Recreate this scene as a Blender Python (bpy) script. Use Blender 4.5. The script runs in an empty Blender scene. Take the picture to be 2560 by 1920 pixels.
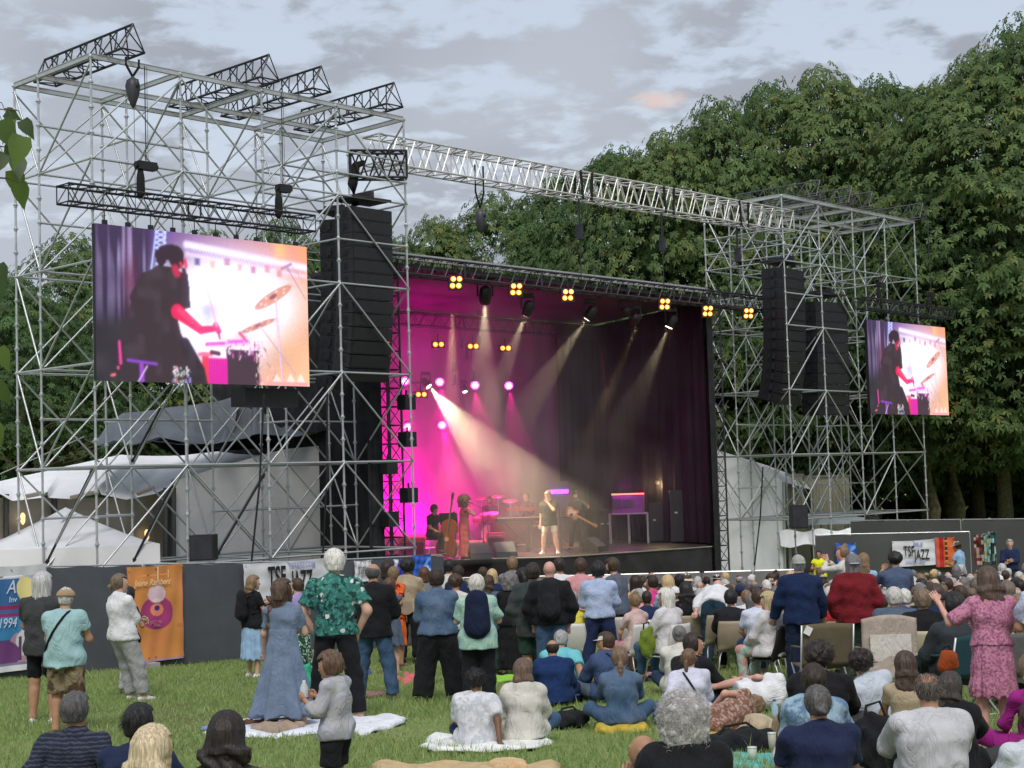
import bpy, bmesh, math, random, os
import numpy as np
from mathutils import Vector, Matrix, Quaternion
R = math.radians
scn = bpy.context.scene
COL = scn.collection
rng = np.random.default_rng(7)
random.seed(7)
# ---------------------------------------------------------------- camera
F_PX, PITCH, ROLL = 3827.0, 0.0611, -0.0301
cam_d = bpy.data.cameras.new('camera')
cam_d.sensor_width = 36.0
cam_d.lens = 36.0 * F_PX / 2560.0
cam_d.clip_start = 0.1
cam_d.clip_end = 2000.0
cam_d.dof.use_dof = False
cam = bpy.data.objects.new('camera', cam_d)
COL.objects.link(cam)
cam.matrix_world = Matrix.Rotation(math.pi / 2 + PITCH, 4, 'X') @ Matrix.Rotation(ROLL, 4, 'Z')
scn.camera = cam
# ---------------------------------------------------------------- world
SUN_EL, SUN_AZ = R(50), R(178)      # azimuth measured clockwise from +Y
world = bpy.data.worlds.new('World')
scn.world = world
world.use_nodes = True
wn, wl = world.node_tree.nodes, world.node_tree.links
wn.clear()
def wnode(t, **kw):
 n = wn.new(t)
 for k, v in kw.items():
  setattr(n, k, v)
 return n
def wmath(op, a, b=None, c=None):
 n = wnode('ShaderNodeMath', operation=op)
 for i, x in enumerate((a, b, c)):
  if x is None:
   continue
  if isinstance(x, (int, float)):
   n.inputs[i].default_value = x
  else:
   wl.new(x, n.inputs[i])
 return n.outputs[0]
def wmix(f, a, b):
 n = wnode('ShaderNodeMix', data_type='RGBA')
 for s, x in ((n.inputs[0], f), (n.inputs[6], a), (n.inputs[7], b)):
  if isinstance(x, (int, float)):
   s.default_value = x
  elif isinstance(x, tuple):
   s.default_value = (*x, 1)
  else:
   wl.new(x, s)
 return n.outputs[2]
def wramp(f, stops):
 n = wnode('ShaderNodeValToRGB')
 wl.new(f, n.inputs[0])
 e = n.color_ramp.elements
 while len(e) < len(stops):
  e.new(0.5)
 for el, (p, c) in zip(e, stops):
  el.position = p
  el.color = (*c, 1) if isinstance(c, tuple) else (c, c, c, 1)
 n.color_ramp.interpolation = 'EASE'
 return n.outputs[0]
sky = wnode('ShaderNodeTexSky', sky_type='NISHITA')
sky.sun_disc = False
sky.sun_elevation = SUN_EL
sky.sun_rotation = SUN_AZ
tc = wnode('ShaderNodeTexCoord')
sep = wnode('ShaderNodeSeparateXYZ')
wl.new(tc.outputs['Generated'], sep.inputs[0])
zc = wmath('MAXIMUM', sep.outputs[2], 0.0)
den = wmath('ADD', zc, 0.24)
px_ = wmath('DIVIDE', sep.outputs[0], den)
py_ = wmath('DIVIDE', sep.outputs[1], den)
cmb = wnode('ShaderNodeCombineXYZ')
wl.new(px_, cmb.inputs[0]); wl.new(py_, cmb.inputs[1])
def wnoise(scale, detail, rough, dist=0.0, off=(0, 0, 0), stretch=(1, 1, 1)):
 mp = wnode('ShaderNodeMapping')
 wl.new(cmb.outputs[0], mp.inputs[0])
 mp.inputs[1].default_value = off
 mp.inputs[3].default_value = stretch
 n = wnode('ShaderNodeTexNoise')
 n.inputs['Scale'].default_value = scale
 n.inputs['Detail'].default_value = detail
 n.inputs['Roughness'].default_value = rough
 n.inputs['Distortion'].default_value = dist
 wl.new(mp.outputs[0], n.inputs['Vector'])
 return n.outputs[0]
n_big = wnoise(1.5, 3, 0.5, 0.2, (3.1, 0.7, 0), (1, .9, 1))
n_mid = wnoise(9.0, 5, 0.5, 0.25, (7.3, 2.2, 0), (.85, 1.1, 1))
n_fin = wnoise(20.0, 4, 0.6, 0.4, (1.3, 5.2, 0))
cl = wmath('ADD', wmath('MULTIPLY', n_mid, 0.58), wmath('ADD', wmath('MULTIPLY', n_big, 0.22), wmath('MULTIPLY', n_fin, 0.22)))
mask = wramp(cl, [(0.45, 0.0), (0.55, 1.0)])
# clear strip colour: Nishita sky veiled by thin high cloud (colours are x10 because the Background runs at 0.1)
veil = wramp(zc, [(0.0, (5.4, 5.4, 5.6)), (0.10, (4.5, 4.8, 5.3)), (0.30, (4.0, 4.5, 5.2)), (1.0, (5.6, 6.0, 6.6))])
gap = wmix(0.88, sky.outputs[0], veil)
cloud = wramp(n_big, [(0.35, (2.45, 2.68, 3.1)), (0.65, (3.3, 3.6, 4.1))])
mk = wmath('MULTIPLY', mask, wramp(zc, [(0.0, 0.3), (0.07, 0.75), (0.12, 1.0)]))
skyc = wmix(mk, gap, cloud)
# one small cloud that catches the last warm light
vd = wnode('ShaderNodeVectorMath', operation='DISTANCE')
wl.new(tc.outputs['Generated'], vd.inputs[0])
sc_ = wnode('ShaderNodeVectorMath', operation='MULTIPLY')
wl.new(tc.outputs['Generated'], sc_.inputs[0]); sc_.inputs[1].default_value = (1, 1, 2.6)
wl.new(sc_.outputs[0], vd.inputs[0])
_d = Vector((0.0985, 0.966, 0.238 + 0.0)).normalized()
vd.inputs[1].default_value = (_d[0], _d[1], _d[2] * 2.6)
wd = wmath('SUBTRACT', vd.outputs['Value'], wmath('MULTIPLY', wmath('SUBTRACT', n_fin, 0.5), 0.035))
warm = wmath('MULTIPLY', wramp(wd, [(0.002, 1.0), (0.022, 0.0)]), 0.55)
skyc = wmix(warm, skyc, (6.4, 4.7, 4.1))
bg = wnode('ShaderNodeBackground')
bg.inputs[1].default_value = 0.1
wl.new(skyc, bg.inputs[0])
wo = wnode('ShaderNodeOutputWorld')
wl.new(bg.outputs[0], wo.inputs[0])
sun_d = bpy.data.lights.new('sun', 'SUN')
sun_d.energy = 1.5
sun_d.angle = R(22)
sun_d.color = (1.0, 0.95, 0.88)
sun = bpy.data.objects.new('sun', sun_d)
COL.objects.link(sun)
_sd = Vector((math.sin(SUN_AZ) * math.cos(SUN_EL), math.cos(SUN_AZ) * math.cos(SUN_EL), math.sin(SUN_EL)))
sun.rotation_euler = (-_sd).to_track_quat('-Z', 'Y').to_euler()
vs = scn.view_settings
vs.view_transform = 'Standard'
vs.look = 'None'
vs.exposure = 0.6
vs.gamma = 1.0
vs.use_curve_mapping = False
scn.cycles.use_denoising = True
scn.cycles.volume_step_rate = 1.0
scn.cycles.max_bounces = 6
scn.cycles.transparent_max_bounces = 12
scn.cycles.volume_bounces = 0
scn.cycles.caustics_reflective = False
scn.cycles.caustics_refractive = False
scn.cycles.sample_clamp_indirect = 4.0
# ---------------------------------------------------------------- places
TH = 0.8146
UX, UY = math.cos(TH), math.sin(TH)
OX, OY = -8.045, 29.467
def S(u, v, z):
 """stage frame: u along the stage front, v into the stage"""
 return Vector((OX + UX * u - UY * v, OY + UY * u + UX * v, z))
def gz(x, y):
 """height of the meadow: falls gently from the camera to the flat in front of the stage"""
 s = -1.65 - 0.06 * y
 f = -3.69
 k = 0.25
 h = max(0.0, min(1.0, 0.5 + 0.5 * (s - f) / k))
 return f * (1 - h) + s * h + k * h * (1 - h) * 0.5
def ray(px, py):
 dx, dy = px - 1280, py - 960
 cr, sr = math.cos(ROLL), math.sin(ROLL)
 u = cr * dx + sr * dy
 v = -sr * dx + cr * dy
 up = -v / F_PX
 c, s = math.cos(PITCH), math.sin(PITCH)
 return Vector((u / F_PX, c - s * up, s + c * up))
def at(px, py, d):
 r = ray(px, py)
 return r * (d / r.y)
def gnd(px, py):
 """where a point seen on the meadow stands"""
 r = ray(px, py)
 y = -1.65 / (r.z / r.y + .06)
 if y > 34 or y < 0:
  y = -3.69 / (r.z / r.y)
 p = at(px, py, y)
 return Vector((p.x, p.y, gz(p.x, p.y)))
def onv(px, py, v):
 r = ray(px, py)
 c = (-UY * OX + UX * OY) + v
 t = c / (-UY * r.x + UX * r.y)
 p = r * t
 return ((p.x - OX) * UX + (p.y - OY) * UY, p.z)
# ---------------------------------------------------------------- materials
MATS = {}
def mat(name, col, rough=0.6, metal=0.0, var=0.12, scale=6.0, bump=0.0, bscale=40.0, emit=None, estr=1.0,
  spec=0.4, sheen=0.0, trans=0.0, alpha=None, coord='Object', col2=None):
 if name in MATS:
  return MATS[name]
 m = bpy.data.materials.new(name)
 m.use_nodes = True
 nt = m.node_tree
 b = nt.nodes['Principled BSDF']
 b.inputs['Roughness'].default_value = rough
 b.inputs['Metallic'].default_value = metal
 b.inputs['Specular IOR Level'].default_value = spec
 if sheen:
  b.inputs['Sheen Weight'].default_value = sheen
 t = nt.nodes.new('ShaderNodeTexCoord')
 n = nt.nodes.new('ShaderNodeTexNoise')
 n.inputs['Scale'].default_value = scale
 n.inputs['Detail'].default_value = 5
 n.inputs['Roughness'].default_value = 0.6
 nt.links.new(t.outputs[coord], n.inputs['Vector'])
 mx = nt.nodes.new('ShaderNodeMix'); mx.data_type = 'RGBA'
 c = Vector(col)
 lo = tuple(max(0, x * (1 - var)) for x in c)
 hi = tuple(min(1, x * (1 + var)) for x in c) if col2 is None else col2
 mx.inputs[6].default_value = (*lo, 1)
 mx.inputs[7].default_value = (*hi, 1)
 rp = nt.nodes.new('ShaderNodeMapRange')
 rp.inputs[1].default_value = 0.3; rp.inputs[2].default_value = 0.7
 nt.links.new(n.outputs[0], rp.inputs[0])
 nt.links.new(rp.outputs[0], mx.inputs[0])
 nt.links.new(mx.outputs[2], b.inputs['Base Color'])
 if bump:
  n2 = nt.nodes.new('ShaderNodeTexNoise')
  n2.inputs['Scale'].default_value = bscale
  n2.inputs['Detail'].default_value = 3
  nt.links.new(t.outputs[coord], n2.inputs['Vector'])
  bm_ = nt.nodes.new('ShaderNodeBump')
  bm_.inputs['Strength'].default_value = bump
  bm_.inputs['Distance'].default_value = 0.02
  nt.links.new(n2.outputs[0], bm_.inputs['Height'])
  nt.links.new(bm_.outputs[0], b.inputs['Normal'])
 if emit is not None:
  b.inputs['Emission Color'].default_value = (*emit, 1)
  b.inputs['Emission Strength'].default_value = estr
 if trans:
  tr = nt.nodes.new('ShaderNodeBsdfTranslucent')
  nt.links.new(mx.outputs[2], tr.inputs[0])
  ms = nt.nodes.new('ShaderNodeMixShader')
  ms.inputs[0].default_value = trans
  nt.links.new(b.outputs[0], ms.inputs[1])
  nt.links.new(tr.outputs[0], ms.inputs[2])
  nt.links.new(ms.outputs[0], nt.nodes['Material Output'].inputs[0])
 if alpha is not None:
  b.inputs['Alpha'].default_value = alpha
 MATS[name] = m
 return m
def attr_mat(name, attr='tint', rough=0.6, emit=False, estr=1.0, trans=0.0, spec=0.3, bump=0.0, mul=1.0):
 """material whose colour is a mesh colour attribute (flat print, leaf-to-leaf variation, LED picture)"""
 if name in MATS:
  return MATS[name]
 m = bpy.data.materials.new(name)
 m.use_nodes = True
 nt = m.node_tree
 b = nt.nodes['Principled BSDF']
 a = nt.nodes.new('ShaderNodeAttribute'); a.attribute_name = attr
 b.inputs['Roughness'].default_value = rough
 b.inputs['Specular IOR Level'].default_value = spec
 if emit:
  b.inputs['Base Color'].default_value = (0.01, 0.01, 0.01, 1)
  nt.links.new(a.outputs['Color'], b.inputs['Emission Color'])
  b.inputs['Emission Strength'].default_value = estr
 else:
  nt.links.new(a.outputs['Color'], b.inputs['Base Color'])
 if trans:
  tr = nt.nodes.new('ShaderNodeBsdfTranslucent')
  nt.links.new(a.outputs['Color'], tr.inputs[0])
  ms = nt.nodes.new('ShaderNodeMixShader'); ms.inputs[0].default_value = trans
  nt.links.new(b.outputs[0], ms.inputs[1]); nt.links.new(tr.outputs[0], ms.inputs[2])
  nt.links.new(ms.outputs[0], nt.nodes['Material Output'].inputs[0])
 MATS[name] = m
 return m
# ---------------------------------------------------------------- mesh helpers
def from_np(name, V, Fc, smooth=False, mats=(), mi=None, col=None):
 """numpy arrays -> mesh; Fc is (n,3) or (n,4) or a list of faces"""
 me = bpy.data.meshes.new(name)
 V = np.asarray(V, dtype=np.float32)
 if isinstance(Fc, np.ndarray):
  n, k = Fc.shape
  me.vertices.add(len(V)); me.vertices.foreach_set('co', V.ravel())
  me.loops.add(n * k); me.loops.foreach_set('vertex_index', Fc.astype(np.int32).ravel())
  me.polygons.add(n)
  me.polygons.foreach_set('loop_start', np.arange(n, dtype=np.int32) * k)
  me.polygons.foreach_set('loop_total', np.full(n, k, dtype=np.int32))
 else:
  me.from_pydata([tuple(v) for v in V], [], Fc)
  n = len(Fc)
 if smooth:
  me.polygons.foreach_set('use_smooth', np.ones(n, dtype=bool))
 if mi is not None:
  me.polygons.foreach_set('material_index', np.asarray(mi, dtype=np.int32))
 for m in mats:
  me.materials.append(m)
 if col is not None:
  a = me.color_attributes.new('tint', 'FLOAT_COLOR', 'POINT')
  c = np.ones((len(V), 4), dtype=np.float32); c[:, :3] = col
  a.data.foreach_set('color', c.ravel())
 me.update(calc_edges=True)
 me.validate()
 return me
class MB:
 """collects boxes, tubes and sheets into ONE mesh"""
 def __init__(s):
  s.V = []; s.F = []; s.M = []; s.n = 0; s.cm = 0
 def add(s, V, F, m=None):
  V = np.asarray(V, dtype=float)
  s.V.append(V)
  s.F += [tuple(i + s.n for i in f) for f in F]
  s.M += [s.cm if m is None else m] * len(F)
  s.n += len(V)
  return s
 def box(s, c, size, rot=None, m=None, taper=1.0):
  x, y, z = [v / 2 for v in size]
  P = [Vector((sx * x * (taper if sz > 0 else 1), sy * y * (taper if sz > 0 else 1), sz * z)) for sz in (-1, 1) for sy in (-1, 1) for sx in (-1, 1)]
  if rot is not None:
   P = [rot @ p for p in P]
  c = Vector(c)
  return s.add([p + c for p in P], [(0, 2, 3, 1), (4, 5, 7, 6), (0, 1, 5, 4), (2, 6, 7, 3), (0, 4, 6, 2), (1, 3, 7, 5)], m)
 def tube(s, a, b, r, r2=None, n=6, m=None, cap=True):
  a = Vector(a); b = Vector(b); d = b - a
  if d.length < 1e-6:
   return s
  r2 = r if r2 is None else r2
  q = d.to_track_quat('Z', 'Y')
  P = []
  for (c, rr) in ((a, r), (b, r2)):
   for i in range(n):
    t = 2 * math.pi * i / n
    P.append(c + q @ Vector((rr * math.cos(t), rr * math.sin(t), 0)))
  Fs = [(i, (i + 1) % n, n + (i + 1) % n, n + i) for i in range(n)]
  if cap:
   Fs += [tuple(range(n - 1, -1, -1)), tuple(range(n, 2 * n))]
  return s.add(P, Fs, m)
 def path(s, pts, r, n=6, m=None, closed=False):
  pts = [Vector(p) for p in pts]
  rs = r if isinstance(r, (list, tuple)) else [r] * len(pts)
  P = []; k = len(pts)
  for i, p in enumerate(pts):
   d = (pts[min(i + 1, k - 1)] - pts[max(i - 1, 0)])
   q = d.to_track_quat('Z', 'Y') if d.length > 1e-7 else Quaternion()
   for j in range(n):
    t = 2 * math.pi * j / n
    P.append(p + q @ Vector((rs[i] * math.cos(t), rs[i] * math.sin(t), 0)))
  Fs = [(i * n + j, i * n + (j + 1) % n, (i + 1) * n + (j + 1) % n, (i + 1) * n + j) for i in range(k - 1) for j in range(n)]
  Fs += [tuple(range(n - 1, -1, -1)), tuple(range((k - 1) * n, k * n))]
  return s.add(P, Fs, m)
 def lathe(s, prof, c=(0, 0, 0), n=16, rot=None, m=None):
  P = []; c = Vector(c); k = len(prof)
  for (r, z) in prof:
   for j in range(n):
    t = 2 * math.pi * j / n
    p = Vector((r * math.cos(t), r * math.sin(t), z))
    P.append((rot @ p if rot is not None else p) + c)
  Fs = [(i * n + j, i * n + (j + 1) % n, (i + 1) * n + (j + 1) % n, (i + 1) * n + j) for i in range(k - 1) for j in range(n)]
  Fs += [tuple(range(n - 1, -1, -1)), tuple(range((k - 1) * n, k * n))]
  return s.add(P, Fs, m)
 def prism(s, poly, a, b, m=None):
  """extrude 3D polygon (list of Vectors) by vector b-a"""
  n = len(poly); o = Vector(b) - Vector(a)
  P = [Vector(p) + Vector(a) for p in poly] + [Vector(p) + Vector(a) + o for p in poly]
  Fs = [tuple(range(n - 1, -1, -1)), tuple(range(n, 2 * n))] + [(i, (i + 1) % n, n + (i + 1) % n, n + i) for i in range(n)]
  return s.add(P, Fs, m)
 def sheet(s, fn, nu, nv, m=None):
  P = [fn(i / nu, j / nv) for j in range(nv + 1) for i in range(nu + 1)]
  w = nu + 1
  Fs = [(j * w + i, j * w + i + 1, (j + 1) * w + i + 1, (j + 1) * w + i) for j in range(nv) for i in range(nu)]
  return s.add(P, Fs, m)
 def mesh(s, name, mats, smooth=False):
  V = np.concatenate(s.V) if s.V else np.zeros((0, 3))
  me = bpy.data.meshes.new(name)
  me.from_pydata(V.tolist(), [], s.F)
  for m_ in (mats if isinstance(mats, (list, tuple)) else [mats]):
   me.materials.append(m_)
  me.polygons.foreach_set('material_index', np.array(s.M, dtype=np.int32))
  if smooth:
   me.polygons.foreach_set('use_smooth', np.ones(len(s.F), dtype=bool))
  me.update()
  return me
 def obj(s, name, mats, parent=None, smooth=False, loc=None, **kw):
  return link(name, s.mesh(name, mats, smooth), parent, loc, **kw)
def link(name, data, parent=None, loc=None, rot=None, scale=None, **kw):
 o = bpy.data.objects.new(name, data)
 COL.objects.link(o)
 if parent is not None:
  o.parent = parent
 if loc is not None:
  o.location = loc
 if rot is not None:
  o.rotation_euler = rot
 if scale is not None:
  o.scale = scale
 for k, v in kw.items():
  o[k] = v
 return o
def tag(o, label, cat, group=None):
 o['label'] = label
 o['category'] = cat
 if group:
  o['group'] = group
 return o
def thing(name, label, cat, loc=(0, 0, 0), rz=0.0, group=None):
 o = bpy.data.objects.new(name, None)
 o.empty_display_size = 0.2
 COL.objects.link(o)
 o.location = loc
 o.rotation_euler = (0, 0, rz)
 return tag(o, label, cat, group)
def struct(o):
 o['kind'] = 'structure'
 return o
UNIT = {}
def stick(name, a, b, r, m, parent, n=8, **kw):
 """a straight tube that is an object of its own and shares one unit mesh per material"""
 key = (m.name, n)
 if key not in UNIT:
  UNIT[key] = MB().tube((0, 0, 0), (0, 0, 1), 1.0, n=n).mesh(name, m, smooth=False)
  UNIT[key].polygons.foreach_set('use_smooth', np.array([len(p.vertices) == 4 for p in UNIT[key].polygons]))
 a = Vector(a); b = Vector(b); d = b - a
 o = link(name, UNIT[key], parent, a, **kw)
 o.rotation_mode = 'QUATERNION'
 o.rotation_quaternion = d.to_track_quat('Z', 'Y')
 o.scale = (r, r, d.length)
 return o
# ================================================================ LAND
def build_ground():
 ys = np.concatenate([np.linspace(-20, 45, 66), np.linspace(48, 120, 19), np.linspace(140, 900, 12)])
 xs = np.concatenate([np.linspace(-600, -70, 8), np.linspace(-60, 60, 61), np.linspace(70, 600, 8)])
 V = [(x, y, gz(x, y) + 0.025 * math.sin(x * 1.3 + y * .7) * math.sin(y * .9) * (1 if y < 60 else 0)) for y in ys for x in xs]
 w = len(xs)
 Fc = np.array([(j * w + i, j * w + i + 1, (j + 1) * w + i + 1, (j + 1) * w + i) for j in range(len(ys) - 1) for i in range(w - 1)])
 m = bpy.data.materials.new('meadow')
 m.use_nodes = True
 nt = m.node_tree; b = nt.nodes['Principled BSDF']; b.inputs['Roughness'].default_value = .9
 b.inputs['Specular IOR Level'].default_value = .1
 t = nt.nodes.new('ShaderNodeTexCoord')
 def nz(sc, de):
  n = nt.nodes.new('ShaderNodeTexNoise'); n.inputs['Scale'].default_value = sc; n.inputs['Detail'].default_value = de
  nt.links.new(t.outputs['Object'], n.inputs['Vector']); return n.outputs[0]
 def rmp(f, st):
  r = nt.nodes.new('ShaderNodeValToRGB'); nt.links.new(f, r.inputs[0])
  for e, (p, c) in zip(r.color_ramp.elements, st):
   e.position = p; e.color = (*c, 1)
  return r.outputs[0]
 c1 = rmp(nz(14, 6), [(.3, (.18, .22, .07)), (.7, (.28, .37, .14))])
 c2 = rmp(nz(9, 5), [(.3, (.13, .12, .06)), (.7, (.25, .21, .12))])
 mk = nt.nodes.new('ShaderNodeMapRange'); nt.links.new(nz(.35, 3), mk.inputs[0])
 mk.inputs[1].default_value = .52; mk.inputs[2].default_value = .68
 mx = nt.nodes.new('ShaderNodeMix'); mx.data_type = 'RGBA'
 nt.links.new(mk.outputs[0], mx.inputs[0]); nt.links.new(c1, mx.inputs[6]); nt.links.new(c2, mx.inputs[7])
 nt.links.new(mx.outputs[2], b.inputs['Base Color'])
 bp = nt.nodes.new('ShaderNodeBump'); bp.inputs['Strength'].default_value = .8; bp.inputs['Distance'].default_value = .04
 nt.links.new(nz(60, 3), bp.inputs['Height']); nt.links.new(bp.outputs[0], b.inputs['Normal'])
 struct(link('ground', from_np('ground', V, Fc, True, (m,))))
def build_grass():
 N = 330000
 d = np.sqrt(rng.uniform(7.0 ** 2, 34.0 ** 2, N * 2))
 keep = rng.random(len(d)) < np.clip(1.35 - d / 40, .35, 1)
 d = d[keep][:N]
 n = len(d)
 x = rng.uniform(-1, 1, n) * (0.355 * d + .6)
 # leave the dense seating area on the right thinner: it is trodden flat
 tall = np.where((d > 24) & (x > -1), .6, 1.0)
 # tufts: pull blades towards tuft centres
 g = 0.16
 cx = np.round(x / g) * g + (np.sin(np.round(x / g) * 12.9898 + np.round(d / g) * 78.233) * 43758.5 % 1 - .5) * g
 cy = np.round(d / g) * g + (np.sin(np.round(x / g) * 39.3 + np.round(d / g) * 11.1) * 23421.6 % 1 - .5) * g
 pull = rng.random(n) * .55
 x = x + (cx - x) * pull; y = d + (cy - d) * pull
 patch = np.sin(x * 1.7 + np.sin(y * 1.1) * 2) * np.sin(y * 1.3 + np.sin(x * .8)) * .5 + .5
 h = (0.035 + 0.06 * rng.random(n) ** 1.5) * (.7 + .6 * patch) * tall
 h *= np.where(rng.random(n) < .03, 1.8, 1.0)
 a = rng.uniform(0, 2 * math.pi, n); w = (.0035 + .00022 * y) * rng.uniform(.7, 1.3, n)
 lean = h * rng.uniform(.1, .9, n); la = rng.uniform(0, 2 * math.pi, n)
 z0 = np.array([gz(0, v) for v in np.linspace(0, 40, 400)])
 z = np.interp(y, np.linspace(0, 40, 400), z0) + 0.025 * np.sin(x * 1.3 + y * .7) * np.sin(y * .9) - .004
 bx, by = np.cos(a) * w, np.sin(a) * w
 P = np.empty((n, 3, 3), dtype=np.float32)
 P[:, 0] = np.stack([x - bx, y - by, z], 1)
 P[:, 1] = np.stack([x + bx, y + by, z], 1)
 P[:, 2] = np.stack([x + np.cos(la) * lean, y + np.sin(la) * lean, z + h], 1)
 worn = np.clip(np.sin(x * .55 + 1.2 * np.sin(y * .35)) * np.sin(y * .6 + 1) * 1.6 - .5, 0, 1) * (y > 13)
 dry = np.clip(rng.random(n) * 1.4 - .72 + (patch - .5) * .3 + worn * .45, 0, 1)
 P[:, 2, 2] -= (h * worn * .5)
 c0 = np.array([.20, .30, .09]); c1 = np.array([.52, .48, .28]); c2 = np.array([.35, .47, .17])
 t = rng.random(n)[:, None]
 c = (c0 * (1 - t) + c2 * t) * (1 - dry[:, None] * .75) + c1 * dry[:, None] * .75
 C = np.repeat(c, 3, axis=0)
 me = from_np('grass', P.reshape(-1, 3), np.arange(n * 3).reshape(n, 3), False, (attr_mat('grass_blades', rough=.7, trans=.35, spec=.15),), col=C)
 link('grass', me, kind='stuff')
def leaf_cloud(seed, height, radius, base, nb, per, size, hue):
 """crown made of drooping boughs, each a dome of palmate leaf sprays"""
 g = np.random.default_rng(seed)
 ch = height - base
 cen = []
 for i in range(nb):
  t = g.random()
  zz = base + ch * (0.03 + 0.97 * t)
  prof = math.sin(math.pi * min(1, (0.12 + 0.86 * t)) ** 1.0) ** .9
  rr = radius * prof * (0.42 + 0.58 * math.sqrt(g.random()))
  a = g.random() * 2 * math.pi
  cen.append((rr * math.cos(a), rr * math.sin(a), zz - .5, g.uniform(.6, 1.5) * radius * .24 * (1.1 - .55 * t)))
 P = []; N = []; T = []
 for (cx, cy, cz, br) in cen:
  k = int(per * 1.25 * (br / (radius * .3)) ** 2)
  a = g.random(k) * 2 * math.pi
  ct = g.random(k) ** .8 * 1.25 - .25
  st = np.sqrt(np.clip(1 - ct ** 2, 0, 1))
  rr = br * g.uniform(.72, 1.08, k)
  p = np.stack([cx + rr * st * np.cos(a), cy + rr * st * np.sin(a), cz + rr * ct * .62], 1)
  nn = np.stack([st * np.cos(a), st * np.sin(a), ct * .8 + .35], 1)
  P.append(p); N.append(nn); T.append(np.full(k, g.normal(0, .16)))
 k = int(nb * per * .16)   # loose twig tips that break the outline
 t = g.random(k); a = g.random(k) * 2 * math.pi
 prof = np.sin(np.pi * (0.12 + 0.86 * t)) ** .9
 rr = radius * prof * g.uniform(.9, 1.22, k)
 P.append(np.stack([rr * np.cos(a), rr * np.sin(a), base + ch * t * g.uniform(.97, 1.03, k)], 1))
 N.append(np.stack([np.cos(a), np.sin(a), np.full(k, .7)], 1)); T.append(g.normal(0, .15, k))
 P = np.concatenate(P); N = np.concatenate(N); T = np.concatenate(T)
 N /= np.linalg.norm(N, axis=1)[:, None]
 n = len(P)
 # five drooping leaflets per spray, each a kite of two triangles
 ref = np.stack([g.normal(size=n), g.normal(size=n), g.normal(size=n) * .3], 1)
 e1 = np.cross(N, ref); e1 /= np.linalg.norm(e1, axis=1)[:, None]
 e2 = np.cross(N, e1)
 L = size * g.uniform(.7, 1.3, n)
 Vs = []; Fs = []; Cs = []
 basei = 0
 lum = np.clip(1 + T + g.normal(0, .16, n), .5, 1.7)
 yel = np.clip(g.normal(-.1, .45, n), 0, 1.2)
 col = np.stack([hue[0] * lum * (1 + .8 * yel), hue[1] * lum * (1 + .25 * yel), hue[2] * lum], 1)
 for j in range(5):
  ang = 2 * math.pi * (j / 5.0) + g.random(n) * .5
  d = e1 * np.cos(ang)[:, None] + e2 * np.sin(ang)[:, None]
  s = np.cross(N, d)
  tip = P + d * L[:, None] + np.array([0, 0, -1.0]) * (L * g.uniform(.15, .6, n))[:, None]
  mid = P + d * (L * .58)[:, None] + N * (L * .04)[:, None] - np.array([0, 0, 1.0]) * (L * .12)[:, None]
  w = (L * .24)[:, None]
  V4 = np.stack([P, mid + s * w, tip, mid - s * w], 1)
  Vs.append(V4.reshape(-1, 3))
  i0 = basei + np.arange(n) * 4
  Fs.append(np.stack([i0, i0 + 1, i0 + 2, i0 + 3], 1))
  Cs.append(np.repeat(col * g.uniform(.85, 1.15, n)[:, None], 4, axis=0))
  basei += 4 * n
 return np.concatenate(Vs), np.concatenate(Fs), np.concatenate(Cs)
def trunk_mesh(seed, height, base, radius, r0, m):
 g = random.Random(seed)
 b = MB()
 pts = []; x = y = 0
 for i in range(8):
  t = i / 7
  pts.append((x, y, -0.3 + t * (height * .72)))
  x += g.uniform(-.22, .22); y += g.uniform(-.22, .22)
 b.path(pts, [r0 * (1.25 if i == 0 else 1 - .8 * i / 7) for i in range(8)], 9)
 for k in range(13):
  i = g.randint(2, 6)
  p = Vector(pts[i]); a = g.uniform(0, 2 * math.pi); Lh = radius * g.uniform(.5, .9)
  q = [p]
  for s_ in range(4):
   p = p + Vector((math.cos(a), math.sin(a), g.uniform(.25, .8))) * (Lh / 4); a += g.uniform(-.4, .4); q.append(p)
  r_ = r0 * (1 - .8 * i / 7) * .55
  b.path(q, [r_, r_ * .7, r_ * .5, r_ * .3, r_ * .15], 6)
 return b.mesh('trunk', m, True)
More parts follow.
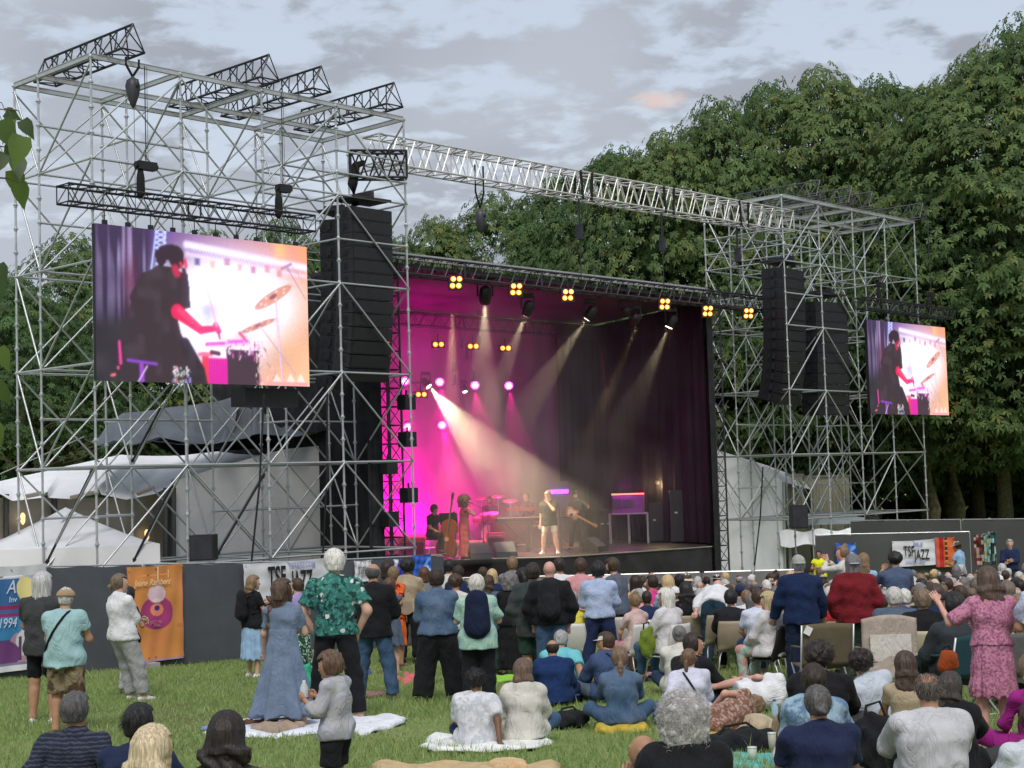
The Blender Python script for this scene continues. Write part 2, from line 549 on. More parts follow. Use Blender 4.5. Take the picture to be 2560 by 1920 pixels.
def build_trees():
 bark = mat('bark', (.10, .075, .05), .95, var=.4, scale=9, bump=.6, bscale=18, col2=(.16, .15, .07))
 leaf = attr_mat('leaf', rough=.6, trans=.42, spec=.2)
 protos = []
 specs = [(18.5, 6.2, 3.0, 78, 270, .19, (.105, .175, .062)), (17.0, 5.6, 3.2, 70, 270, .18, (.086, .156, .058)),
    (19.5, 6.6, 3.5, 84, 250, .20, (.125, .190, .068)), (16.0, 6.8, 2.6, 74, 270, .18, (.078, .145, .055))]
 for i, (h, r, ba, nb, per, sz, hue) in enumerate(specs):
  V, Fc, C = leaf_cloud(40 + i, h, r, ba, nb, per, sz, hue)
  protos.append((from_np('crown', V, Fc, False, (leaf,), col=C), trunk_mesh(50 + i, h, ba, r, .42, bark), h))
 # px, py of the tree top, distance, horizontal scale, prototype, label
 T = [(30, 705, 52, .62, 3, 'leafy tree at the far left, right behind the leftmost scaffold pole'),
   (175, 600, 60, .72, 0, 'tree rising beside the left edge of the big left screen'),
   (330, 640, 66, .75, 1, 'tree whose top hides behind the left screen\'s picture of the curtains'),
   (520, 590, 62, .72, 2, 'tree behind the middle of the big left screen'),
   (705, 560, 62, .66, 0, 'tree showing above the right half of the left screen'),
   (860, 585, 64, .62, 3, 'tree behind the left line of black loudspeakers'),
   (1000, 600, 66, .60, 1, 'low tree just right of the left loudspeakers'),
   (1085, 555, 67, .62, 2, 'tree behind the left end of the stage roof truss'),
   (1235, 495, 70, .80, 0, 'round tree under the hanging pulley of the long grey truss'),
   (1400, 455, 70, .72, 3, 'tree behind the middle of the long grey truss'),
   (1545, 380, 66, .74, 1, 'tree at the foot of the rising tree line left of the glowing cloud'),
   (1665, 345, 64, .72, 2, 'tree under the small glowing orange cloud'),
   (1790, 262, 66, .80, 0, 'tall tree with a loose top above the end of the grey truss'),
   (1930, 225, 68, .86, 3, 'tall tree above the corner of the right scaffold tower'),
   (2055, 190, 66, .92, 2, 'tallest broad tree above the middle of the right scaffold tower'),
   (2200, 205, 68, .80, 1, 'yellowish green tree above the roof of the right scaffold tower'),
   (2330, 235, 67, .82, 0, 'tree behind the right screen with a notched top'),
   (2450, 150, 60, .90, 2, 'big tree next to the tallest one at the right'),
   (2565, 60, 60, 1.0, 0, 'tallest tree at the right edge reaching the top of the view'),
   (1980, 470, 63, .72, 1, 'dark tree close behind the right loudspeaker columns'),
   (2400, 480, 66, .78, 3, 'near tree with drooping boughs right of the right screen'),
   (2540, 400, 64, .75, 2, 'nearest tree at the right edge overhanging the grey hoarding'),
   (2160, 480, 63, .74, 3, 'dark tree behind the braces between loudspeakers and right screen'),
   (2640, 200, 62, .9, 1, 'tree cut by the right edge of the view'),
   (-90, 660, 58, .7, 1, 'tree cut by the left edge of the view')]
 for i, (px, py, d, hs, k, lab) in enumerate(T):
  cr, tr, h = protos[k]
  top = at(px, py, d)
  g = gz(top.x, d)
  sc = (top.z - g) / h
  t = thing('leafy_tree', lab, 'tree', (top.x, d, g), random.uniform(0, 6.28), 'big leafy trees behind the stage')
  link('crown', cr, t, scale=(hs * 1.12, hs * 1.12, sc))
  link('trunk', tr, t, scale=(.85, .85, sc))
 # two bare trunks seen in the dark under the canopy at the right, and a hedge mass behind everything with shade put into its dark colour
 for px, lab, d in ((2322, 'mossy tree trunk seen through the right end of the right scaffold', 59), (2385, 'forked mossy trunk right of the right scaffold tower', 60)):
  p = at(px, 1250, d); g = gz(0, d)
  t = thing('mossy_tree', lab, 'tree', (p.x, d, g), 0, 'mossy trunks under the trees')
  b = MB()
  b.path([(0, 0, -.2), (.05, 0, 2), (-.08, .1, 4.5), (.1, 0, 7.5), (.15, 0, 10)], [.55, .42, .36, .3, .2], 10)
  b.path([(-.05, .05, 3.6), (.7, 0, 5.4), (1.5, .2, 8.0)], [.2, .16, .1], 7)
  b.obj('trunk', mat('mossy_bark', (.15, .13, .07), .95, var=.5, scale=5, bump=.7, bscale=14, col2=(.26, .24, .11)), t, True)
  link('crown', protos[3][0], t, loc=(0, 0, 3.2), scale=(.55, .55, .72))
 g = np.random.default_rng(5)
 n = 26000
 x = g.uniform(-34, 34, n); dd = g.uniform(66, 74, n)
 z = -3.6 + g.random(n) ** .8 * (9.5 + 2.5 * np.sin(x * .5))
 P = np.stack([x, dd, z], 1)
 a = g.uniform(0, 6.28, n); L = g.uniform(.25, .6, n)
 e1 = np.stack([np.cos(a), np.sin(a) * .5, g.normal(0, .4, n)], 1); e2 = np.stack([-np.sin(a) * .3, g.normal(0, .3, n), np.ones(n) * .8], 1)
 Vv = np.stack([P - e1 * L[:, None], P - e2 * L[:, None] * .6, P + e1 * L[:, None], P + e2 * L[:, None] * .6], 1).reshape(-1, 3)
 C = np.repeat(np.array([.035, .055, .02]) * g.uniform(.5, 1.4, n)[:, None], 4, axis=0)  # leaf colour darkened to stand for the shade under the crowns
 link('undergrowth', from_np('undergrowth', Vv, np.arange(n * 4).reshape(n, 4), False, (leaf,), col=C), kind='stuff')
def build_near_branch():
 """linden branch hanging in from the left edge, close to the camera"""
 t = thing('linden_tree', 'linden branches with large heart-shaped leaves hanging in at the left edge', 'tree', (-4.6, 8.0, gz(0, 8.0)))
 o = Vector(t.location)
 bark = mat('bark', (.10, .075, .05))
 tr = MB()
 tr.path([Vector((0, 0, -.2)), Vector((.05, 0, 2.5)), Vector((0, .1, 5.0))], [.2, .16, .12], 10)
 tr.obj('trunk', bark, t, True)
 g = random.Random(3)
 lm = attr_mat('near_leaf', rough=.45, trans=.4, spec=.3)
 def leafmesh(c):
  prof = [(0, 0), (.30, .06), (.40, .26), (.32, .52), (.14, .80), (0, 1.08)]
  V = [(0, y, -.10 * y * y) for (_, y) in prof]
  L_ = [(-w, y - .08 * (i == 1), .10 * w - .10 * y * y) for i, (w, y) in enumerate(prof)]
  R_ = [(w, y - .08 * (i == 1), .10 * w - .10 * y * y) for i, (w, y) in enumerate(prof)]
  V = V + L_ + R_
  Fc = [(i, i + 1, 6 + i + 1, 6 + i) for i in range(5)] + [(i + 1, i, 12 + i, 12 + i + 1) for i in range(5)]
  Fc = [tuple(dict.fromkeys(f)) for f in Fc]
  col = np.array([c] * len(V))
  return from_np('leaf', np.array(V), Fc, True, (lm,), col=col)
 lms = [leafmesh(c) for c in ((.085, .14, .035), (.13, .20, .045), (.055, .095, .03), (.16, .21, .05))]
 # (px, py) of the stalk end, length in px, droop direction in the picture plane, yaw, colour
 spots = [(10, 300, 90, 160, 0), (38, 300, 75, 200, 1), (60, 340, 95, 188, 1), (62, 300, 60, 150, 2), (35, 360, 70, 175, 0), 
    (50, 395, 70, 168, 2), (12, 380, 80, 196, 2), (38, 425, 80, 170, 1), (55, 455, 75, 178, 1), 
    (20, 280, 55, 120, 2), (2, 660, 60, 160, 2), (6, 700, 60, 178, 2),
    (2, 870, 70, 160, 1), (-6, 960, 70, 150, 0), (-8, 1060, 60, 165, 1)]
 D = 7.6
 tw = MB()
 for i, (px, py, ln, an, c) in enumerate(spots):
  dd = D + g.uniform(-.35, .35)
  p = at(px - 6, py, dd) - o
  L = ln / F_PX * dd
  r = R(an - 180)
  dr = Vector((-math.sin(r) * 1.0, g.uniform(-.45, .45), -math.cos(r))).normalized()
  face = Vector((g.uniform(-.6, .6), -1, g.uniform(.0, .9))).normalized()
  xax = dr.cross(face).normalized()
  zax = xax.cross(dr)
  M = Matrix((xax, dr, zax)).transposed()
  l = link('leaf', lms[c], t, p)
  l.rotation_mode = 'QUATERNION'; l.rotation_quaternion = M.to_quaternion(); l.scale = (L * .8, L * .92, L * .9)
  if i in (2, 8, 10, 15, 19, 22):
   tw.path([p, p + Vector((-.06, 0, .02)), p + Vector((-.3, .1, .06)), Vector((-.1 if py > 600 else -.05, .05, min(4.6, p.z + .5)))], [.003, .004, .008, .02], 5)
  else:
   tw.path([p, p + Vector((-.02, 0, .05)), p + Vector((-.10, .03, .07))], [.0018, .0025, .004], 5)
 tw.obj('twig', bark, t)
# ================================================================ STEEL
galv = mat('galvanised_steel', (.50, .52, .53), .42, .6, var=.2, scale=3)
alu = mat('dull_aluminium', (.52, .53, .53), .4, .55, var=.12, scale=2)
midst = mat('weathered_steel', (.12, .12, .13), .5, .4, var=.3, scale=4)
darkst = mat('black_steel', (.035, .035, .045), .5, .3, var=.3, scale=4)
blackp = mat('black_plastic', (.014, .014, .017), .55, 0, var=.3, scale=5)
blackc = mat('black_cloth', (.012, .012, .014), .95, 0, var=.4, scale=3, bump=.5, bscale=9)
def rot_frame(d, upv=Vector((0, 0, 1))):
 d = d.normalized(); s = upv.cross(d).normalized(); u = d.cross(s)
 return Matrix((d, s, u)).transposed()
def truss(name, label, a, b, w, h, m, r=.024, rd=.012, bay=.5, sec=3.0, kind='box', cat='truss', group=None, apex_up=True):
 """a truss from a to b cut into sections that are parts; box or triangular, w wide, h high (a, b: middle of the bottom face)"""
 a = Vector(a); b = Vector(b); L = (b - a).length
 M = rot_frame(b - a).to_4x4()
 t = thing(name, label, cat, a, 0, group)
 n = max(1, round(L / sec)); sl = L / n
 Mi = M
 key = None
 for k in range(n):
  q = MB(); x0 = k * sl + .01; x1 = (k + 1) * sl - .01
  if kind == 'box':
   ch = [(-w / 2, 0), (w / 2, 0), (w / 2, h), (-w / 2, h)]
   faces = [(0, 1), (1, 2), (2, 3), (3, 0)]
  else:
   ch = [(-w / 2, 0), (w / 2, 0), (0, h)] if apex_up else [(-w / 2, h), (w / 2, h), (0, 0)]
   faces = [(0, 1), (1, 2), (2, 0)]
  for (y, z) in ch:
   q.tube((x0, y, z), (x1, y, z), r, n=6)
  nb = max(1, round((x1 - x0) / bay)); bl = (x1 - x0) / nb
  for i in range(nb):
   xa, xb = x0 + i * bl, x0 + (i + 1) * bl; xm = (xa + xb) / 2
   for (p, s_) in faces:
    P, Q = ch[p], ch[s_]
    q.tube((xa, *P), (xm, *Q), rd, n=4, cap=False)
    q.tube((xm, *Q), (xb, *P), rd, n=4, cap=False)
  for x in (x0, x1):
   for (p, s_) in faces:
    q.tube((x, *ch[p]), (x, *ch[s_]), rd * 1.2, n=4)
  o = q.obj('truss_section', m, t)
  o.matrix_local = Mi
 return t
LV = [-2, 0, 2, 4, 6]
Z0 = .457
def scaffold(name, label, u0, flip=False, bottom=-3.5, mirror=False, extra=()):
 t = thing(name, label, 'scaffold tower', S(u0, 0, bottom))
 o = Vector(t.location)
 BL = 2.07
 vs_ = (0.0, 2.0, 2.96)
 ztop = 8.48
 # standards with a rosette every half metre, all sharing one mesh
 q = MB()
 H = ztop - bottom
 q.tube((0, 0, .1), (0, 0, H), .0242, n=8)
 q.box((0, 0, .02), (.15, .15, .01)); q.tube((0, 0, 0), (0, 0, .25), .018, n=6)
 z = (Z0 - bottom) % .5
 while z < H:
  q.lathe([(.03, z - .012), (.058, z - .006), (.058, z + .006), (.03, z + .012)], n=8)
  q.lathe([(.032, z - .05), (.036, z - .03), (.036, z + .03), (.032, z + .05)], n=6)
  z += .5
 sm = q.mesh('standard', galv)
 P = {}
 for i in range(5):
  for j, v in enumerate(vs_):
   P[i, j] = S(u0 + BL * i, v, 0) - Vector((o.x, o.y, 0))
   l = link('standard', sm, t, (P[i, j].x, P[i, j].y, 0))
 def nod(i, j, z):
  return P[i, j] + Vector((0, 0, z - bottom))
 r = .0242
 for L in LV:
  z = Z0 + L
  for j in range(3):
   for i in range(4):
    stick('ledger', nod(i, j, z), nod(i + 1, j, z), r, galv, t)
  for i in range(5):
   for j in range(2):
    stick('ledger', nod(i, j, z), nod(i, j + 1, z), r, galv, t)
 lifts = [(-2, 0), (0, 2), (2, 4), (4, 6), (6, 7.9)]
 odd = 1 if not mirror else 1
 for (lo, hi) in lifts:
  for j in range(3):
   for i in range(4):
    if i % 2 == (1 - odd):
     a, b = nod(i, j, Z0 + lo), nod(i + 1, j, Z0 + hi)
    else:
     a, b = nod(i, j, Z0 + hi), nod(i + 1, j, Z0 + lo)
    off = Vector((-UY, UX, 0)) * (-.05)
    stick('brace', a + off, b + off, .021, galv, t)
    if j == 2:
     a, b = (nod(i, j, Z0 + hi), nod(i + 1, j, Z0 + lo)) if i % 2 == (1 - odd) else (nod(i, j, Z0 + lo), nod(i + 1, j, Z0 + hi))
     stick('brace', a - off, b - off, .021, galv, t)
  for i in range(5):
   stick('brace', nod(i, 2, Z0 + hi), nod(i, 1, Z0 + lo), .021, galv, t)
   stick('brace', nod(i, 1, Z0 + lo), nod(i, 0, Z0 + hi), .021, galv, t)
 for L in (-1, 1, 3, 5, 7):
  for i in range(4):
   if (i + L) % 3:
    stick('ledger', nod(i, 1, Z0 + L), nod(i + 1, 1, Z0 + L), r, galv, t)
  for i in (1, 3):
   stick('ledger', nod(i, 1, Z0 + L), nod(i, 2, Z0 + L), r, galv, t)
 # extra ledgers round the loudspeaker bay
 for (i, L) in extra:
  for j in (0, 2):
   stick('ledger', nod(i, j, Z0 + L), nod(i + 1, j, Z0 + L), r, galv, t)
  for ii in (i, i + 1):
   stick('ledger', nod(ii, 0, Z0 + L), nod(ii, 1, Z0 + L), r, galv, t)
   stick('ledger', nod(ii, 1, Z0 + L), nod(ii, 2, Z0 + L), r, galv, t)
 # flat roof beams: a double-chord beam per bay
 def beam(a, b):
  d = b - a
  M = rot_frame(d)
  m_ = MB(); L = d.length
  m_.box((L / 2, 0, .045), (L - .04, .07, .014)); m_.box((L / 2, 0, -.045), (L - .04, .07, .014))
  m_.box((L / 2, 0, 0), (L - .04, .045, .076))
  ob = m_.obj('roof_beam', alu, t, loc=a)
  ob.rotation_mode = 'QUATERNION'; ob.rotation_quaternion = M.to_quaternion()
 for j in range(3):
  for i in range(4):
   beam(nod(i, j, ztop), nod(i + 1, j, ztop))
 for i in range(5):
  for j in range(2):
   beam(nod(i, j, ztop), nod(i, j + 1, ztop))
 return t
def hoist(label, p, chain_to, m=None, up=.0, big=False, group=None):
 """electric chain hoist hanging on its chain with a dark chain bag"""
 t = thing('chain_hoist', label, 'chain hoist', p, TH, group)
 b = MB()
 b.box((0, 0, 0), (.42 if big else .30, .17, .16)); b.box((.15, 0, .02), (.10, .14, .13)); b.tube((-.25 if big else -.18, 0, 0), (.25 if big else .18, 0, 0), .062, n=10)
 b.obj('motor', blackp, t)
 MB().path([(0, 0, .1), (0, .02, .16), (.03, .02, .2), (0, .0, .23)], .012, 6).obj('hook', mat('red_paint', (.5, .03, .03), .4), t)
 c = MB(); L = chain_to
 c.tube((0, 0, .1), (0, 0, .1 + L), .011, n=5); c.tube((.05, 0, .1), (.05, 0, .1 + L), .006, n=4)
 c.obj('chain', darkst, t)
 g = MB().lathe([(.03, -.66), (.07, -.62), (.085, -.5), (.08, -.25), (.055, -.1), (.04, -.08)], (-.13, 0, 0), n=10)
 g.obj('chain_bag', blackc, t, True)
 return t
def pulley(label, p, drop, up=1.0, group=None):
 """dark pulley block hanging under a black sling"""
 t = thing('pulley_block', label, 'pulley', p, TH, group)
 b = MB(); b.lathe([(.01, -.46), (.05, -.4), (.12, -.2), (.15, -.02), (.12, .1), (.04, .16), (.02, .2)], (0, 0, 0), n=12)
 b.box((0, 0, .02), (.05, .34, .16))
 b.obj('block', mat('dark_grey_steel', (.07, .07, .085), .5, .4), t, True)
 s_ = MB(); [MB().path([(0, 0, .18), (x, 0, .4 + up * .2), (x, 0, .55 + up * .75)], .025, 6).obj('sling', blackc, t) for x in (-.15, .15)]
 w = MB().tube((.02, 0, -.4), (.02, 0, -.4 - drop), .006, n=4); w.obj('cable', darkst, t)
 return t
# ---------------------------------------------------------------- LED picture (flat print of light on the panels)
def led_picture(nx, ny):
 """the picture on the panels, drawn from points measured on the photographed screen"""
 X, Y = np.meshgrid(np.linspace(0, 1, nx), np.linspace(0, 1, ny))     # Y up
 A = 5.2 / 3.0
 g = np.random.default_rng(2)
 def T(x, y):      # photographed point -> screen fraction
  u = (x - 248) / 570.
  return u, 1 - (y - (65 + 57 * u)) / (413. - 42 * u)
 def sm(d, w=.004):
  return np.clip(.5 - d / w, 0, 1)[..., None]
 C = np.zeros((ny, nx, 3))
 def paint(d, c, w=.006, a=1.0):
  nonlocal C
  s_ = sm(d, w) * a; C = C * (1 - s_) + np.array(c) * s_
 def cap(ax, ay, bx, by, ra, rb=None):
  rb = ra if rb is None else rb
  ax, ay = T(ax, ay); bx, by = T(bx, by); ra /= 380.; rb /= 380.
  px, py = (X - ax) * A, (Y - ay); dx, dy = (bx - ax) * A, by - ay
  t = np.clip((px * dx + py * dy) / (dx * dx + dy * dy + 1e-9), 0, 1)
  return np.hypot(px - t * dx, py - t * dy) - (ra + (rb - ra) * t)
 def poly(P):
  P = [T(*p) for p in P]; ins = np.zeros(X.shape, bool)
  for (x0, y0), (x1, y1) in zip(P, P[1:] + P[:1]):
   ins ^= ((y0 > Y) != (y1 > Y)) & (X < (x1 - x0) * (Y - y0) / (y1 - y0 + 1e-12) + x0)
  return np.where(ins, -1., 1.)
 def rect(x0, y0, x1, y1, c, a=1.0, w=.004):
  ax, ay = T(x0, y1); bx, by = T(x1, y0)
  paint(np.maximum(np.maximum(ax - X, X - bx), np.maximum(ay - Y, Y - by)), c, w, a)
 def vnoise(fx, fy):
  r = g.random((fy + 2, fx + 2)); u, v = X * fx, Y * fy; i, j = u.astype(int), v.astype(int); a, b = u - i, v - j
  a = a * a * (3 - 2 * a); b = b * b * (3 - 2 * b)
  return (r[j, i] * (1 - a) + r[j, i + 1] * a) * (1 - b) + (r[j + 1, i] * (1 - a) + r[j + 1, i + 1] * a) * b
 vt = np.array([.16, .07, .30]); mv = np.array([.55, .26, .50]); og = np.array([1.0, .42, .20]); wh = np.array([1.15, 1.12, 1.25])
 t_ = np.clip((X - .3) / .7, 0, 1)[..., None]
 C[:] = vt * (1 - t_) ** 1.5 + mv * (t_ * (1 - t_)) * 1.8 + og * t_ ** 2
 glow = np.clip(np.exp(-(((X - .62) / .33) ** 2 + ((Y - .50) / .36) ** 2) ** 1.5) * 1.7, 0, 1)[..., None]
 C = C * (1 - glow) + wh * glow
 rt = (1 / (1 + np.exp(-(X - .80 - .25 * (Y - .3)) / .05)) * np.clip((.72 - Y) * 2.2, 0, 1))[..., None]
 C = C * (1 - rt) + (np.array([1.05, .60, .36]) * (.7 + .5 * vnoise(5, 5))[..., None]) * rt
 bl = (np.clip(vnoise(16, 12) * 1.6 - .65, 0, 1) * np.exp(-(((X - .50) / .10) ** 2 + ((Y - .55) / .22) ** 2)))[..., None]
 C = C * (1 - bl) + np.array([.55, .60, .85]) * bl
 bl = (np.clip(vnoise(12, 14) * 1.5 - .5, 0, 1) * np.exp(-(((X - .62) / .08) ** 2 + ((Y - .27) / .08) ** 2)))[..., None]
 C = C * (1 - bl) + np.array([.50, .25, .12]) * bl
 # dark violet curtain with uneven pale streaks
 st = np.clip(vnoise(46, 3) * vnoise(90, 2) * 3.2 - .75, 0, 1) * (.25 + .75 * np.clip((Y - .42) * 3, 0, 1)) * (.4 + vnoise(8, 6))
 cur = np.stack([.05 + .30 * st, .03 + .24 * st, .085 + .42 * st], -1) * (.45 + .7 * Y[..., None])
 cur[..., 0] += .10 * np.exp(-((X - .15) / .03) ** 2 - ((Y - .66) / .20) ** 2)
 e = 1 / (1 + np.exp((X - (.23 + .04 * (Y - .5))) / .008)); e = e[..., None]
 C = C * (1 - e) + cur * e
 low = (1 / (1 + np.exp((Y - .40) / .02)) / (1 + np.exp((X - .36) / .01)))[..., None]
 C = C * (1 - low) + (np.array([.040, .032, .045]) * (.7 + .6 * vnoise(9, 9))[..., None]) * low
 # lattice mast, bright roof truss and its hanging lamps
 for k in range(9):
  y0 = 72 + k * 14
  for (a, b) in (((400, y0), (424, y0 + 14)), ((424, y0), (398, y0 + 14))):
   paint(cap(*a, *b, 1.6), (.75, .85, 1.35), .006)
 paint(cap(402, 70, 384, 200, 2), (.6, .7, 1.25)); paint(cap(426, 70, 414, 170, 2), (.7, .8, 1.3))
 paint(cap(478, 118, 812, 178, 8), (1.15, 1.0, 1.35), .03); paint(cap(480, 142, 812, 200, 4), (1.1, .9, 1.15), .03, .8)
 for k in range(40):
  x0 = 484 + k * 8.2; y0 = 132 + k * 1.45
  paint(cap(x0, y0 - 4, x0 + 6, y0 + 9, 1.2), (.35, .25, .60), .006, .8)
 for (x0, y0, c, s_) in ((506, 163, (.10, .09, .30), 7), (547, 170, (1., .55, .30), 6), (587, 163, (.62, .28, .42), 8), (622, 178, (.95, .5, .45), 6), (660, 184, (.62, .26, .36), 7), (700, 181, (.80, .34, .40), 7), (735, 193, (.78, .32, .34), 7)):
  rect(x0 - s_, y0 - 9, x0 + s_, y0 + 9, c, .9, .012)
 m = (np.exp(-((X - .86) / .03) ** 2 - ((Y - .95) / .10) ** 2) * .6)[..., None]; C = C * (1 - m) + np.array([1.1, .72, .22]) * m
 # cymbals and stands
 paint(cap(722, 258, 739, 492, 3.2), (.72, .42, .66)); paint(cap(722, 262, 738, 490, 1.0), (1.1, .9, 1.1)); paint(cap(682, 340, 778, 462, 1.8), (.62, .40, .52)); paint(cap(755, 172, 812, 262, 1.5), (.40, .26, .40)); paint(cap(742, 180, 770, 168, 4), (.55, .30, .48))
 paint(cap(770, 168, 806, 215, 1.0), (.5, .4, .5))
 def cym(cx, cy, a, rx, ry, c):
  ux, uy = T(cx, cy); px, py = (X - ux) * A, Y - uy
  u = px * math.cos(a) + py * math.sin(a); v = -px * math.sin(a) + py * math.cos(a)
  rx /= 380.; ry /= 380.
  paint((np.hypot(u / rx, v / ry) - 1) * ry, c)
  paint((np.hypot(u / (rx * .86), (v + ry * .1) / (ry * .8)) - 1) * ry, tuple(q * 1.18 for q in c), .006, .7)
  for k in range(7):
   an = k * .9 + .3
   paint((np.hypot((u - .64 * rx * math.cos(an)) / (rx * .07), (v - .62 * ry * math.sin(an)) / (ry * .16)) - 1) * ry * .2, (1.1, .85, .85), .006, .8)
  paint((np.hypot(u / (rx * .2), (v - ry * .1) / (ry * .36)) - 1) * ry * .3, (.30, .10, .14), .006)
 cym(716, 256, R(29), 72, 15, (.72, .34, .24)); cym(671, 332, R(20), 62, 8, (.62, .25, .18))
 # drums in magenta light
 rect(580, 398, 672, 494, (.07, .04, .06)); rect(522, 418, 582, 492, (.95, .03, .50)); rect(514, 402, 532, 492, (.90, .05, .12))
 for k in range(8):
  rect(534 + k * 6, 420, 536.5 + k * 6, 490, (.50, .01, .26), .9)
 for (x0, y0, x1, y1, r_, c) in ((528, 382, 576, 380, 6, (1.1, .12, .70)), (586, 376, 640, 374, 6, (1.1, .15, .85)), (508, 408, 540, 408, 5, (1.0, .2, .35)), (530, 388, 574, 386, 2.5, (1.2, .7, 1.1)), (588, 382, 640, 380, 2.5, (1.2, .7, 1.2)), (540, 402, 560, 406, 6, (.12, .03, .06)), (618, 352, 632, 366, 5, (.85, .15, .35))):
  paint(cap(x0, y0, x1, y1, r_), c)
 for k in range(60):
  x0, y0 = 574 + g.random() * 112, 372 + g.random() * 42
  paint(cap(x0, y0, x0 + g.normal() * 3, y0 + 3 + g.random() * 9, 1 + g.random() * 1.6), ((1., .55, .9), (.75, .15, .55), (.20, .03, .16), (1.1, .9, 1.1))[k % 4], .006)
 for k in range(26):
  x0, y0 = 660 + g.random() * 60, 400 + g.random() * 85
  paint(cap(x0, y0, x0 + g.normal() * 4, y0 + 4 + g.random() * 14, 1.2), ((.85, .45, .5), (1.1, .8, .8), (.5, .2, .3))[k % 3], .006)
 # the drummer: dark back and hair bun, lit nape and forearm
 dk = (.050, .030, .040)
 B = [(404, 172), (378, 190), (352, 212), (341, 245), (330, 290), (322, 340), (314, 400), (303, 490), (530, 492), (523, 455), (503, 420), (480, 385), (460, 355), (453, 320), (456, 292), (486, 286), (484, 232), (480, 196), (462, 190), (440, 178)]
 paint(poly(B), dk, .5); paint(cap(372, 206, 345, 260, 14, 16), dk); paint(cap(465, 215, 468, 272, 16, 17), dk)
 paint(cap(320, 330, 312, 470, 16, 20), (.045, .032, .042)); paint(cap(470, 380, 500, 455, 16, 26), (.035, .025, .035))
 fold = np.clip(vnoise(26, 14) - .55, 0, 1)[..., None] * .10 * (poly(B) < 0)[..., None]; C = C + fold * np.array([.5, .35, .5])
 paint(np.minimum.reduce([cap(449, 148, 452, 160, 27, 23), cap(408, 146, 412, 160, 15), cap(420, 140, 440, 138, 20)]), (.045, .022, .035), .012)
 paint(cap(448, 182, 452, 194, 10, 10), (.62, .03, .10), .02); paint(cap(474, 158, 476, 176, 4.5, 5), (.85, .06, .16), .012); paint(cap(470, 186, 474, 200, 7, 5), (.10, .02, .04), .012); paint(cap(462, 168, 465, 176, 4, 4), (.75, .05, .14), .01)
 paint(cap(452, 296, 512, 344, 19, 11), (.88, .02, .13)); paint(cap(512, 344, 552, 340, 11, 8), (.95, .03, .18)); paint(cap(553, 332, 560, 346, 10, 9), (.98, .06, .24)); paint(cap(456, 292, 506, 332, 5, 4), (1.05, .12, .28), .03, .6)
 paint(cap(560, 350, 563, 366, 4, 3), (.55, .05, .2)); paint(cap(531, 236, 556, 330, 1.6, 3.6), (1.15, .45, .80), .02, .85); paint(cap(526, 245, 553, 330, 1.2, 2.2), (1.1, .6, .9), .02, .5)
 # throne, stray lights, white tents in the far background
 paint(cap(324, 424, 396, 434, 3.2, 3.2), (.30, .07, .62)); paint(cap(358, 436, 360, 490, 6, 6), (.34, .08, .60)); paint(cap(372, 440, 350, 480, 1.5), (.95, .6, 1.2)); paint(cap(304, 376, 307, 432, 3, 3.6), (.95, .06, .42)); paint(cap(285, 464, 292, 462, 3), (1., .2, .22)); rect(298, 440, 303, 448, (.9, .1, .3))
 for k in range(46):
  x0, y0 = 434 + g.random() * 50, 440 + g.random() * 48
  paint(cap(x0, y0, x0 + g.normal() * 4, y0 + g.random() * 10, .8 + g.random() * 2), ((.35, .30, .75), (1.0, .9, .95), (.65, .15, .30), (.45, .6, .4), (.12, .08, .12))[k % 5], .006)
 for cx in (722, 762, 792):
  paint(poly([(cx - 15, 484), (cx, 458), (cx + 15, 484)]), (1.25, .95, .88), .5, .8)
 rect(690, 482, 812, 492, (1.0, .42, .45), .9)
 # camera softness: a little blur, bloom round the highlights, sensor grain
 def blur(Z, n):
  for _ in range(2):
   for ax in (0, 1):
    P_ = np.pad(Z, [(n, n) if k == ax else (0, 0) for k in range(3)], 'edge'); c = np.cumsum(P_, ax)
    c = np.concatenate([np.zeros_like(np.take(c, [0], ax)), c], ax)
    L = Z.shape[ax]
    Z = (np.take(c, np.arange(2 * n + 1, 2 * n + 1 + L), ax) - np.take(c, np.arange(L), ax)) / (2 * n + 1)
  return Z
 C = np.clip(C, 0, 1.5)
 C = C * .45 + blur(C, 1) * .55
 hi = blur(np.clip(C - .75, 0, 1), 9)
 C = C + hi * np.array([.30, .20, .34])
 C *= 1 + .05 * g.normal(size=X.shape)[..., None]
 C *= (.93 + .07 * vnoise(10, 6))[..., None]
 return np.clip(C, 0, 1.5)
def led_screen(name, label, u0, v, z0, sx, sy):
 t = thing(name, label, 'video screen', S(u0, v, z0), TH)
 nx, ny = 330, 192
 C = led_picture(nx, ny)
 X, Z = np.meshgrid(np.linspace(0, sx, nx), np.linspace(0, sy, ny))
 V = np.stack([X.ravel(), np.zeros(X.size), Z.ravel()], 1)
 i, j = np.meshgrid(np.arange(nx - 1), np.arange(ny - 1))
 a = (j * nx + i).ravel()
 Fc = np.stack([a, a + 1, a + nx + 1, a + nx], 1)
 if 'led' not in UNIT:
  pass
 me = from_np('picture', V, Fc, False, (attr_mat('led_picture', emit=True, estr=.70),), col=C.reshape(-1, 3))
 link('picture', me, t)
 cab = MB()
 nxp, nyp = 10, 6
 pw, ph = sx / nxp, sy / nyp
 cm = MB().box((0, 0, 0), (pw - .006, .09, ph - .006)).mesh('panel', blackp)
 for ii in range(nxp):
  for jj in range(nyp):
   link('panel', cm, t, ((ii + .5) * pw, .056, (jj + .5) * ph))
 br = MB()
 for ii in range(nxp):
  x = (ii + .5) * pw
  MB().box((x, .06, sy + .05), (.10, .05, .09)).tube((x, .06, sy + .08), (x, .06, sy + .30), .01, n=5).obj('hanging_bar', darkst, t)
 return t
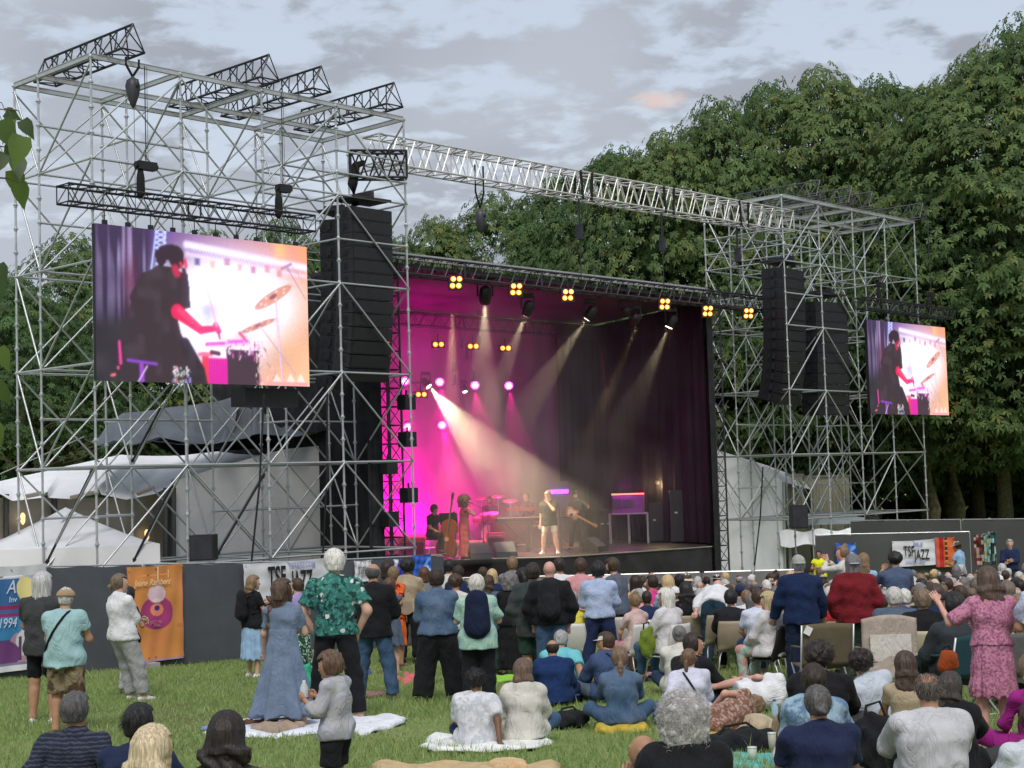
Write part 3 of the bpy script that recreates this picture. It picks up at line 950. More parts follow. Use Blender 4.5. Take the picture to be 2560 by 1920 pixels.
def line_array(name, label, u, v, ztop, n, dh, w, yaw, curve=0.9, dep=.45):
 """column of black loudspeaker boxes, tilting downwards towards the bottom"""
 t = thing(name, label, 'loudspeaker', S(u, v, ztop), TH + yaw)
 box = MB().prism([Vector((-w / 2, -dep / 2, -dh / 2)), Vector((w / 2, -dep / 2, -dh / 2)), Vector((w / 2 * .8, dep / 2, -dh / 2 * .8)), Vector((-w / 2 * .8, dep / 2, -dh / 2 * .8))], (0, 0, 0), (0, 0, dh * .97))
 box.mesh_ = None
 bm_ = box
 for s_ in (-1, 1):
  bm_.box((s_ * (w / 2 + .006), -.05, 0), (.012, .10, dh * .6)); bm_.box((s_ * (w / 2 + .006), .12, 0), (.012, .05, dh * .3))
 bm_.box((0, -dep / 2 - .004, .0), (w * .9, .008, dh * .82))
 me = bm_.mesh('speaker_box', blackp)
 fr = MB(); fr.box((0, 0, dh * .75), (w * .95, dep * 1.1, .05)); fr.box((0, 0, dh * 1.05), (.12, dep * 1.1, .16)); fr.obj('flying_frame', darkst, t)
 z = 0.0; y = 0.0; tilt = 0.0
 for k in range(n):
  l = link('speaker_box', me, t, (0, y, z - dh / 2))
  l.rotation_euler = (tilt, 0, 0)
  z -= dh * math.cos(tilt); y += dh * math.sin(tilt)
  tilt = curve * R(22) * (k / n) ** 2.2
 return t
def build_rig():
 scaffold('scaffold_tower', 'big galvanised scaffold tower at the left carrying the larger screen', 0.0, extra=((3, 5), (3, 6.5), (3, 7)))
 scaffold('scaffold_tower', 'galvanised scaffold tower at the right before the trees', 24.14, bottom=-3.5, mirror=True, extra=((0, 5), (0, 6.5), (0, 7)))
 # triangular trusses lying across the tower roofs
 for u, lab in ((.58, 'small black triangular truss across the left tower roof, outermost one'), (3.9, 'small black triangular truss over the middle of the left tower roof'),
       (5.32, 'small black triangular truss right of the middle on the left tower roof'), (7.46, 'small black triangular truss at the inner end of the left tower roof')):
  truss('roof_top_truss', lab, S(u, 2.75, 8.56), S(u, -.62, 8.56), .50, .52, darkst, .026, .014, .55, 3.4, 'tri', group='black trusses across the left tower')
 for u, lab in ((25.7, 'small dark triangular truss across the right tower roof, nearest the stage'), (27.6, 'second dark triangular truss across the right tower roof'),
       (28.9, 'third dark triangular truss across the right tower roof'), (32.3, 'outermost dark triangular truss on the right tower roof, over the screen')):
  truss('roof_top_truss', lab, S(u, 2.75, 8.56), S(u, -.45, 8.56), .50, .52, midst, .024, .013, .55, 3.4, 'tri', group='dark trusses across the right tower')
 truss('main_truss', 'long light grey box truss spanning between the two scaffold towers', S(8.3, 1.2, 7.62), S(26.2, 1.2, 7.66), .6, .68, mat('pale_truss', (.62, .60, .60), .45, .35, var=.1), .026, .018, .55, 3.0)
 truss('screen_truss', 'black truss over the big left screen', S(-.9, -.42, 5.42), S(5.05, -.42, 5.42), .42, .34, darkst, .024, .012, .4, 3.0)
 truss('screen_truss', 'black truss over the smaller right screen', S(27.9, -.42, 5.15), S(33.9, -.42, 5.1), .42, .34, darkst, .024, .012, .4, 3.0)
 led_screen('led_screen', 'larger left video screen showing a drummer and cymbals on a white glow', -.22, -.42, 2.08, 5.17, 3.02)
 led_screen('led_screen', 'smaller right video screen showing the same drummer, in front of dark trees', 28.2, -.42, 1.72, 5.3, 3.08)
 # loudspeakers
 line_array('line_array', 'tall column of black loudspeakers in the left tower beside the stage', onv(905, 600, .35)[0], .35, 6.25, 13, .30, 1.25, 0, 1.0, .7)
 line_array('line_array', 'outer column of black loudspeaker boxes between the left screen and the tall column', onv(838, 600, 1.3)[0], 1.3, 6.1, 13, .30, .9, R(25), .8)
 line_array('line_array', 'nearer column of black loudspeakers in the right tower beside the stage', 24.75, .5, 6.25, 13, .32, 1.55, R(8), 1.1, .8)
 line_array('line_array', 'lower black loudspeaker column in the right tower nearer the right screen', 27.0, .5, 5.35, 11, .33, 1.55, R(-8), .4, .8)
 b = MB().box((0, 0, 0), (1.4, .5, .38))
 o = b.obj('speaker_crate', blackp, loc=S(4.15, .1, 1.85)); o.rotation_euler = (0, 0, TH)
 tag(o, 'black box hanging under the lower right corner of the big left screen', 'control box')
 # hoists, pulleys
 hoist('chain hoist with black bag left of middle over the left screen truss', S(.95, -.42, 6.35), 1.9, big=True, group='hoists over the left screen')
 hoist('chain hoist with black bag over the right part of the left screen truss', S(4.35, -.42, 6.3), 2.0, group='hoists over the left screen')
 hoist('chain hoist over the left end of the right screen truss', S(29.2, -.42, 6.0), 2.2, group='hoists over the right screen')
 hoist('chain hoist over the right end of the right screen truss', S(32.6, -.42, 5.9), 2.4, group='hoists over the right screen')
 pulley('teardrop pulley hanging from the left tower roof', S(.85, -.15, 8.0), 3.0, .0)
 pulley('teardrop pulley under the long grey truss near its left end', S(12.0, 1.2, 6.75), 1.6)
 for u, lab in ((15.9, 'chain hoist under the middle of the long grey truss'), (19.6, 'chain hoist under the right part of the long grey truss'), (23.4, 'chain hoist at the right tower end of the long grey truss')):
  t = thing('chain_hoist', lab, 'chain hoist', S(u, 1.2, 6.7), TH, 'hoists carrying the stage roof')
  b = MB(); b.box((0, 0, 0), (.14, .14, .42)); b.tube((0, 0, .2), (0, 0, .9), .03, n=6); b.obj('motor', darkst, t)
  c = MB(); c.tube((0, 0, -.2), (0, 0, -1.3), .014, n=5); c.obj('chain', darkst, t)
  s_ = MB()
  for k in (-.3, .3):
   for y_ in (-.31, .31):
    MB().box((k * .7, y_, 1.25), (.09, .03, .80), Matrix.Rotation(k * .25, 3, 'Y')).obj('sling', blackc, t)
 # sling on the main truss over the pulley
 # black lighting arm and cable drop beside the left loudspeakers
 truss('lighting_arm', 'short black truss arm under the left end of the long grey truss', S(7.2, .7, 7.05), S(8.25, -.1, 7.05), .35, .62, darkst, .03, .02, .5, 2, 'box', cat='truss')
 b = MB().path([S(7.25, .6, 6.4), S(7.2, .62, 6.9), S(7.3, .6, 7.35), S(7.55, .6, 7.45)], [.11, .12, .10, .06], 8)
 tag(b.obj('cable_bundle', blackc, smooth=True), 'thick black cable bundle above the left loudspeakers', 'cable')
 for k, (x0, y0, x1, y1, dd) in enumerate(((660, 985, 625, 1440, 31.5), (818, 960, 806, 1410, 34), (1898 + 9, 1168, 1886, 1415, 44.5))):
  a, c_ = at(x0, y0, dd), at(x1, y1, dd)
  b = MB().path([a, (a + c_) / 2 + Vector((.05, 0, 0)), c_], .022, 6)
  tag(b.obj('hanging_cable', blackp), ('black cable hanging in front of the white tent wall, left one', 'black cable hanging beside the stage\'s black side wall', 'black cable hanging before the right white tent')[k], 'cable')
 for k, (x0, y0, x1, y1, dd, lab) in enumerate(((735, 700, 360, 1460, 30.5, 'black diagonal tube in front of the pagoda tent'), (1380, 780, 1050, 1440, 31.5, 'black diagonal tube left of the square black loudspeaker'), (1270, 220, 1040, 650, 31.8, 'black diagonal strap before the slate tarpaulin'), (2090, 740, 1710, 1390, 32.5, 'black diagonal tube right of the square black loudspeaker'))):
  a, c_ = at(x0 / 3.16, 950 + y0 / 3.16, dd), at(x1 / 3.16, 950 + y1 / 3.16, dd)
  b = MB().tube(a, c_, .026, n=7)
  b.tube(a.lerp(c_, .02), a.lerp(c_, .05), .04, n=7); b.tube(a.lerp(c_, .95), a.lerp(c_, .98), .04, n=7)
  tag(b.obj('black_brace', darkst), lab, 'brace')
 # monitors boxes standing in the towers
 for (px0, py0, px1, py1, dd, lab) in ((474, 1337, 532, 1403, 30.5, 'square black loudspeaker standing on the left tower base'), (1981, 1263, 2019, 1322, 46.0, 'black loudspeaker standing inside the right tower'), (2174, 1290, 2198, 1350, 49, 'narrow black case standing in the right tower')):
  a = at(px0, py1, dd); c_ = at(px1, py0, dd)
  t = thing('floor_speaker', lab, 'loudspeaker', ((a.x + c_.x) / 2, dd + .25, a.z), 0)
  w, h = c_.x - a.x, c_.z - a.z
  MB().box((0, 0, h / 2), (w, .5, h)).obj('cabinet', blackp, t)
  MB().box((0, -.258, h / 2), (w * .9, .014, h * .9)).obj('grille', darkst, t)
# ================================================================ STAGE
DZ = -2.2            # deck level
U0, U1, VB = 8.7, 24.6, 8.2
UF = 21.8            # where the front opening ends
def drape(fn, nu, nv, wave, amp, nrm):
 def f(a, b):
  p = Vector(fn(a, b))
  return p + nrm * (amp * (math.sin(a * wave) * .6 + math.sin(a * wave * 1.7 + 1.3) * .4) * (.6 + .4 * b))
 return f
def lamp(name, kind, loc, tgt, energy, col, size=30, blend=.3, rad=.05):
 d = bpy.data.lights.new(name, kind)
 d.energy = energy; d.color = col
 if kind == 'SPOT':
  d.spot_size = R(size); d.spot_blend = blend; d.shadow_soft_size = rad
 else:
  d.shadow_soft_size = rad
 o = bpy.data.objects.new(name, d); COL.objects.link(o)
 o.location = loc
 o.rotation_euler = (Vector(tgt) - Vector(loc)).to_track_quat('-Z', 'Y').to_euler()
 return o
def build_stage():
 nV = Vector((-UY, UX, 0)); nU = Vector((UX, UY, 0))
 deck_m = mat('stage_deck', (.030, .026, .026), .45, 0, var=.4, scale=2, bump=.2, bscale=30)
 t = thing('stage', 'open-air stage with black roof, dark curtains and magenta-lit backdrop', 'stage', S(U0, 2, -3.69))
 o = Vector(t.location)
 fe = [Vector((-4.9, 43.2, DZ)), Vector((-2.09, 42.75, DZ)), Vector((1.2, 42.5, DZ)), Vector((5.75, 45.75, DZ)), S(UF + .3, 1.9, DZ), S(U1, VB, DZ), S(U0, VB, DZ), S(U0, 6.6, DZ)]
 b = MB()
 b.prism([p - Vector((0, 0, DZ)) for p in fe], Vector((0, 0, DZ - .08)) - o, Vector((0, 0, DZ)) - o)
 b.obj('deck', deck_m, t)
 # skirt and edge
 b = MB(); e = MB()
 for i in range(3):
  p, q = fe[i], fe[i + 1]
  w = (q - p).length
  nr = (q - p).cross(Vector((0, 0, 1))).normalized()
  b.sheet(drape(lambda a, c, p=p, q=q, nr=nr: p.lerp(q, a) + Vector((0, 0, -.06 - c * 1.43)) - o + nr * .05, 1, 1, w * 9, .018, nr), int(w * 12), 2)
  e.tube(p + nr * .07 + Vector((0, 0, -.02)) - o, q + nr * .07 + Vector((0, 0, -.02)) - o, .02, n=6)
 b.obj('skirt', mat('skirt_cloth', (.022, .022, .024), .95, var=.5, scale=1.5, bump=.4, bscale=6), t, True)
 e.obj('deck_edge', mat('deck_trim', (.30, .27, .25), .5, .3), t)
 # ceiling, back and side walls
 b = MB()
 b.prism([S(U0, 1.35, 0), S(UF + .2, 1.35, 0), S(U1, VB, 0), S(U0, VB, 0)], Vector((0, 0, 5.22)) - o, Vector((0, 0, 5.32)) - o)
 b.obj('roof', mat('roof_tarp', (.05, .045, .05), .7, var=.3), t)
 b = MB()
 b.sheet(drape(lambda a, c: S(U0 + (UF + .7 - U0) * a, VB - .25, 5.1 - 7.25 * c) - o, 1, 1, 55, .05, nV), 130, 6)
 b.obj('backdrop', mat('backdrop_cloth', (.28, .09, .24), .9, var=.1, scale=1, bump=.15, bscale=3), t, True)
 b = MB()
 b.sheet(drape(lambda a, c: S(UF + .05 + (U1 - UF - .2) * a, 1.5 + (VB - 1.9) * a, 5.15 - 7.3 * c) - o, 1, 1, 60, .09, nU), 120, 6)
 b.sheet(drape(lambda a, c: S(22.0 + (U1 - 22.0) * a, VB - .6, 5.1 - 7.25 * c) - o, 1, 1, 26, .10, nV), 80, 6)
 b.obj('side_curtain', mat('velvet', (.006, .002, .006), .85, var=.4, scale=2, bump=.4, bscale=8), t, True)
 b = MB()
 for (u, v0, v1) in ((U0 - .1, 1.4, VB),):
  b.sheet(drape(lambda a, c: S(u, v0 + (v1 - v0) * a, 5.2 - 8.8 * c) - o, 1, 1, 50, .07, nU), 120, 8)
 b.sheet(drape(lambda a, c: S(U0 - .12 - .4 * a, 1.45, 1.0 - 4.6 * c) - o, 1, 1, 12, .05, nV), 20, 5)
 b.obj('outer_curtain', mat('black_drape', (.016, .016, .019), .9, var=.7, scale=3, bump=.6, bscale=5), t, True)
 b = MB()
 b.sheet(drape(lambda a, c: S(UF + .0 + .25 * a, 1.32, 5.2 - 8.75 * c) - o, 1, 1, 9, .04, nV), 10, 5)
 b.sheet(drape(lambda a, c: S(UF + .25 + (U1 - UF) * a, 1.5 + 6.7 * a, 5.2 - 8.8 * c) - o, 1, 1, 50, .06, nU), 60, 4)
 b.obj('wing_curtain', mat('black_drape', (.016, .016, .019)), t, True)
 # roof legs: black box-truss columns at both sides
 for (u, v, lab) in ((U0 + .28, 1.55, 'a'), (UF + .55, 1.6, 'b')):
  q = MB(); z0, z1 = (-3.6, 5.4)
  w = .22
  for sx in (-w, w):
   for sy in (-w, w):
    q.tube(S(u, v, z0) + nU * sx + nV * sy - o, S(u, v, z1) + nU * sx + nV * sy - o, .028, n=6)
  z = z0
  while z < z1 - .3:
   for (a1, a2) in (((-w, -w), (w, -w)), ((w, -w), (w, w)), ((w, w), (-w, w)), ((-w, w), (-w, -w))):
    p = S(u, v, z) + nU * a1[0] + nV * a1[1] - o; r_ = S(u, v, z + .45) + nU * a2[0] + nV * a2[1] - o
    q.tube(p, r_, .014, n=4); q.tube(p, S(u, v, z) + nU * a2[0] + nV * a2[1] - o, .014, n=4)
   z += .45
  q.obj('roof_leg', darkst, t)
 q = MB()
 for k, (z, s) in enumerate(((1.0, 1), (.35, -1), (-.35, 1), (-.9, -1), (1.9, 1))):
  p = S(U0 + .28 + .32 * s, 1.25, z) - o
  q = MB(); q.box(p, (.34, .3, .36), Matrix.Rotation(TH, 3, 'Z')); q.tube(p, p + Vector((0, 0, .3)), .03, n=5); q.obj('side_fixture', blackp, t)
 truss('roof_truss', 'black front truss of the stage roof carrying the amber lamps', S(8.3, 1.2, 5.02), S(25.5, 1.2, 5.02), .45, .42, darkst, .028, .014, .45, 3.0)
 truss('roof_truss', 'thin black truss across the middle of the stage under the roof', S(9.2, 5.3, 4.35), S(21.2, 5.3, 4.35), .35, .35, darkst, .022, .011, .5, 3.0)
 truss('roof_truss', 'lower black truss before the backdrop carrying magenta lamps', S(9.2, 7.3, 2.62), S(15.6, 7.3, 2.62), .3, .3, darkst, .02, .01, .5, 3.0)
 b = MB().box(S(15, 1.30, 5.48), (13.4, .12, .16), Matrix.Rotation(TH, 3, 'Z'))
 b.obj('roof_edge', mat('roof_edge', (.40, .40, .42), .5, .2), t).location = -o
 # stage smoke lit by the lamps
 q = MB()
 q.prism([S(U0 + .05, 1.55, 0), S(UF - .05, 1.55, 0), S(U1 - .35, VB - .45, 0), S(U0 + .05, VB - .45, 0)], Vector((0, 0, DZ + .01)), Vector((0, 0, 5.15)))
 m = bpy.data.materials.new('smoke'); m.use_nodes = True
 nt = m.node_tree; nt.nodes.clear()
 pv = nt.nodes.new('ShaderNodeVolumePrincipled'); ou = nt.nodes.new('ShaderNodeOutputMaterial')
 pv.inputs['Color'].default_value = (.9, .9, .9, 1); pv.inputs['Density'].default_value = .06; pv.inputs['Anisotropy'].default_value = .15
 tc_ = nt.nodes.new('ShaderNodeTexCoord'); dp = nt.nodes.new('ShaderNodeVectorMath'); dp.operation = 'DOT_PRODUCT'
 nt.links.new(tc_.outputs['Object'], dp.inputs[0]); dp.inputs[1].default_value = (UX, UY, 0)
 mr = nt.nodes.new('ShaderNodeMapRange'); ub = OX * UX + OY * UY
 mr.inputs[1].default_value = ub + 14.5; mr.inputs[2].default_value = ub + 21.0; mr.inputs[3].default_value = .075; mr.inputs[4].default_value = .016
 nt.links.new(dp.outputs['Value'], mr.inputs[0])
 nz = nt.nodes.new('ShaderNodeTexNoise'); nz.inputs['Scale'].default_value = .55; nz.inputs['Detail'].default_value = 3; nz.inputs['Distortion'].default_value = .6
 nt.links.new(tc_.outputs['Object'], nz.inputs['Vector'])
 m2 = nt.nodes.new('ShaderNodeMapRange'); m2.inputs[1].default_value = .38; m2.inputs[2].default_value = .66; m2.inputs[3].default_value = .25; m2.inputs[4].default_value = 1.5
 nt.links.new(nz.outputs[0], m2.inputs[0])
 ml = nt.nodes.new('ShaderNodeMath'); ml.operation = 'MULTIPLY'; nt.links.new(mr.outputs[0], ml.inputs[0]); nt.links.new(m2.outputs[0], ml.inputs[1])
 nt.links.new(ml.outputs[0], pv.inputs['Density'])
 nt.links.new(pv.outputs[0], ou.inputs['Volume'])
 q.obj('stage_smoke', m, kind='stuff')
 stage_lights()
 stage_gear()
def P3(px, py, v):
 u, z = onv(px, py, v)
 return S(u, v, z)
def stage_lights():
 amber = mat('amber_lamp', (.9, .5, .1), emit=(1.0, .24, .015), estr=2.2)
 hot = mat('amber_core', (1, .9, .5), emit=(1.0, .50, .09), estr=4.0)
 mag = mat('magenta_lens', (.9, .1, .7), emit=(1.0, .05, .62), estr=5.0)
 magc = mat('magenta_core', (.9, .3, .8), emit=(1.0, .35, 1.0), estr=9.0)
 white = mat('cream_lens', (1, .9, .7), emit=(1.0, .85, .6), estr=10.0)
 rotz = TH + R(-35)
 # blinders
 for k, (dx, dy) in enumerate(((985, 610), (1115, 625), (1227, 637), (1436, 657), (1529, 672), (1617, 677))):
  p = P3(dx * 1.1573, dy * 1.1573, .85)
  t = thing('blinder_lamp', ['leftmost', 'second', 'third', 'fourth', 'fifth', 'rightmost'][k] + ' four-bulb amber lamp from the left under the stage roof truss', 'stage lamp', p, rotz, 'four-bulb amber lamps on the roof truss')
  b = MB().box((0, .07, 0), (.36, .10, .38)); b.tube((0, .07, .19), (0, .07, .42), .02, n=5); b.box((0, .07, .27), (.08, .1, .05)); b.obj('housing', blackp, t)
  for sx in (-.078, .078):
   for sz in (-.085, .085):
    x = sx + (.012 if sz > 0 else -.012)
    l = MB().lathe([(.001, -.005), (.064, 0), (.066, .012), (.06, .02)], n=14, rot=Matrix.Rotation(R(90), 3, 'X')); ob = l.obj('bulb', amber, t, loc=(x, 0, sz))
    l = MB().lathe([(.001, .012), (.036, .008), (.038, 0)], n=12, rot=Matrix.Rotation(R(90), 3, 'X')); l.obj('filament', hot, ob, loc=(0, -.016, 0))
 for k, (dx, dy, v) in enumerate(((947, 744, 5.0), (1022, 748, 5.0), (1092, 752, 5.0), (910, 852, 6.0), (829, 736, 3.6))):
  p = P3(dx * 1.1573, dy * 1.1573, v)
  t = thing('twin_lamp', ['left one of three small twin amber lamps inside the stage', 'middle one of three small twin amber lamps inside the stage', 'right one of three small twin amber lamps inside the stage', 'small twin amber lamp low beside the cream beam\'s source', 'small twin amber lamp beside the left loudspeakers'][k], 'stage lamp', p, rotz, 'twin amber lamps')
  MB().box((0, .06, 0), (.38, .09, .2)).tube((0, .06, .1), (0, .06, .3), .015, n=5).obj('housing', blackp, t)
  for sx in (-.085, .085):
   l = MB().lathe([(.001, 0), (.07, .004), (.07, .015)], n=12, rot=Matrix.Rotation(R(90), 3, 'X')); ob = l.obj('bulb', amber, t, loc=(sx, 0, 0))
   MB().lathe([(.001, .012), (.038, .008)], n=12, rot=Matrix.Rotation(R(90), 3, 'X')).obj('filament', hot, ob, loc=(0, -.02, 0))
 def head(label, p, tgt, lens, s=1.0, hang=True, cat='moving light', grp=None):
  t = thing('moving_light', label, cat, p, 0, grp)
  d = (Vector(tgt) - Vector(p)).normalized()
  b = MB(); up = 1 if hang else -1
  b.box((0, 0, up * .36 * s), (.34 * s, .22 * s, .12 * s))
  for k in (-1, 1):
   b.box((k * .17 * s, 0, up * .17 * s), (.04 * s, .10 * s, .34 * s))
  b.obj('yoke', blackp, t)
  b = MB(); rot = d.to_track_quat('Z', 'Y').to_matrix()
  b.lathe([(.07 * s, -.24 * s), (.13 * s, -.18 * s), (.145 * s, 0), (.13 * s, .12 * s), (.12 * s, .17 * s)], n=14, rot=rot)
  hd = b.obj('head', blackp, t, True)
  MB().lathe([(.001, .178 * s), (.105 * s, .176 * s), (.11 * s, .172 * s)], n=16, rot=rot).obj('lens', lens, hd)
  return d
 cream = (1.0, .80, .50)
 # big cream beam and the thin one beside it
 p = P3(920 * 1.1573, 828 * 1.1573, 6.3); tg = P3(1330, 1262, 3.3)
 d = head('small moving light throwing the wide cream beam across the stage', p, tg, white, .8)
 lamp('cream_beam', 'SPOT', p + d * .2, tg, 6500, (1.0, .80, .48), 33, .35, .03)
 p = P3(1003 * 1.1573, 840 * 1.1573, 6.3); tg = P3(1235, 1300, 4.5)
 d = head('small moving light throwing a thin pale beam behind the wide one', p, tg, white, .6)
 lamp('thin_beam', 'SPOT', p + d * .2, tg, 900, (1.0, .5, .55), 9, .5, .02)
 # heads under the front truss, dim warm beams
 for k, (dx, dy, tx, ty, pw, sz) in enumerate(((1048, 640, 1036, 1100, 2600, 24), (1140, 668, 1010, 1000, 1700, 20), (1275, 678, 1080, 960, 2000, 20), (1450, 696, 1330, 960, 2600, 20), (1350, 672, 1330, 720, 0, 12), (1372, 690, 1350, 800, 120, 10))):
  p = P3(dx * 1.1573, dy * 1.1573, 1.75); tg = P3(tx * 1.1573, ty * 1.1573, 4.5 if k != 3 else 3.2)
  pw *= .6
  d = head(['leftmost moving light hanging from the stage roof, beam straight down', 'second moving light under the stage roof, beam slanting left', 'moving light under the middle of the stage roof, beam slanting left', 'rightmost lit moving light under the stage roof over the dark curtain', 'unlit moving light under the right half of the stage roof', 'dim moving light under the right half of the stage roof'][k], p, tg, white if pw > 100 else blackp, 1.15 if k == 0 else 1.0)
  if pw:
   lamp('front_beam', 'SPOT', p + d * .22, tg, pw, cream, sz, .55, .04)
 # magenta heads
 for k, (dx, dy, pw, tx, ty, v, sz) in enumerate(((875, 822, 900, 870, 1150, 7.0, 38), (950, 824, 1300, 985, 1150, 7.0, 42), (1026, 831, 1500, 1060, 1120, 7.0, 42), (1099, 832, 900, 1130, 1100, 7.0, 36), (881, 921, 900, 880, 1190, 7.1, 34), (955, 917, 1100, 1010, 1190, 7.1, 34))):
  p = P3(dx * 1.1573, dy * 1.1573, v - .25); tg = P3(tx * 1.1573, ty * 1.1573, v - 1.3)
  d = (tg - p).normalized()
  t = thing('wash_light', ['leftmost upper magenta lamp behind the roof leg', 'second upper magenta lamp before the backdrop', 'third upper magenta lamp before the backdrop', 'rightmost upper magenta lamp before the backdrop', 'lower magenta lamp nearest the left stage edge', 'lower magenta lamp right of the cream beam\'s start'][k], 'stage lamp', p, 0, 'magenta lamps before the backdrop')
  rot = (Vector((0.05, -1, -.35))).to_track_quat('Z', 'Y').to_matrix()
  hd = MB().lathe([(.06, -.2), (.13, -.14), (.14, 0), (.13, .06)], n=14, rot=rot).obj('head', blackp, t, True)
  le = MB().lathe([(.001, .07), (.12, .068), (.13, .06)], n=16, rot=rot).obj('lens', mag, hd)
  q = MB()
  for (cx, cy) in [(0, 0)] + [(.07 * math.cos(a), .07 * math.sin(a)) for a in np.linspace(0, 6.28, 7)[:-1]]:
   c = rot @ Vector((cx, cy, .076)); q.lathe([(.001, .004), (.024, .002)], c, n=8, rot=rot)
  q.obj('led_eyes', magc, hd)
  lamp('magenta_wash', 'SPOT', p + d * .16, tg, pw * 1.9, (1.0, .0, .30), sz, .4, .05)
 # magenta floor washes along the foot of the backdrop
 for k, (u, pw) in enumerate(((9.9, 1300), (11.6, 1500), (13.4, 1300), (15.4, 650), (17.6, 160))):
  p = S(u, VB - 1.15, DZ + .12)
  t = thing('floor_wash', 'magenta floor lamp at the foot of the backdrop, number %s from the left' % ('one', 'two', 'three', 'four', 'five')[k], 'stage lamp', p, TH, 'floor lamps along the backdrop')
  MB().box((0, 0, 0), (.5, .16, .16)).obj('housing', blackp, t)
  MB().box((0, .02, .086), (.46, .08, .008)).obj('lens', mag, t)
  lamp('floor_wash_light', 'SPOT', p + Vector((0, 0, .12)), S(u, VB - .3, 0.2), pw * 2.0, (1.0, .0, .42), 120, .8, .12)
 # yellow work lamp and glow over the side-stage desk
 p = P3(1422 * 1.1573, 1041 * 1.1573, 4.4)
 t = thing('work_lamp', 'round yellow work lamp glowing over the side-stage desk', 'lamp', p)
 MB().lathe([(.03, .1), (.1, .06), (.12, 0)], n=12, rot=Matrix.Rotation(R(90), 3, 'X')).obj('shade', blackp, t)
 MB().lathe([(.001, -.09), (.06, -.06), (.08, 0), (.05, .03)], n=12, rot=Matrix.Rotation(R(90), 3, 'X')).obj('bulb', mat('yellow_bulb', (1, .8, .3), emit=(1, .72, .12), estr=10), t)
 lamp('work_glow', 'POINT', p + Vector((0, -.25, -.1)), p, 25, (1, .75, .3), rad=.1)
 lamp('curtain_fill', 'SPOT', S(13.5, 6.8, 4.0), S(24.3, 4.5, .5), 450, (.8, .0, .55), 60, .8, .2)  # added purple spot without a fixture, tints the right curtains
 # pink and red spots that touch the front of the deck
 p = P3(1477, 806, 1.9); lamp('front_warm', 'SPOT', P3(1600, 800, 1.9), P3(1378, 1320, 3.3), 1500, (1.0, .72, .32), 9, .4, .05)
 lamp('front_warm_left', 'SPOT', P3(1130, 770, 1.9), P3(1130, 1340, 3.9), 3200, (1.0, .60, .28), 12, .5, .05)
 lamp('red_pool', 'SPOT', P3(1500, 860, 4.0), P3(1570, 1372, 3.6), 700, (1.0, .05, .15), 9, .3, .04)
 lamp('red_pool_left', 'SPOT', P3(1400, 830, 4.0), P3(1385, 1392, 3.2), 700, (1.0, .04, .12), 7, .3, .04)
def pxv(px, v):
 p = P3(px, 1380, v); p.z = DZ
 return p
def floorpt(px, py, dz=0.0):
 r = ray(px, py)
 y = DZ / (r.z / r.y)
 p = at(px, py, y); p.z = DZ + dz
 return p
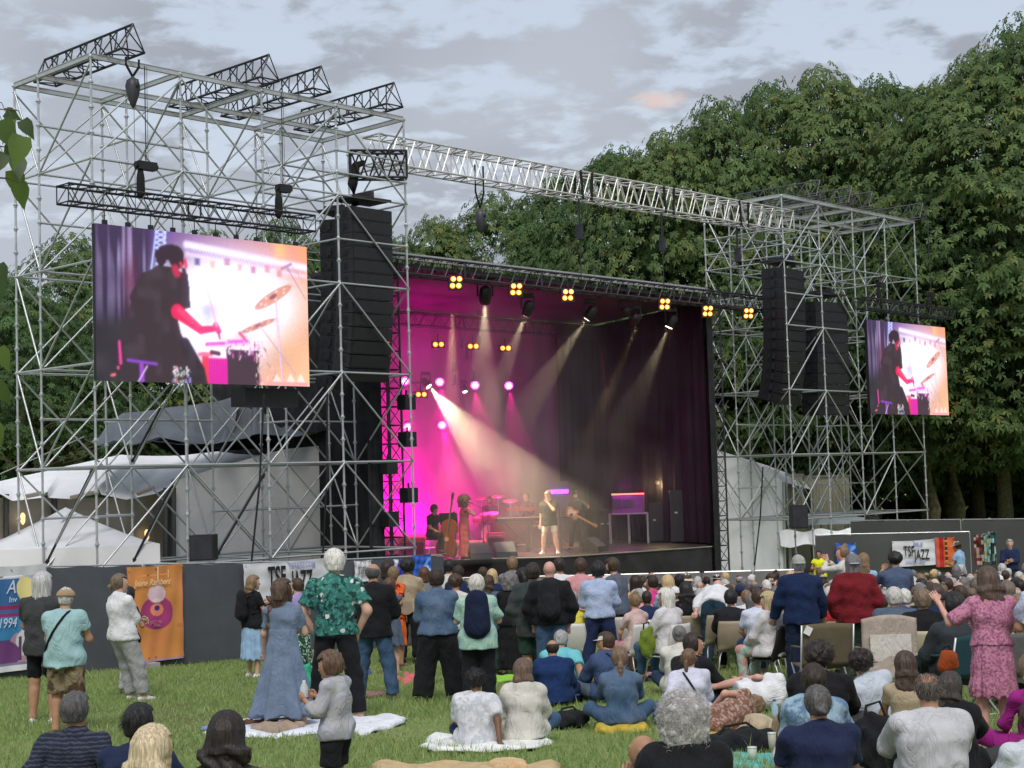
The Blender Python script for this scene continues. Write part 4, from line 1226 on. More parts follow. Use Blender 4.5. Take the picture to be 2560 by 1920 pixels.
def stage_gear():
 # wedge monitors
 for k, (px, py, w) in enumerate(((1198, 1396, .62), (1262, 1392, .62), (1490, 1378, .66), (1420, 1368, .5))):
  p = floorpt(px, py)
  t = thing('stage_monitor', ['black wedge monitor by the woman singer, left of two', 'black wedge monitor right of its twin at the stage edge', 'black wedge monitor at the feet of the guitarist', 'tan-lit wedge monitor behind the man singer'][k], 'stage monitor', p, TH + R(150 if k < 2 else 195 if k == 2 else 170), 'wedge monitors on the stage')
  b = MB().prism([Vector((-w / 2, -.26, 0)), Vector((-w / 2, .26, 0)), Vector((-w / 2, .20, .14)), Vector((-w / 2, -.16, .40)), Vector((-w / 2, -.26, .36))], (0, 0, 0), (w, 0, 0))
  b.obj('cabinet', blackp if k < 3 else mat('tan_cloth', (.35, .25, .15)), t)  # last wedge: tan stage light is put into the cabinet colour
  a = MB(); a.prism([Vector((-w * .44, .215, .145)), Vector((-w * .44, .205, .135)), Vector((-w * .44, -.15, .405)), Vector((-w * .44, -.14, .415))], (0, 0, 0), (w * .88, 0, 0)); a.obj('grille', mat('grille_grey', (.05, .055, .06), .6), t)
 # keyboard on stand with a second one above
 p = pxv(1300, 4.6)
 t = thing('keyboard', 'black stage keyboard on an X stand beside the man singer', 'keyboard', p, R(8))
 MB().box((0, 0, .98), (1.35, .34, .10)).box((0, .17, 1.05), (1.35, .04, .06)).obj('case', blackp, t)
 q = MB()
 for i in range(40):
  q.box((-.62 + i * .0315, -.07, 1.036), (.028, .16, .012))
 q.obj('keys', mat('ivory', (.75, .72, .68)), t)
 q = MB()
 for s in (-1, 1):
  q.tube((s * .45, -.1, 0), (-s * .45, .1, .93), .022, n=6); q.tube((s * .45, -.3, .02), (s * .45, .3, .02), .02, n=6)
 q.obj('stand', darkst, t)
 t = thing('synthesizer', 'small red-lit synthesizer on a raised rack behind the keyboard', 'synthesizer', p + Vector((.05, 1.0, 0)), R(8))
 MB().box((0, 0, 1.25), (.85, .3, .09)).obj('case', mat('red_lit_gear', (.35, .04, .05), .4), t)  # red stage light is put into the case colour
 q = MB(); [q.tube((s * .36, 0, 0), (s * .36, 0, 1.2), .018, n=5) for s in (-1, 1)]; q.box((0, 0, .6), (.75, .2, .03)); q.obj('stand', darkst, t)
 t = thing('electric_piano', 'dark electric piano body standing behind the keyboard', 'piano', p + Vector((-.25, .55, 0)), R(8))
 MB().box((0, .25, .45), (1.15, .4, .9)).obj('body', mat('dark_wood', (.06, .02, .02), .5), t); MB().box((0, .04, .5), (1.0, .02, .7)).obj('front_cloth', mat('maroon_cloth', (.16, .03, .05)), t)
 # drum kit
 p = pxv(1228, 6.1) + Vector((0, 0, .25))
 t = thing('drum_kit', 'magenta drum kit on a low riser at the back of the stage', 'drum kit', p, R(0))
 shell = mat('magenta_shell', (.45, .02, .16), .25, .2); skin_ = mat('drum_skin', (.7, .6, .55), .5); brass = mat('brass', (.55, .42, .16), .3, .9)
 def drum(c, r, h, tilt=0, ax='Z', nm='drum'):
  rot = Matrix.Rotation(R(tilt), 3, 'X') if ax == 'Z' else Matrix.Rotation(R(90), 3, 'X')
  d = MB().lathe([(r, -h / 2), (r, h / 2)], c, n=18, rot=rot).obj(nm, shell, t, True)
  cc = Vector(c) + rot @ Vector((0, 0, h / 2 + .004))
  MB().lathe([(r * .98, -.003), (r * .98, .003)], cc, n=18, rot=rot).obj('drum_head', skin_, d)
  MB().lathe([(r * 1.03, -.02), (r * 1.03, .0)], cc, n=18, rot=rot).obj('hoop', alu, d)
 drum((0, 0, .30), .28, .42, ax='Y', nm='bass_drum'); drum((-.35, .15, .72), .18, .16, 8, nm='snare_drum'); drum((.1, .05, .80), .16, .22, 18); drum((.48, .15, .50), .21, .38, 5, nm='floor_tom'); drum((-.15, .05, .80), .15, .2, 18)
 for (x, y, z, r) in ((-.65, .1, 1.12, .2), (.62, .1, 1.25, .24), (-.25, .3, 1.35, .2), (.25, .35, 1.4, .22)):
  MB().lathe([(.02, .02), (r * .5, .008), (r, -.008)], (x, y, z), n=20, rot=Matrix.Rotation(R(14), 3, 'X')).obj('cymbal', brass, t, True)
  q = MB().tube((x, y, 0), (x, y, z), .012, n=5)
  for a in range(3):
   q.tube((x, y, .3), (x + .2 * math.cos(a * 2.1), y + .2 * math.sin(a * 2.1), 0), .01, n=4)
  q.obj('cymbal_stand', alu, t)
 t2 = thing('drum_riser', 'low tan riser under the drum kit', 'riser', p - Vector((0, -.1, .25)), 0)
 MB().box((0, 0, .125), (2.1, 1.5, .25)).obj('platform', mat('riser_wood', (.28, .16, .12), .7), t2); MB().box((0, -.76, .22), (2.1, .02, .04)).obj('edge_strip', alu, t2)
 for k, (px, py, w, h, m_, lab, cat) in enumerate((
   (1030, 5.6, .75, .62, mat('amp_orange_lit', (.45, .10, .04), .6), 'orange-lit guitar amplifier at the left edge of the stage', 'amplifier'),  # orange stage light is put into this cabinet's colour
   (1175, 5.6, .8, .40, mat('tan_cloth', (.35, .25, .15)), 'tan amplifier behind the woman singer', 'amplifier'),
   (1240, 5.0, .55, .62, mat('amp_maroon', (.30, .03, .08), .6), 'maroon amplifier left of the keyboard', 'amplifier'),
   (1352, 5.9, .6, .8, blackp, 'black amplifier stack between the singer and the guitarist', 'amplifier'))):
  p = pxv(px, py)
  t = thing('amplifier', lab, cat, p, R(5))
  MB().box((0, 0, h / 2), (w, .35, h)).obj('cabinet', m_, t); MB().box((0, -.182, h * .42), (w * .86, .012, h * .7)).obj('grille', blackc, t)
  q = MB(); [q.lathe([(.018, 0), (.016, .025)], (-w * .35 + i * w * .1, -.18, h * .88), n=8, rot=Matrix.Rotation(R(90), 3, 'X')) for i in range(7)]; q.obj('knobs', alu, t)
 # music stands, mic stands
 def micstand(label, px, py, h, boom=0.0, yaw=0):
  p = floorpt(px, py)
  t = thing('microphone_stand', label, 'microphone stand', p, yaw)
  q = MB().tube((0, 0, 0), (0, 0, h), .012, n=6)
  for a in range(3):
   q.tube((0, 0, .12), (.28 * math.cos(a * 2.1), .28 * math.sin(a * 2.1), .01), .009, n=5)
  if boom:
   q.tube((0, 0, h), (boom, 0, h + abs(boom) * .55), .009, n=5)
  q.obj('stand', darkst, t)
  e = Vector((boom, 0, h + abs(boom) * .55)); d = Vector((1 if boom >= 0 else -1, 0, .4)).normalized()
  MB().tube(e - d * .02, e + d * .12, .012, .02, n=8).obj('microphone', blackp, t)
 micstand('boom microphone stand in front of the woman singer', 1210, 1392, 1.35, -.30)
 micstand('microphone stand before the bass player', 1113, 1398, 1.15, .2)
 micstand('microphone stand before the guitarist, left of him', 1402, 1380, 1.30, -.35)
 micstand('short microphone stand beside the keyboard', 1222, 1392, .9, 0)
 for k, (px, py, lab) in enumerate(((1120, 1399, 'black music stand in front of the bass player'), (1405, 1384, 'thin black music stand in front of the man singer'))):
  p = floorpt(px, py); t = thing('music_stand', lab, 'music stand', p, R(-10))
  q = MB().tube((0, 0, 0), (0, 0, 1.0), .012, n=6)
  for a in range(3):
   q.tube((0, 0, .15), (.25 * math.cos(a * 2.1), .25 * math.sin(a * 2.1), .01), .009, n=5)
  q.obj('stand', darkst, t)
  if k == 0:
   MB().box((.05, 0, 1.12), (.5, .02, .34), Matrix.Rotation(R(20), 3, 'X')).obj('desk', blackp, t)
  else:
   MB().box((0, 0, 1.02), (.55, .05, .02)).obj('desk', darkst, t)
 # side-stage desk, racks, screen strip
 p = pxv(1575, 4.9)
 t = thing('equipment_table', 'metal-legged side-stage table carrying magenta-lit gear', 'table', p, TH - R(55))
 MB().box((0, 0, .95), (1.25, .6, .04)).obj('table_top', mat('table_grey', (.3, .25, .28), .5), t)
 for x in (-.6, 0, .6):
  for y in (-.27, .27):
   MB().tube((x, y, 0), (x, y, .93), .02, n=6).obj('leg', alu, t)
 t2 = thing('mixing_rack', 'gear rack on the side-stage table with a glowing red strip on top', 'sound rack', p + Vector((0, 0, .97)), TH - R(55))
 MB().box((0, .05, .28), (1.0, .4, .56)).obj('rack', mat('rack_purple', (.14, .03, .16), .4), t2)
 MB().box((0, -.16, .60), (1.02, .03, .035)).obj('light_strip', mat('red_strip', (1, .1, .05), emit=(1, .07, .05), estr=6), t2)
 MB().box((0, -.165, .3), (.32, .02, .24)).box((-.34, -.165, .3), (.28, .02, .3)).obj('panels', mat('rack_panel', (.05, .03, .06), .3), t2)
 lamp('desk_glow', 'POINT', p + Vector((-.2, -.6, 1.75)), p, 12, (.9, .1, .9), rad=.1)
 for k, (px, py, w, h, lab) in enumerate(((1516, 1270, .35, 1.0, 'tall black flight case left of the side-stage table'), (1655, 1330, .7, 1.2, 'large black flight case right of the side-stage table'), (1712, 1340, .8, 1.6, 'tallest black flight case by the right stage curtain'))):
  q = pxv(px, (6.6, 4.3, 3.2)[k]); t = thing('flight_case', lab, 'flight case', q, TH - R(50), 'flight cases at stage right')
  MB().box((0, 0, h / 2 + .06), (w, .55, h)).obj('case', blackp, t)
  e = MB()
  for sx in (-1, 1):
   for sy in (-1, 1):
    e.box((sx * w / 2, sy * .275, h / 2 + .06), (.03, .03, h + .02)); e.lathe([(.04, 0), (.04, .05)], (sx * w * .4, sy * .2, 0), n=8)
  e.obj('edge_strips', darkst, t)
  e = MB(); e.box((w * .3, -.29, h * .6), (.09, .02, .05)); e.box((-w * .3, -.29, h * .6), (.09, .02, .05)); e.obj('latch', alu, t)
 # magenta LED monitor behind singer
 p = P3(1397, 1229, 7.0)
 t = thing('side_display', 'glowing violet strip display behind the man singer', 'display', p, TH - R(40))
 MB().box((0, 0, 0), (.62, .05, .12)).obj('panel', mat('violet_led', (.6, .1, 1), emit=(.55, .03, 1.0), estr=4), t)
 MB().box((0, .06, -.15), (.68, .06, .95)).obj('frame', mat('violet_gear', (.10, .03, .16), .5), t)
 MB().tube((0, .06, -.6), (0, .06, DZ - p.z), .03, n=6).obj('stand', darkst, t)
 # mirror-ball / truss cluster hanging mid stage
 p = P3(1200, 905, 5.6)
 t = thing('hanging_cluster', 'cluster of small unlit spotlights hanging in the haze mid-stage', 'spotlights', p)
 q = MB()
 for k in range(7):
  c = Vector((random.uniform(-.9, .6), random.uniform(-.3, .3), random.uniform(-.7, .5))); q.tube(c, c + Vector((.05, 0, .3)), .07, .05, n=8); q.tube(c + Vector((0, 0, .2)), c + Vector((0, 0, 1.1)), .012, n=4)
 q.obj('spotlights', darkst, t)
# ================================================================ TENTS, FENCES, BANNERS
pvc = mat('white_pvc', (.88, .89, .92), .45, var=.06, scale=1.2, bump=.12, bscale=3)
pvc2 = mat('grey_white_pvc', (.84, .83, .83), .5, var=.07, scale=1.0, bump=.12, bscale=2.5)
def Z3(x, y):
 return x / 3.16, 950 + y / 3.16
def sheet_between(lo, hi, n, sag=0.0, bulge=0.0, fold=0.0, ff=20, nrm=Vector((0, -1, 0)), nv=8):
 """sheet between two polylines of points"""
 def pl(P, t):
  x = t * (len(P) - 1); i = min(int(x), len(P) - 2)
  return P[i].lerp(P[i + 1], x - i)
 def f(a, b):
  p = pl(lo, a).lerp(pl(hi, a), b)
  p = p + Vector((0, 0, -sag * 4 * b * (1 - b)))
  return p + nrm * (bulge * math.sin(math.pi * b) + fold * math.sin(a * ff + b * 3) + fold * .5 * math.sin(a * ff * 2.3 + 1 + b * 5))
 return f
def pvp(px, py, v):
 u, z = onv(px, py, v); return S(u, v, z)
def build_tents():
 # marquee at the left: big slanting white roof, clear walls with warm light behind, white end wall
 t = thing('marquee', 'white marquee with scalloped sloping roof behind the left scaffold', 'tent', pvp(200, 1420, 5))
 t.location.z = gz(0, 36); o = Vector(t.location)
 low = [(-260, 980), (-120, 950), (0, 900), (100, 955), (330, 930), (372, 880), (380, 930), (560, 940), (740, 905), (765, 850), (800, 905), (1000, 945), (1220, 900), (1380, 820), (1700, 720), (2060, 640)]
 hi = [(-260, 850), (-100, 820), (0, 800), (120, 770), (370, 720), (480, 690), (600, 665), (760, 630), (960, 590), (1050, 596), (1200, 600), (1400, 598), (1550, 560), (1760, 535), (1900, 538), (2060, 545)]
 f = sheet_between([pvp(*Z3(*p), 3.9) - o for p in low], [pvp(*Z3(*p), 8.5) - o for p in hi], 40, fold=.03, ff=46)
 MB().sheet(f, 90, 10).obj('roof', pvc, t, True)
 f = sheet_between([pvp(*Z3(x, 1640), 4.6) - o for x in (-260, 400, 900, 1340)], [pvp(*Z3(x, y), 4.6) - o for x, y in ((-260, 930), (400, 930), (900, 930), (1340, 860))], 20, fold=.02, ff=50)
 cm = mat('clear_wall', (.42, .38, .30), .25, var=.25, scale=.8, bump=.3, bscale=3, col2=(.55, .50, .42))
 MB().sheet(f, 60, 6).obj('side_wall', cm, t, True)
 f = sheet_between([pvp(*Z3(x, 1700), 3.7) - o for x in (1372, 1800, 2250, 2725)], [pvp(*Z3(x, y), 3.7) - o for x, y in ((1372, 800), (1800, 665), (2250, 545), (2725, 502))], 20, fold=.012, ff=34)
 MB().sheet(f, 60, 8).obj('end_wall', pvc2, t, True)
 for x, v_, y_ in ((1310, 3.6, 850), (1370, 3.6, 850), (50, 4.5, 900), (430, 4.5, 900), (1350, 4.5, 900)):
  MB().tube(pvp(*Z3(x, 1640), v_) - o, pvp(*Z3(x, y_), v_) - o, .06, n=6).obj('pole', mat('tent_pole', (.10, .10, .10), .5, .4), t)
 wl_ = mat('warm_lamp', (1, .8, .4), emit=(1, .66, .30), estr=.9)
 for k, (x, y) in enumerate(((180, 1085), (1160, 1215))):
  MB().lathe([(.01, -.16), (.05, -.1), (.055, .05), (.02, .1)], (0, 0, 0), n=8).obj('festoon_bulb', wl_, t, loc=pvp(*Z3(x, y), 4.45) - o)
 b = MB()
 for (x0, y0, x1, y1) in ((205, 920, 325, 895), (1085, 900, 1215, 850), (560, 930, 740, 890)):
  b = MB(); b.tube(pvp(*Z3(x0, y0), 3.8) - o, pvp(*Z3(x1, y1), 3.8) - o, .05, n=5); b.obj('eave_bar', mat('tan_wood', (.35, .30, .24), .7), t)
 # pagoda tent
 c = pvp(165, 1362, 3.35)
 t = thing('pagoda_tent', 'small white pointed tent behind the left end of the fence', 'tent', (c.x, c.y, gz(0, c.y)), R(20))
 h0 = c.z - t.location.z; top = pvp(163, 1268, 3.35).z - t.location.z
 q = MB(); W = 1.75
 def pg(a, b_):
  an = a * 2 * math.pi; r = 1.0 / max(abs(math.cos(an)), abs(math.sin(an)))
  k = (1 - b_)
  return Vector((W * r * math.cos(an) * k, W * r * math.sin(an) * k, h0 + (top - h0) * (b_ ** 1.25)))
 q.sheet(pg, 40, 10); q.obj('canopy', mat('duller_pvc', (.66, .67, .70), .6, var=.08, scale=2, bump=.15, bscale=4), t, True)
 q = MB()
 for (x0, y0, x1, y1) in ((-1, -1, 1, -1), (1, -1, 1, 1), (-1, 1, -1, -1)):
  q.sheet(lambda a, b_: Vector((W * (x0 + (x1 - x0) * a), W * (y0 + (y1 - y0) * a), h0 - b_ * h0 * .98)) + Vector((0, 0, 0)), 6, 3)
 q.obj('walls', pvc2, t)
 # slate tarpaulin sagging between stage and tower
 t = thing('tarpaulin', 'sagging slate grey tarpaulin with dark folds between the left tower and the stage', 'tarpaulin', pvp(500, 1050, 4.5)); o = Vector(t.location)
 tm = mat('slate_tarp', (.13, .145, .17), .6, var=.15, scale=1.5, bump=.3, bscale=3)
 f = sheet_between([pvp(*Z3(*p), 3.5) - o for p in ((660, 450), (770, 520), (900, 475), (1050, 515), (1250, 450), (1500, 500), (1760, 560))], [pvp(*Z3(*p), 6.5) - o for p in ((850, 330), (960, 262), (1130, 250), (1330, 215), (1560, 195), (1750, 160), (1900, 110))], 40, fold=.09, ff=17, sag=.25)
 MB().sheet(f, 70, 10).obj('left_sheet', tm, t, True)
 f = sheet_between([pvp(*Z3(*p), 3.3) - o for p in ((1180, 470), (1400, 505), (1750, 500), (2050, 425), (2350, 450), (2830, 330))], [pvp(*Z3(*p), 7.0) - o for p in ((1560, 215), (1700, 200), (1900, 130), (2150, 95), (2500, 90), (2900, 60))], 40, fold=.26, ff=34, sag=.35)
 MB().sheet(f, 90, 12).obj('folded_sheet', tm, t, True)
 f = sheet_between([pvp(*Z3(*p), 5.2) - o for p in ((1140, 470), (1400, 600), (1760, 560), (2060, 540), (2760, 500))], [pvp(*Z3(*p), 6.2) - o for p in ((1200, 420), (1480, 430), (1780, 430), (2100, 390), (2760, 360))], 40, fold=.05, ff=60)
 MB().sheet(f, 60, 5).obj('shade_sheet', blackc, t, True)  # black sheet standing in for the shade between tarpaulin and tent roof
 MB().tube(pvp(0, 1185, 3.5) - o, pvp(210, 1092, 3.5) - o, .012, n=5).obj('guy_rope', mat('rope', (.4, .4, .36)), t)
 # right white marquee
 t = thing('marquee', 'tall white tent wall between the stage and the right scaffold tower', 'tent', at(1860, 1420, 52)); t.location.z = -3.69; o = Vector(t.location)
 up = [at(x, y, d) - o for x, y, d in ((1775, 1126, 50), (1800, 1127, 50), (1850, 1146, 50.5), (1930, 1185, 51.5), (1958, 1205, 52))]
 lo = [at(x, 1440, d) - o for x, d in ((1775, 50), (1800, 50), (1850, 50.5), (1930, 51.5), (1962, 52))]
 MB().sheet(sheet_between(lo, up, 20, fold=.02, ff=26), 40, 8).obj('end_wall', pvc, t, True)
 back = [p + Vector((2.5, 6, -.5)) for p in up]
 MB().sheet(sheet_between(up, back, 20), 20, 4).obj('roof', pvc, t, True)
 for i_ in (0, 4):
  MB().tube(lo[i_] + Vector((0, -.05, 0)), up[i_] + Vector((0, -.05, 0)), .05, n=6).obj('pole', alu, t)
 # cream containers behind the right tower
 for k, (x0, x1, y0, y1, d, lab) in enumerate(((1946, 2002, 1190, 1262, 55, 'cream cabin beside the right white tent'), (2028, 2118, 1192, 1300, 56, 'wider cream cabin behind the middle of the right scaffold'))):
  a, c = at(x0, y1, d), at(x1, y0, d)
  t = thing('site_cabin', lab, 'cabin', ((a.x + c.x) / 2, d + 1.2, -3.69), R(4), 'cream cabins behind the right tower')
  w = c.x - a.x; zt = c.z + 3.69
  cmn = mat('cream_metal', (.45, .42, .30), .6, var=.12, scale=1.5)
  q = MB().box((0, 0, zt / 2), (w, 2.3, zt)); 
  for i in range(int(w / .12)):
   q.box((-w / 2 + .06 + i * .12, -1.16, zt / 2), (.05, .03, zt * .94))
  q.obj('wall', cmn, t); MB().box((0, 0, zt + .04), (w + .08, 2.4, .08)).obj('roof', mat('cabin_roof', (.25, .24, .2)), t)
  MB().box((w * .2, -1.19, 1.05), (.85, .05, 2.0)).obj('door', mat('cabin_door', (.34, .32, .24), .5), t)
 # white van nose and grey platform behind the right tower
 t = thing('loading_platform', 'blue-grey loading platform with white cloth behind the right scaffold', 'platform', at(2050, 1340, 53)); t.location.z = -3.69; o = Vector(t.location)
 a, c = at(1990, 1296, 53), at(2180, 1306, 53)
 MB().box((0, 0, a.z + 3.69 - .1), (c.x - a.x, 2.2, .2)).obj('deck', mat('bluegrey_metal', (.33, .38, .42), .5), t)
 for s in (-1, 1):
  for s2 in (-1, 1):
   MB().tube((s * 1.2, s2 * .9, 0), (s * 1.2, s2 * .9, a.z + 3.5), .04, n=6).obj('leg', galv, t)
 f = lambda a, b: Vector((-1.6 + 3.0 * a, -1.15 - .25 * b + .04 * math.sin(a * 26), 1.62 - .5 * b + .05 * math.sin(a * 17 + b * 3)))
 MB().sheet(f, 40, 5).obj('white_cloth', pvc, t, True)
def fence(name, label, pts, h, mname, panel=3.45, foot=True):
 """site fence of steel frames covered by dark fabric; each panel a part"""
 t = thing(name, label, 'fence', pts[0]); o = Vector(t.location)
 for i in range(len(pts) - 1):
  a, b = Vector(pts[i]), Vector(pts[i + 1])
  n = max(1, round((b - a).length / panel))
  for k in range(n):
   p, q = a.lerp(b, k / n), a.lerp(b, (k + 1) / n)
   nr = (q - p).cross(Vector((0, 0, 1))).normalized()
   gap = (q - p).normalized() * .03
   p2, q2 = p + gap - o, q - gap - o
   p2.z = gz(p.x, p.y) - o.z; q2.z = gz(q.x, q.y) - o.z
   ph = random.uniform(0, 6)
   f = lambda s, c: p2.lerp(q2, s) + Vector((0, 0, .04 + (h - .06 - .012 * math.sin(s * 25 + ph)) * c)) + nr * (.012 * math.sin(s * 17 + ph + c * 2) + .012 * math.sin(s * 5 + c * 7 + ph) + .02 * math.sin(math.pi * c))
   MB().sheet(f, 26, 8).obj('fabric_panel', MATS[mname], t, True)
   fr = MB(); off = nr * -.04
   fr.tube(p2 + off, p2 + off + Vector((0, 0, h)), .02, n=6); fr.tube(q2 + off, q2 + off + Vector((0, 0, h)), .02, n=6)
   fr.tube(p2 + off + Vector((0, 0, h)), q2 + off + Vector((0, 0, h)), .018, n=6)
   fr.obj('panel_frame', galv, t)
   if foot:
    MB().box(p2 + Vector((0, 0, .06)), (.22, .6, .12), Matrix.Rotation(math.atan2(nr.x, -nr.y), 3, 'Z')).obj('foot_block', mat('concrete', (.35, .34, .32), .9), t)
 return t
def banner(name, label, cat, corner, ux, w, h, fn, nx=60, ny=90, group=None, wr=.012, tilt=0.0, mname='banner_print'):
 """hanging printed cloth; fn(X,Y)->colour array, X right, Y up in 0..1; corner = lower left"""
 ux = Vector(ux).normalized(); nr = ux.cross(Vector((0, 0, 1))).normalized()
 t = thing(name, label, cat, corner, 0, group)
 X, Y = np.meshgrid(np.linspace(0, 1, nx), np.linspace(0, 1, ny))
 C = fn(X, Y)
 d = wr * (np.sin(X * 9 + Y * 4) + .6 * np.sin(X * 23 - Y * 6) + .5 * np.sin(Y * 17 + X * 3)) + .02
 z = Y * h + tilt * X - .012 * np.sin(np.pi * X) * (Y > .9) * 1.5
 V = np.stack([X * w * ux.x + d * nr.x, X * w * ux.y + d * nr.y, z], -1).reshape(-1, 3)
 i, j = np.meshgrid(np.arange(nx - 1), np.arange(ny - 1)); a = (j * nx + i).ravel()
 Fc = np.stack([a, a + 1, a + nx + 1, a + nx], 1)
 link('cloth', from_np('cloth', V, Fc, True, (attr_mat(mname, rough=.5, trans=.0),), col=C.reshape(-1, 3)), t)
 q = MB()
 for (x, zz) in ((.02, .03), (.02, .97), (.98, .03), (.98, .97), (.5, .97)):
  p = ux * (x * w) + Vector((0, 0, zz * h + tilt * x)) + nr * .045
  q.lathe([(.012, -.004), (.02, 0), (.012, .004)], p, n=8)
 q.obj('eyelets', alu, t)
 t['_ux'] = [ux.x, ux.y]
 return t, ux, nr
def text(parent, s, ux, nr, x, z, size, m, sx=1.0, off=.06, shear=0.0, bold=.0, rot=0.0):
 c = bpy.data.curves.new('lettering', 'FONT')
 c.body = s; c.size = size; c.extrude = .002; c.offset = bold; c.shear = shear
 tmp = bpy.data.objects.new('tmp', c); COL.objects.link(tmp)
 bpy.context.view_layer.update()
 me = bpy.data.meshes.new_from_object(tmp.evaluated_get(bpy.context.evaluated_depsgraph_get()))
 bpy.data.objects.remove(tmp); bpy.data.curves.remove(c)
 me.materials.clear(); me.materials.append(m)
 o = link('lettering', me, parent)
 M = Matrix((ux, Vector((0, 0, 1)), nr)).transposed().to_4x4() @ Matrix.Rotation(rot, 4, 'Z') @ Matrix.Diagonal((sx, 1, 1, 1))
 o.matrix_local = Matrix.Translation(ux * x + Vector((0, 0, z)) + nr * off) @ M
 return o
def flat(c):
 return lambda X, Y: np.ones(X.shape + (3,)) * np.array(c)
def ell(X, Y, cx, cy, rx, ry):
 return (((X - cx) / rx) ** 2 + ((Y - cy) / ry) ** 2 < 1)
def build_fences():
 mat('dark_mesh', (.075, .082, .098), .8, var=.12, scale=2, bump=.2, bscale=60)
 mat('grey_mesh', (.072, .076, .074), .85, var=.1, scale=1, bump=.2, bscale=50)
 uL = onv(-140, 1420, -.7)[0]; uR = onv(1110, 1400, -.7)[0]
 def fp(u, v=-.7):
  p = S(u, v, 0); p.z = gz(p.x, p.y); return p
 fence('site_fence', 'dark grey fabric fence in front of the left scaffold tower', [fp(uL), fp(uR)], 1.97, 'dark_mesh')
 def fpx(px, d):
  p = at(px, 1200, d); p.z = gz(0, d); return p
 fence('site_fence', 'grey fabric fence below the right scaffold carrying the banners', [fpx(2030, 43.5), fpx(2420, 42.5)], 1.82, 'grey_mesh')
 fence('hoarding', 'long grey hoarding under the trees at the right edge', [fpx(2120, 49), fpx(2700, 45)], 2.0, 'grey_mesh')
 # crowd barrier in front of stage and right tower
 t = thing('crowd_barrier', 'grey crowd barrier between the seated audience and the stage', 'barrier', at(1500, 1440, 39.6)); t.location.z = -3.69; o = Vector(t.location)
 pts = [at(1120, 1440, 40.2), at(1500, 1440, 39.6), at(2010, 1425, 39.4)]
 bm_ = mat('barrier_plate', (.20, .19, .185), .6, .2, var=.15, scale=2)
 for i in range(2):
  a, b = pts[i].copy(), pts[i + 1].copy(); a.z = b.z = -3.69
  n = max(1, round((b - a).length / 1.2))
  for k in range(n):
   p, q = a.lerp(b, k / n), a.lerp(b, (k + 1) / n); c = (p + q) / 2
   rz = math.atan2(q.y - p.y, q.x - p.x)
   bo = MB().box((0, 0, .56), ((q - p).length - .02, .03, 1.1)).obj('barrier_panel', bm_, t, loc=c - o, smooth=False)
   bo.rotation_euler = (0, 0, rz)
   r_ = MB().tube((-.59, 0, 1.12), (.59, 0, 1.12), .025, n=6).tube((-.5, .05, 1.1), (-.5, .6, 0), .02, n=5).obj('barrier_rail', alu, t, loc=c - o); r_.rotation_euler = (0, 0, rz)
 # --- banners on the left fence
 nr = Vector((UX, UY, 0)).cross(Vector((0, 0, 1)))
 def place(px0, px1, py_top, py_bot, v=-.78):
  u0, z1 = onv(px0, py_top, v); u1, _ = onv(px1, py_top, v)
  _, z0 = onv(px0, py_bot, v)
  return S(u0, v, z0), u1 - u0, z1 - z0
 uxL = (UX, UY, 0)
 def poster(X, Y):
  C = np.ones(X.shape + (3,)) * np.array([.62, .62, .66])
  C[(X < .62) & (Y > .08) & (Y < .88)] = (.045, .14, .34)
  C[(X < .64) & (Y > .30) & (Y < .52)] = (.05, .22, .45)
  C[(X >= .70) & (Y > .66) & (Y < .90)] = (.42, .42, .55)
  C[ell(X, Y, .70, .78, .13, .11)] = (.78, .66, .28)
  C[(X < .60) & (Y < .30) & (Y > .08)] = (.08, .04, .16)
  C[ell(X, Y, .60, .20, .14, .16)] = (.42, .26, .36)
  C[ell(X, Y, .66, .26, .10, .12)] = (.62, .60, .66)
  C[(np.abs(X - .62) < .02) & (Y > .1) & (Y < .32)] = (.1, .05, .1)
  C[ell(X, Y, .42, .16, .20, .13)] = (.16, .05, .18)
  C[ell(X, Y, .90, .18, .12, .14)] = (.30, .26, .36)
  C[(Y > .585) & (Y < .625) & (X < .72)] = (.28, .03, .12)
  C[(Y > .515) & (Y < .55) & (X < .86)] = (.30, .03, .12)
  C[(Y < .08) & (Y > .055)] = (.22, .20, .34)
  C[Y <= .055] = (.72, .72, .74)
  return C
 c, w, h = place(-68, 115, 1421, 1690)
 t, ux, n_ = banner('poster_banner', 'white and blue poster with a yellow disc at the left end of the fence', 'banner', c, uxL, w, h, poster, 110, 120)
 ltm = mat('letter_pale', (.60, .66, .78), .6); lwm = mat('letter_maroon', (.35, .04, .14), .6)
 text(t, '1994', ux, n_, w * .30, h * .42, .24, ltm, .75, shear=.25)
 text(t, 'A', ux, n_, w * .42, h * .74, .34, ltm, .8, shear=.3); text(t, 'r', ux, n_, w * .86, h * .74, .34, ltm, .8, shear=.3)
 text(t, 'Inv', ux, n_, w * .45, h * .655, .15, ltm, .9, shear=.2); text(t, 'o', ux, n_, w * .71, h * .575, .18, lwm, 1.0, bold=.008); text(t, 'ur', ux, n_, w * .84, h * .515, .16, lwm, 1.0, bold=.006)
 def orange(X, Y):
  C = np.ones(X.shape + (3,)) * np.array([.62, .25, .075]) 
  C *= (1 + .10 * np.sin(X * 3 + 1) * np.sin(Y * 9 + X * 5))[..., None]
  C[ell(X, Y, .52, .50, .29, .173)] = (.36, .045, .17)
  C[ell(X, Y, .52, .535, .115, .066)] = (.76, .25, .14)
  C[ell(X, Y, .52, .70, .155, .095)] = (.70, .52, .56)
  C[ell(X, Y, .52, .665, .12, .05)] = (.72, .50, .62)
  C[ell(X, Y, .52, .635, .07, .02)] = (.80, .66, .66)
  C[ell(X, Y, .52, .552, .05, .028)] = (.07, .03, .26)
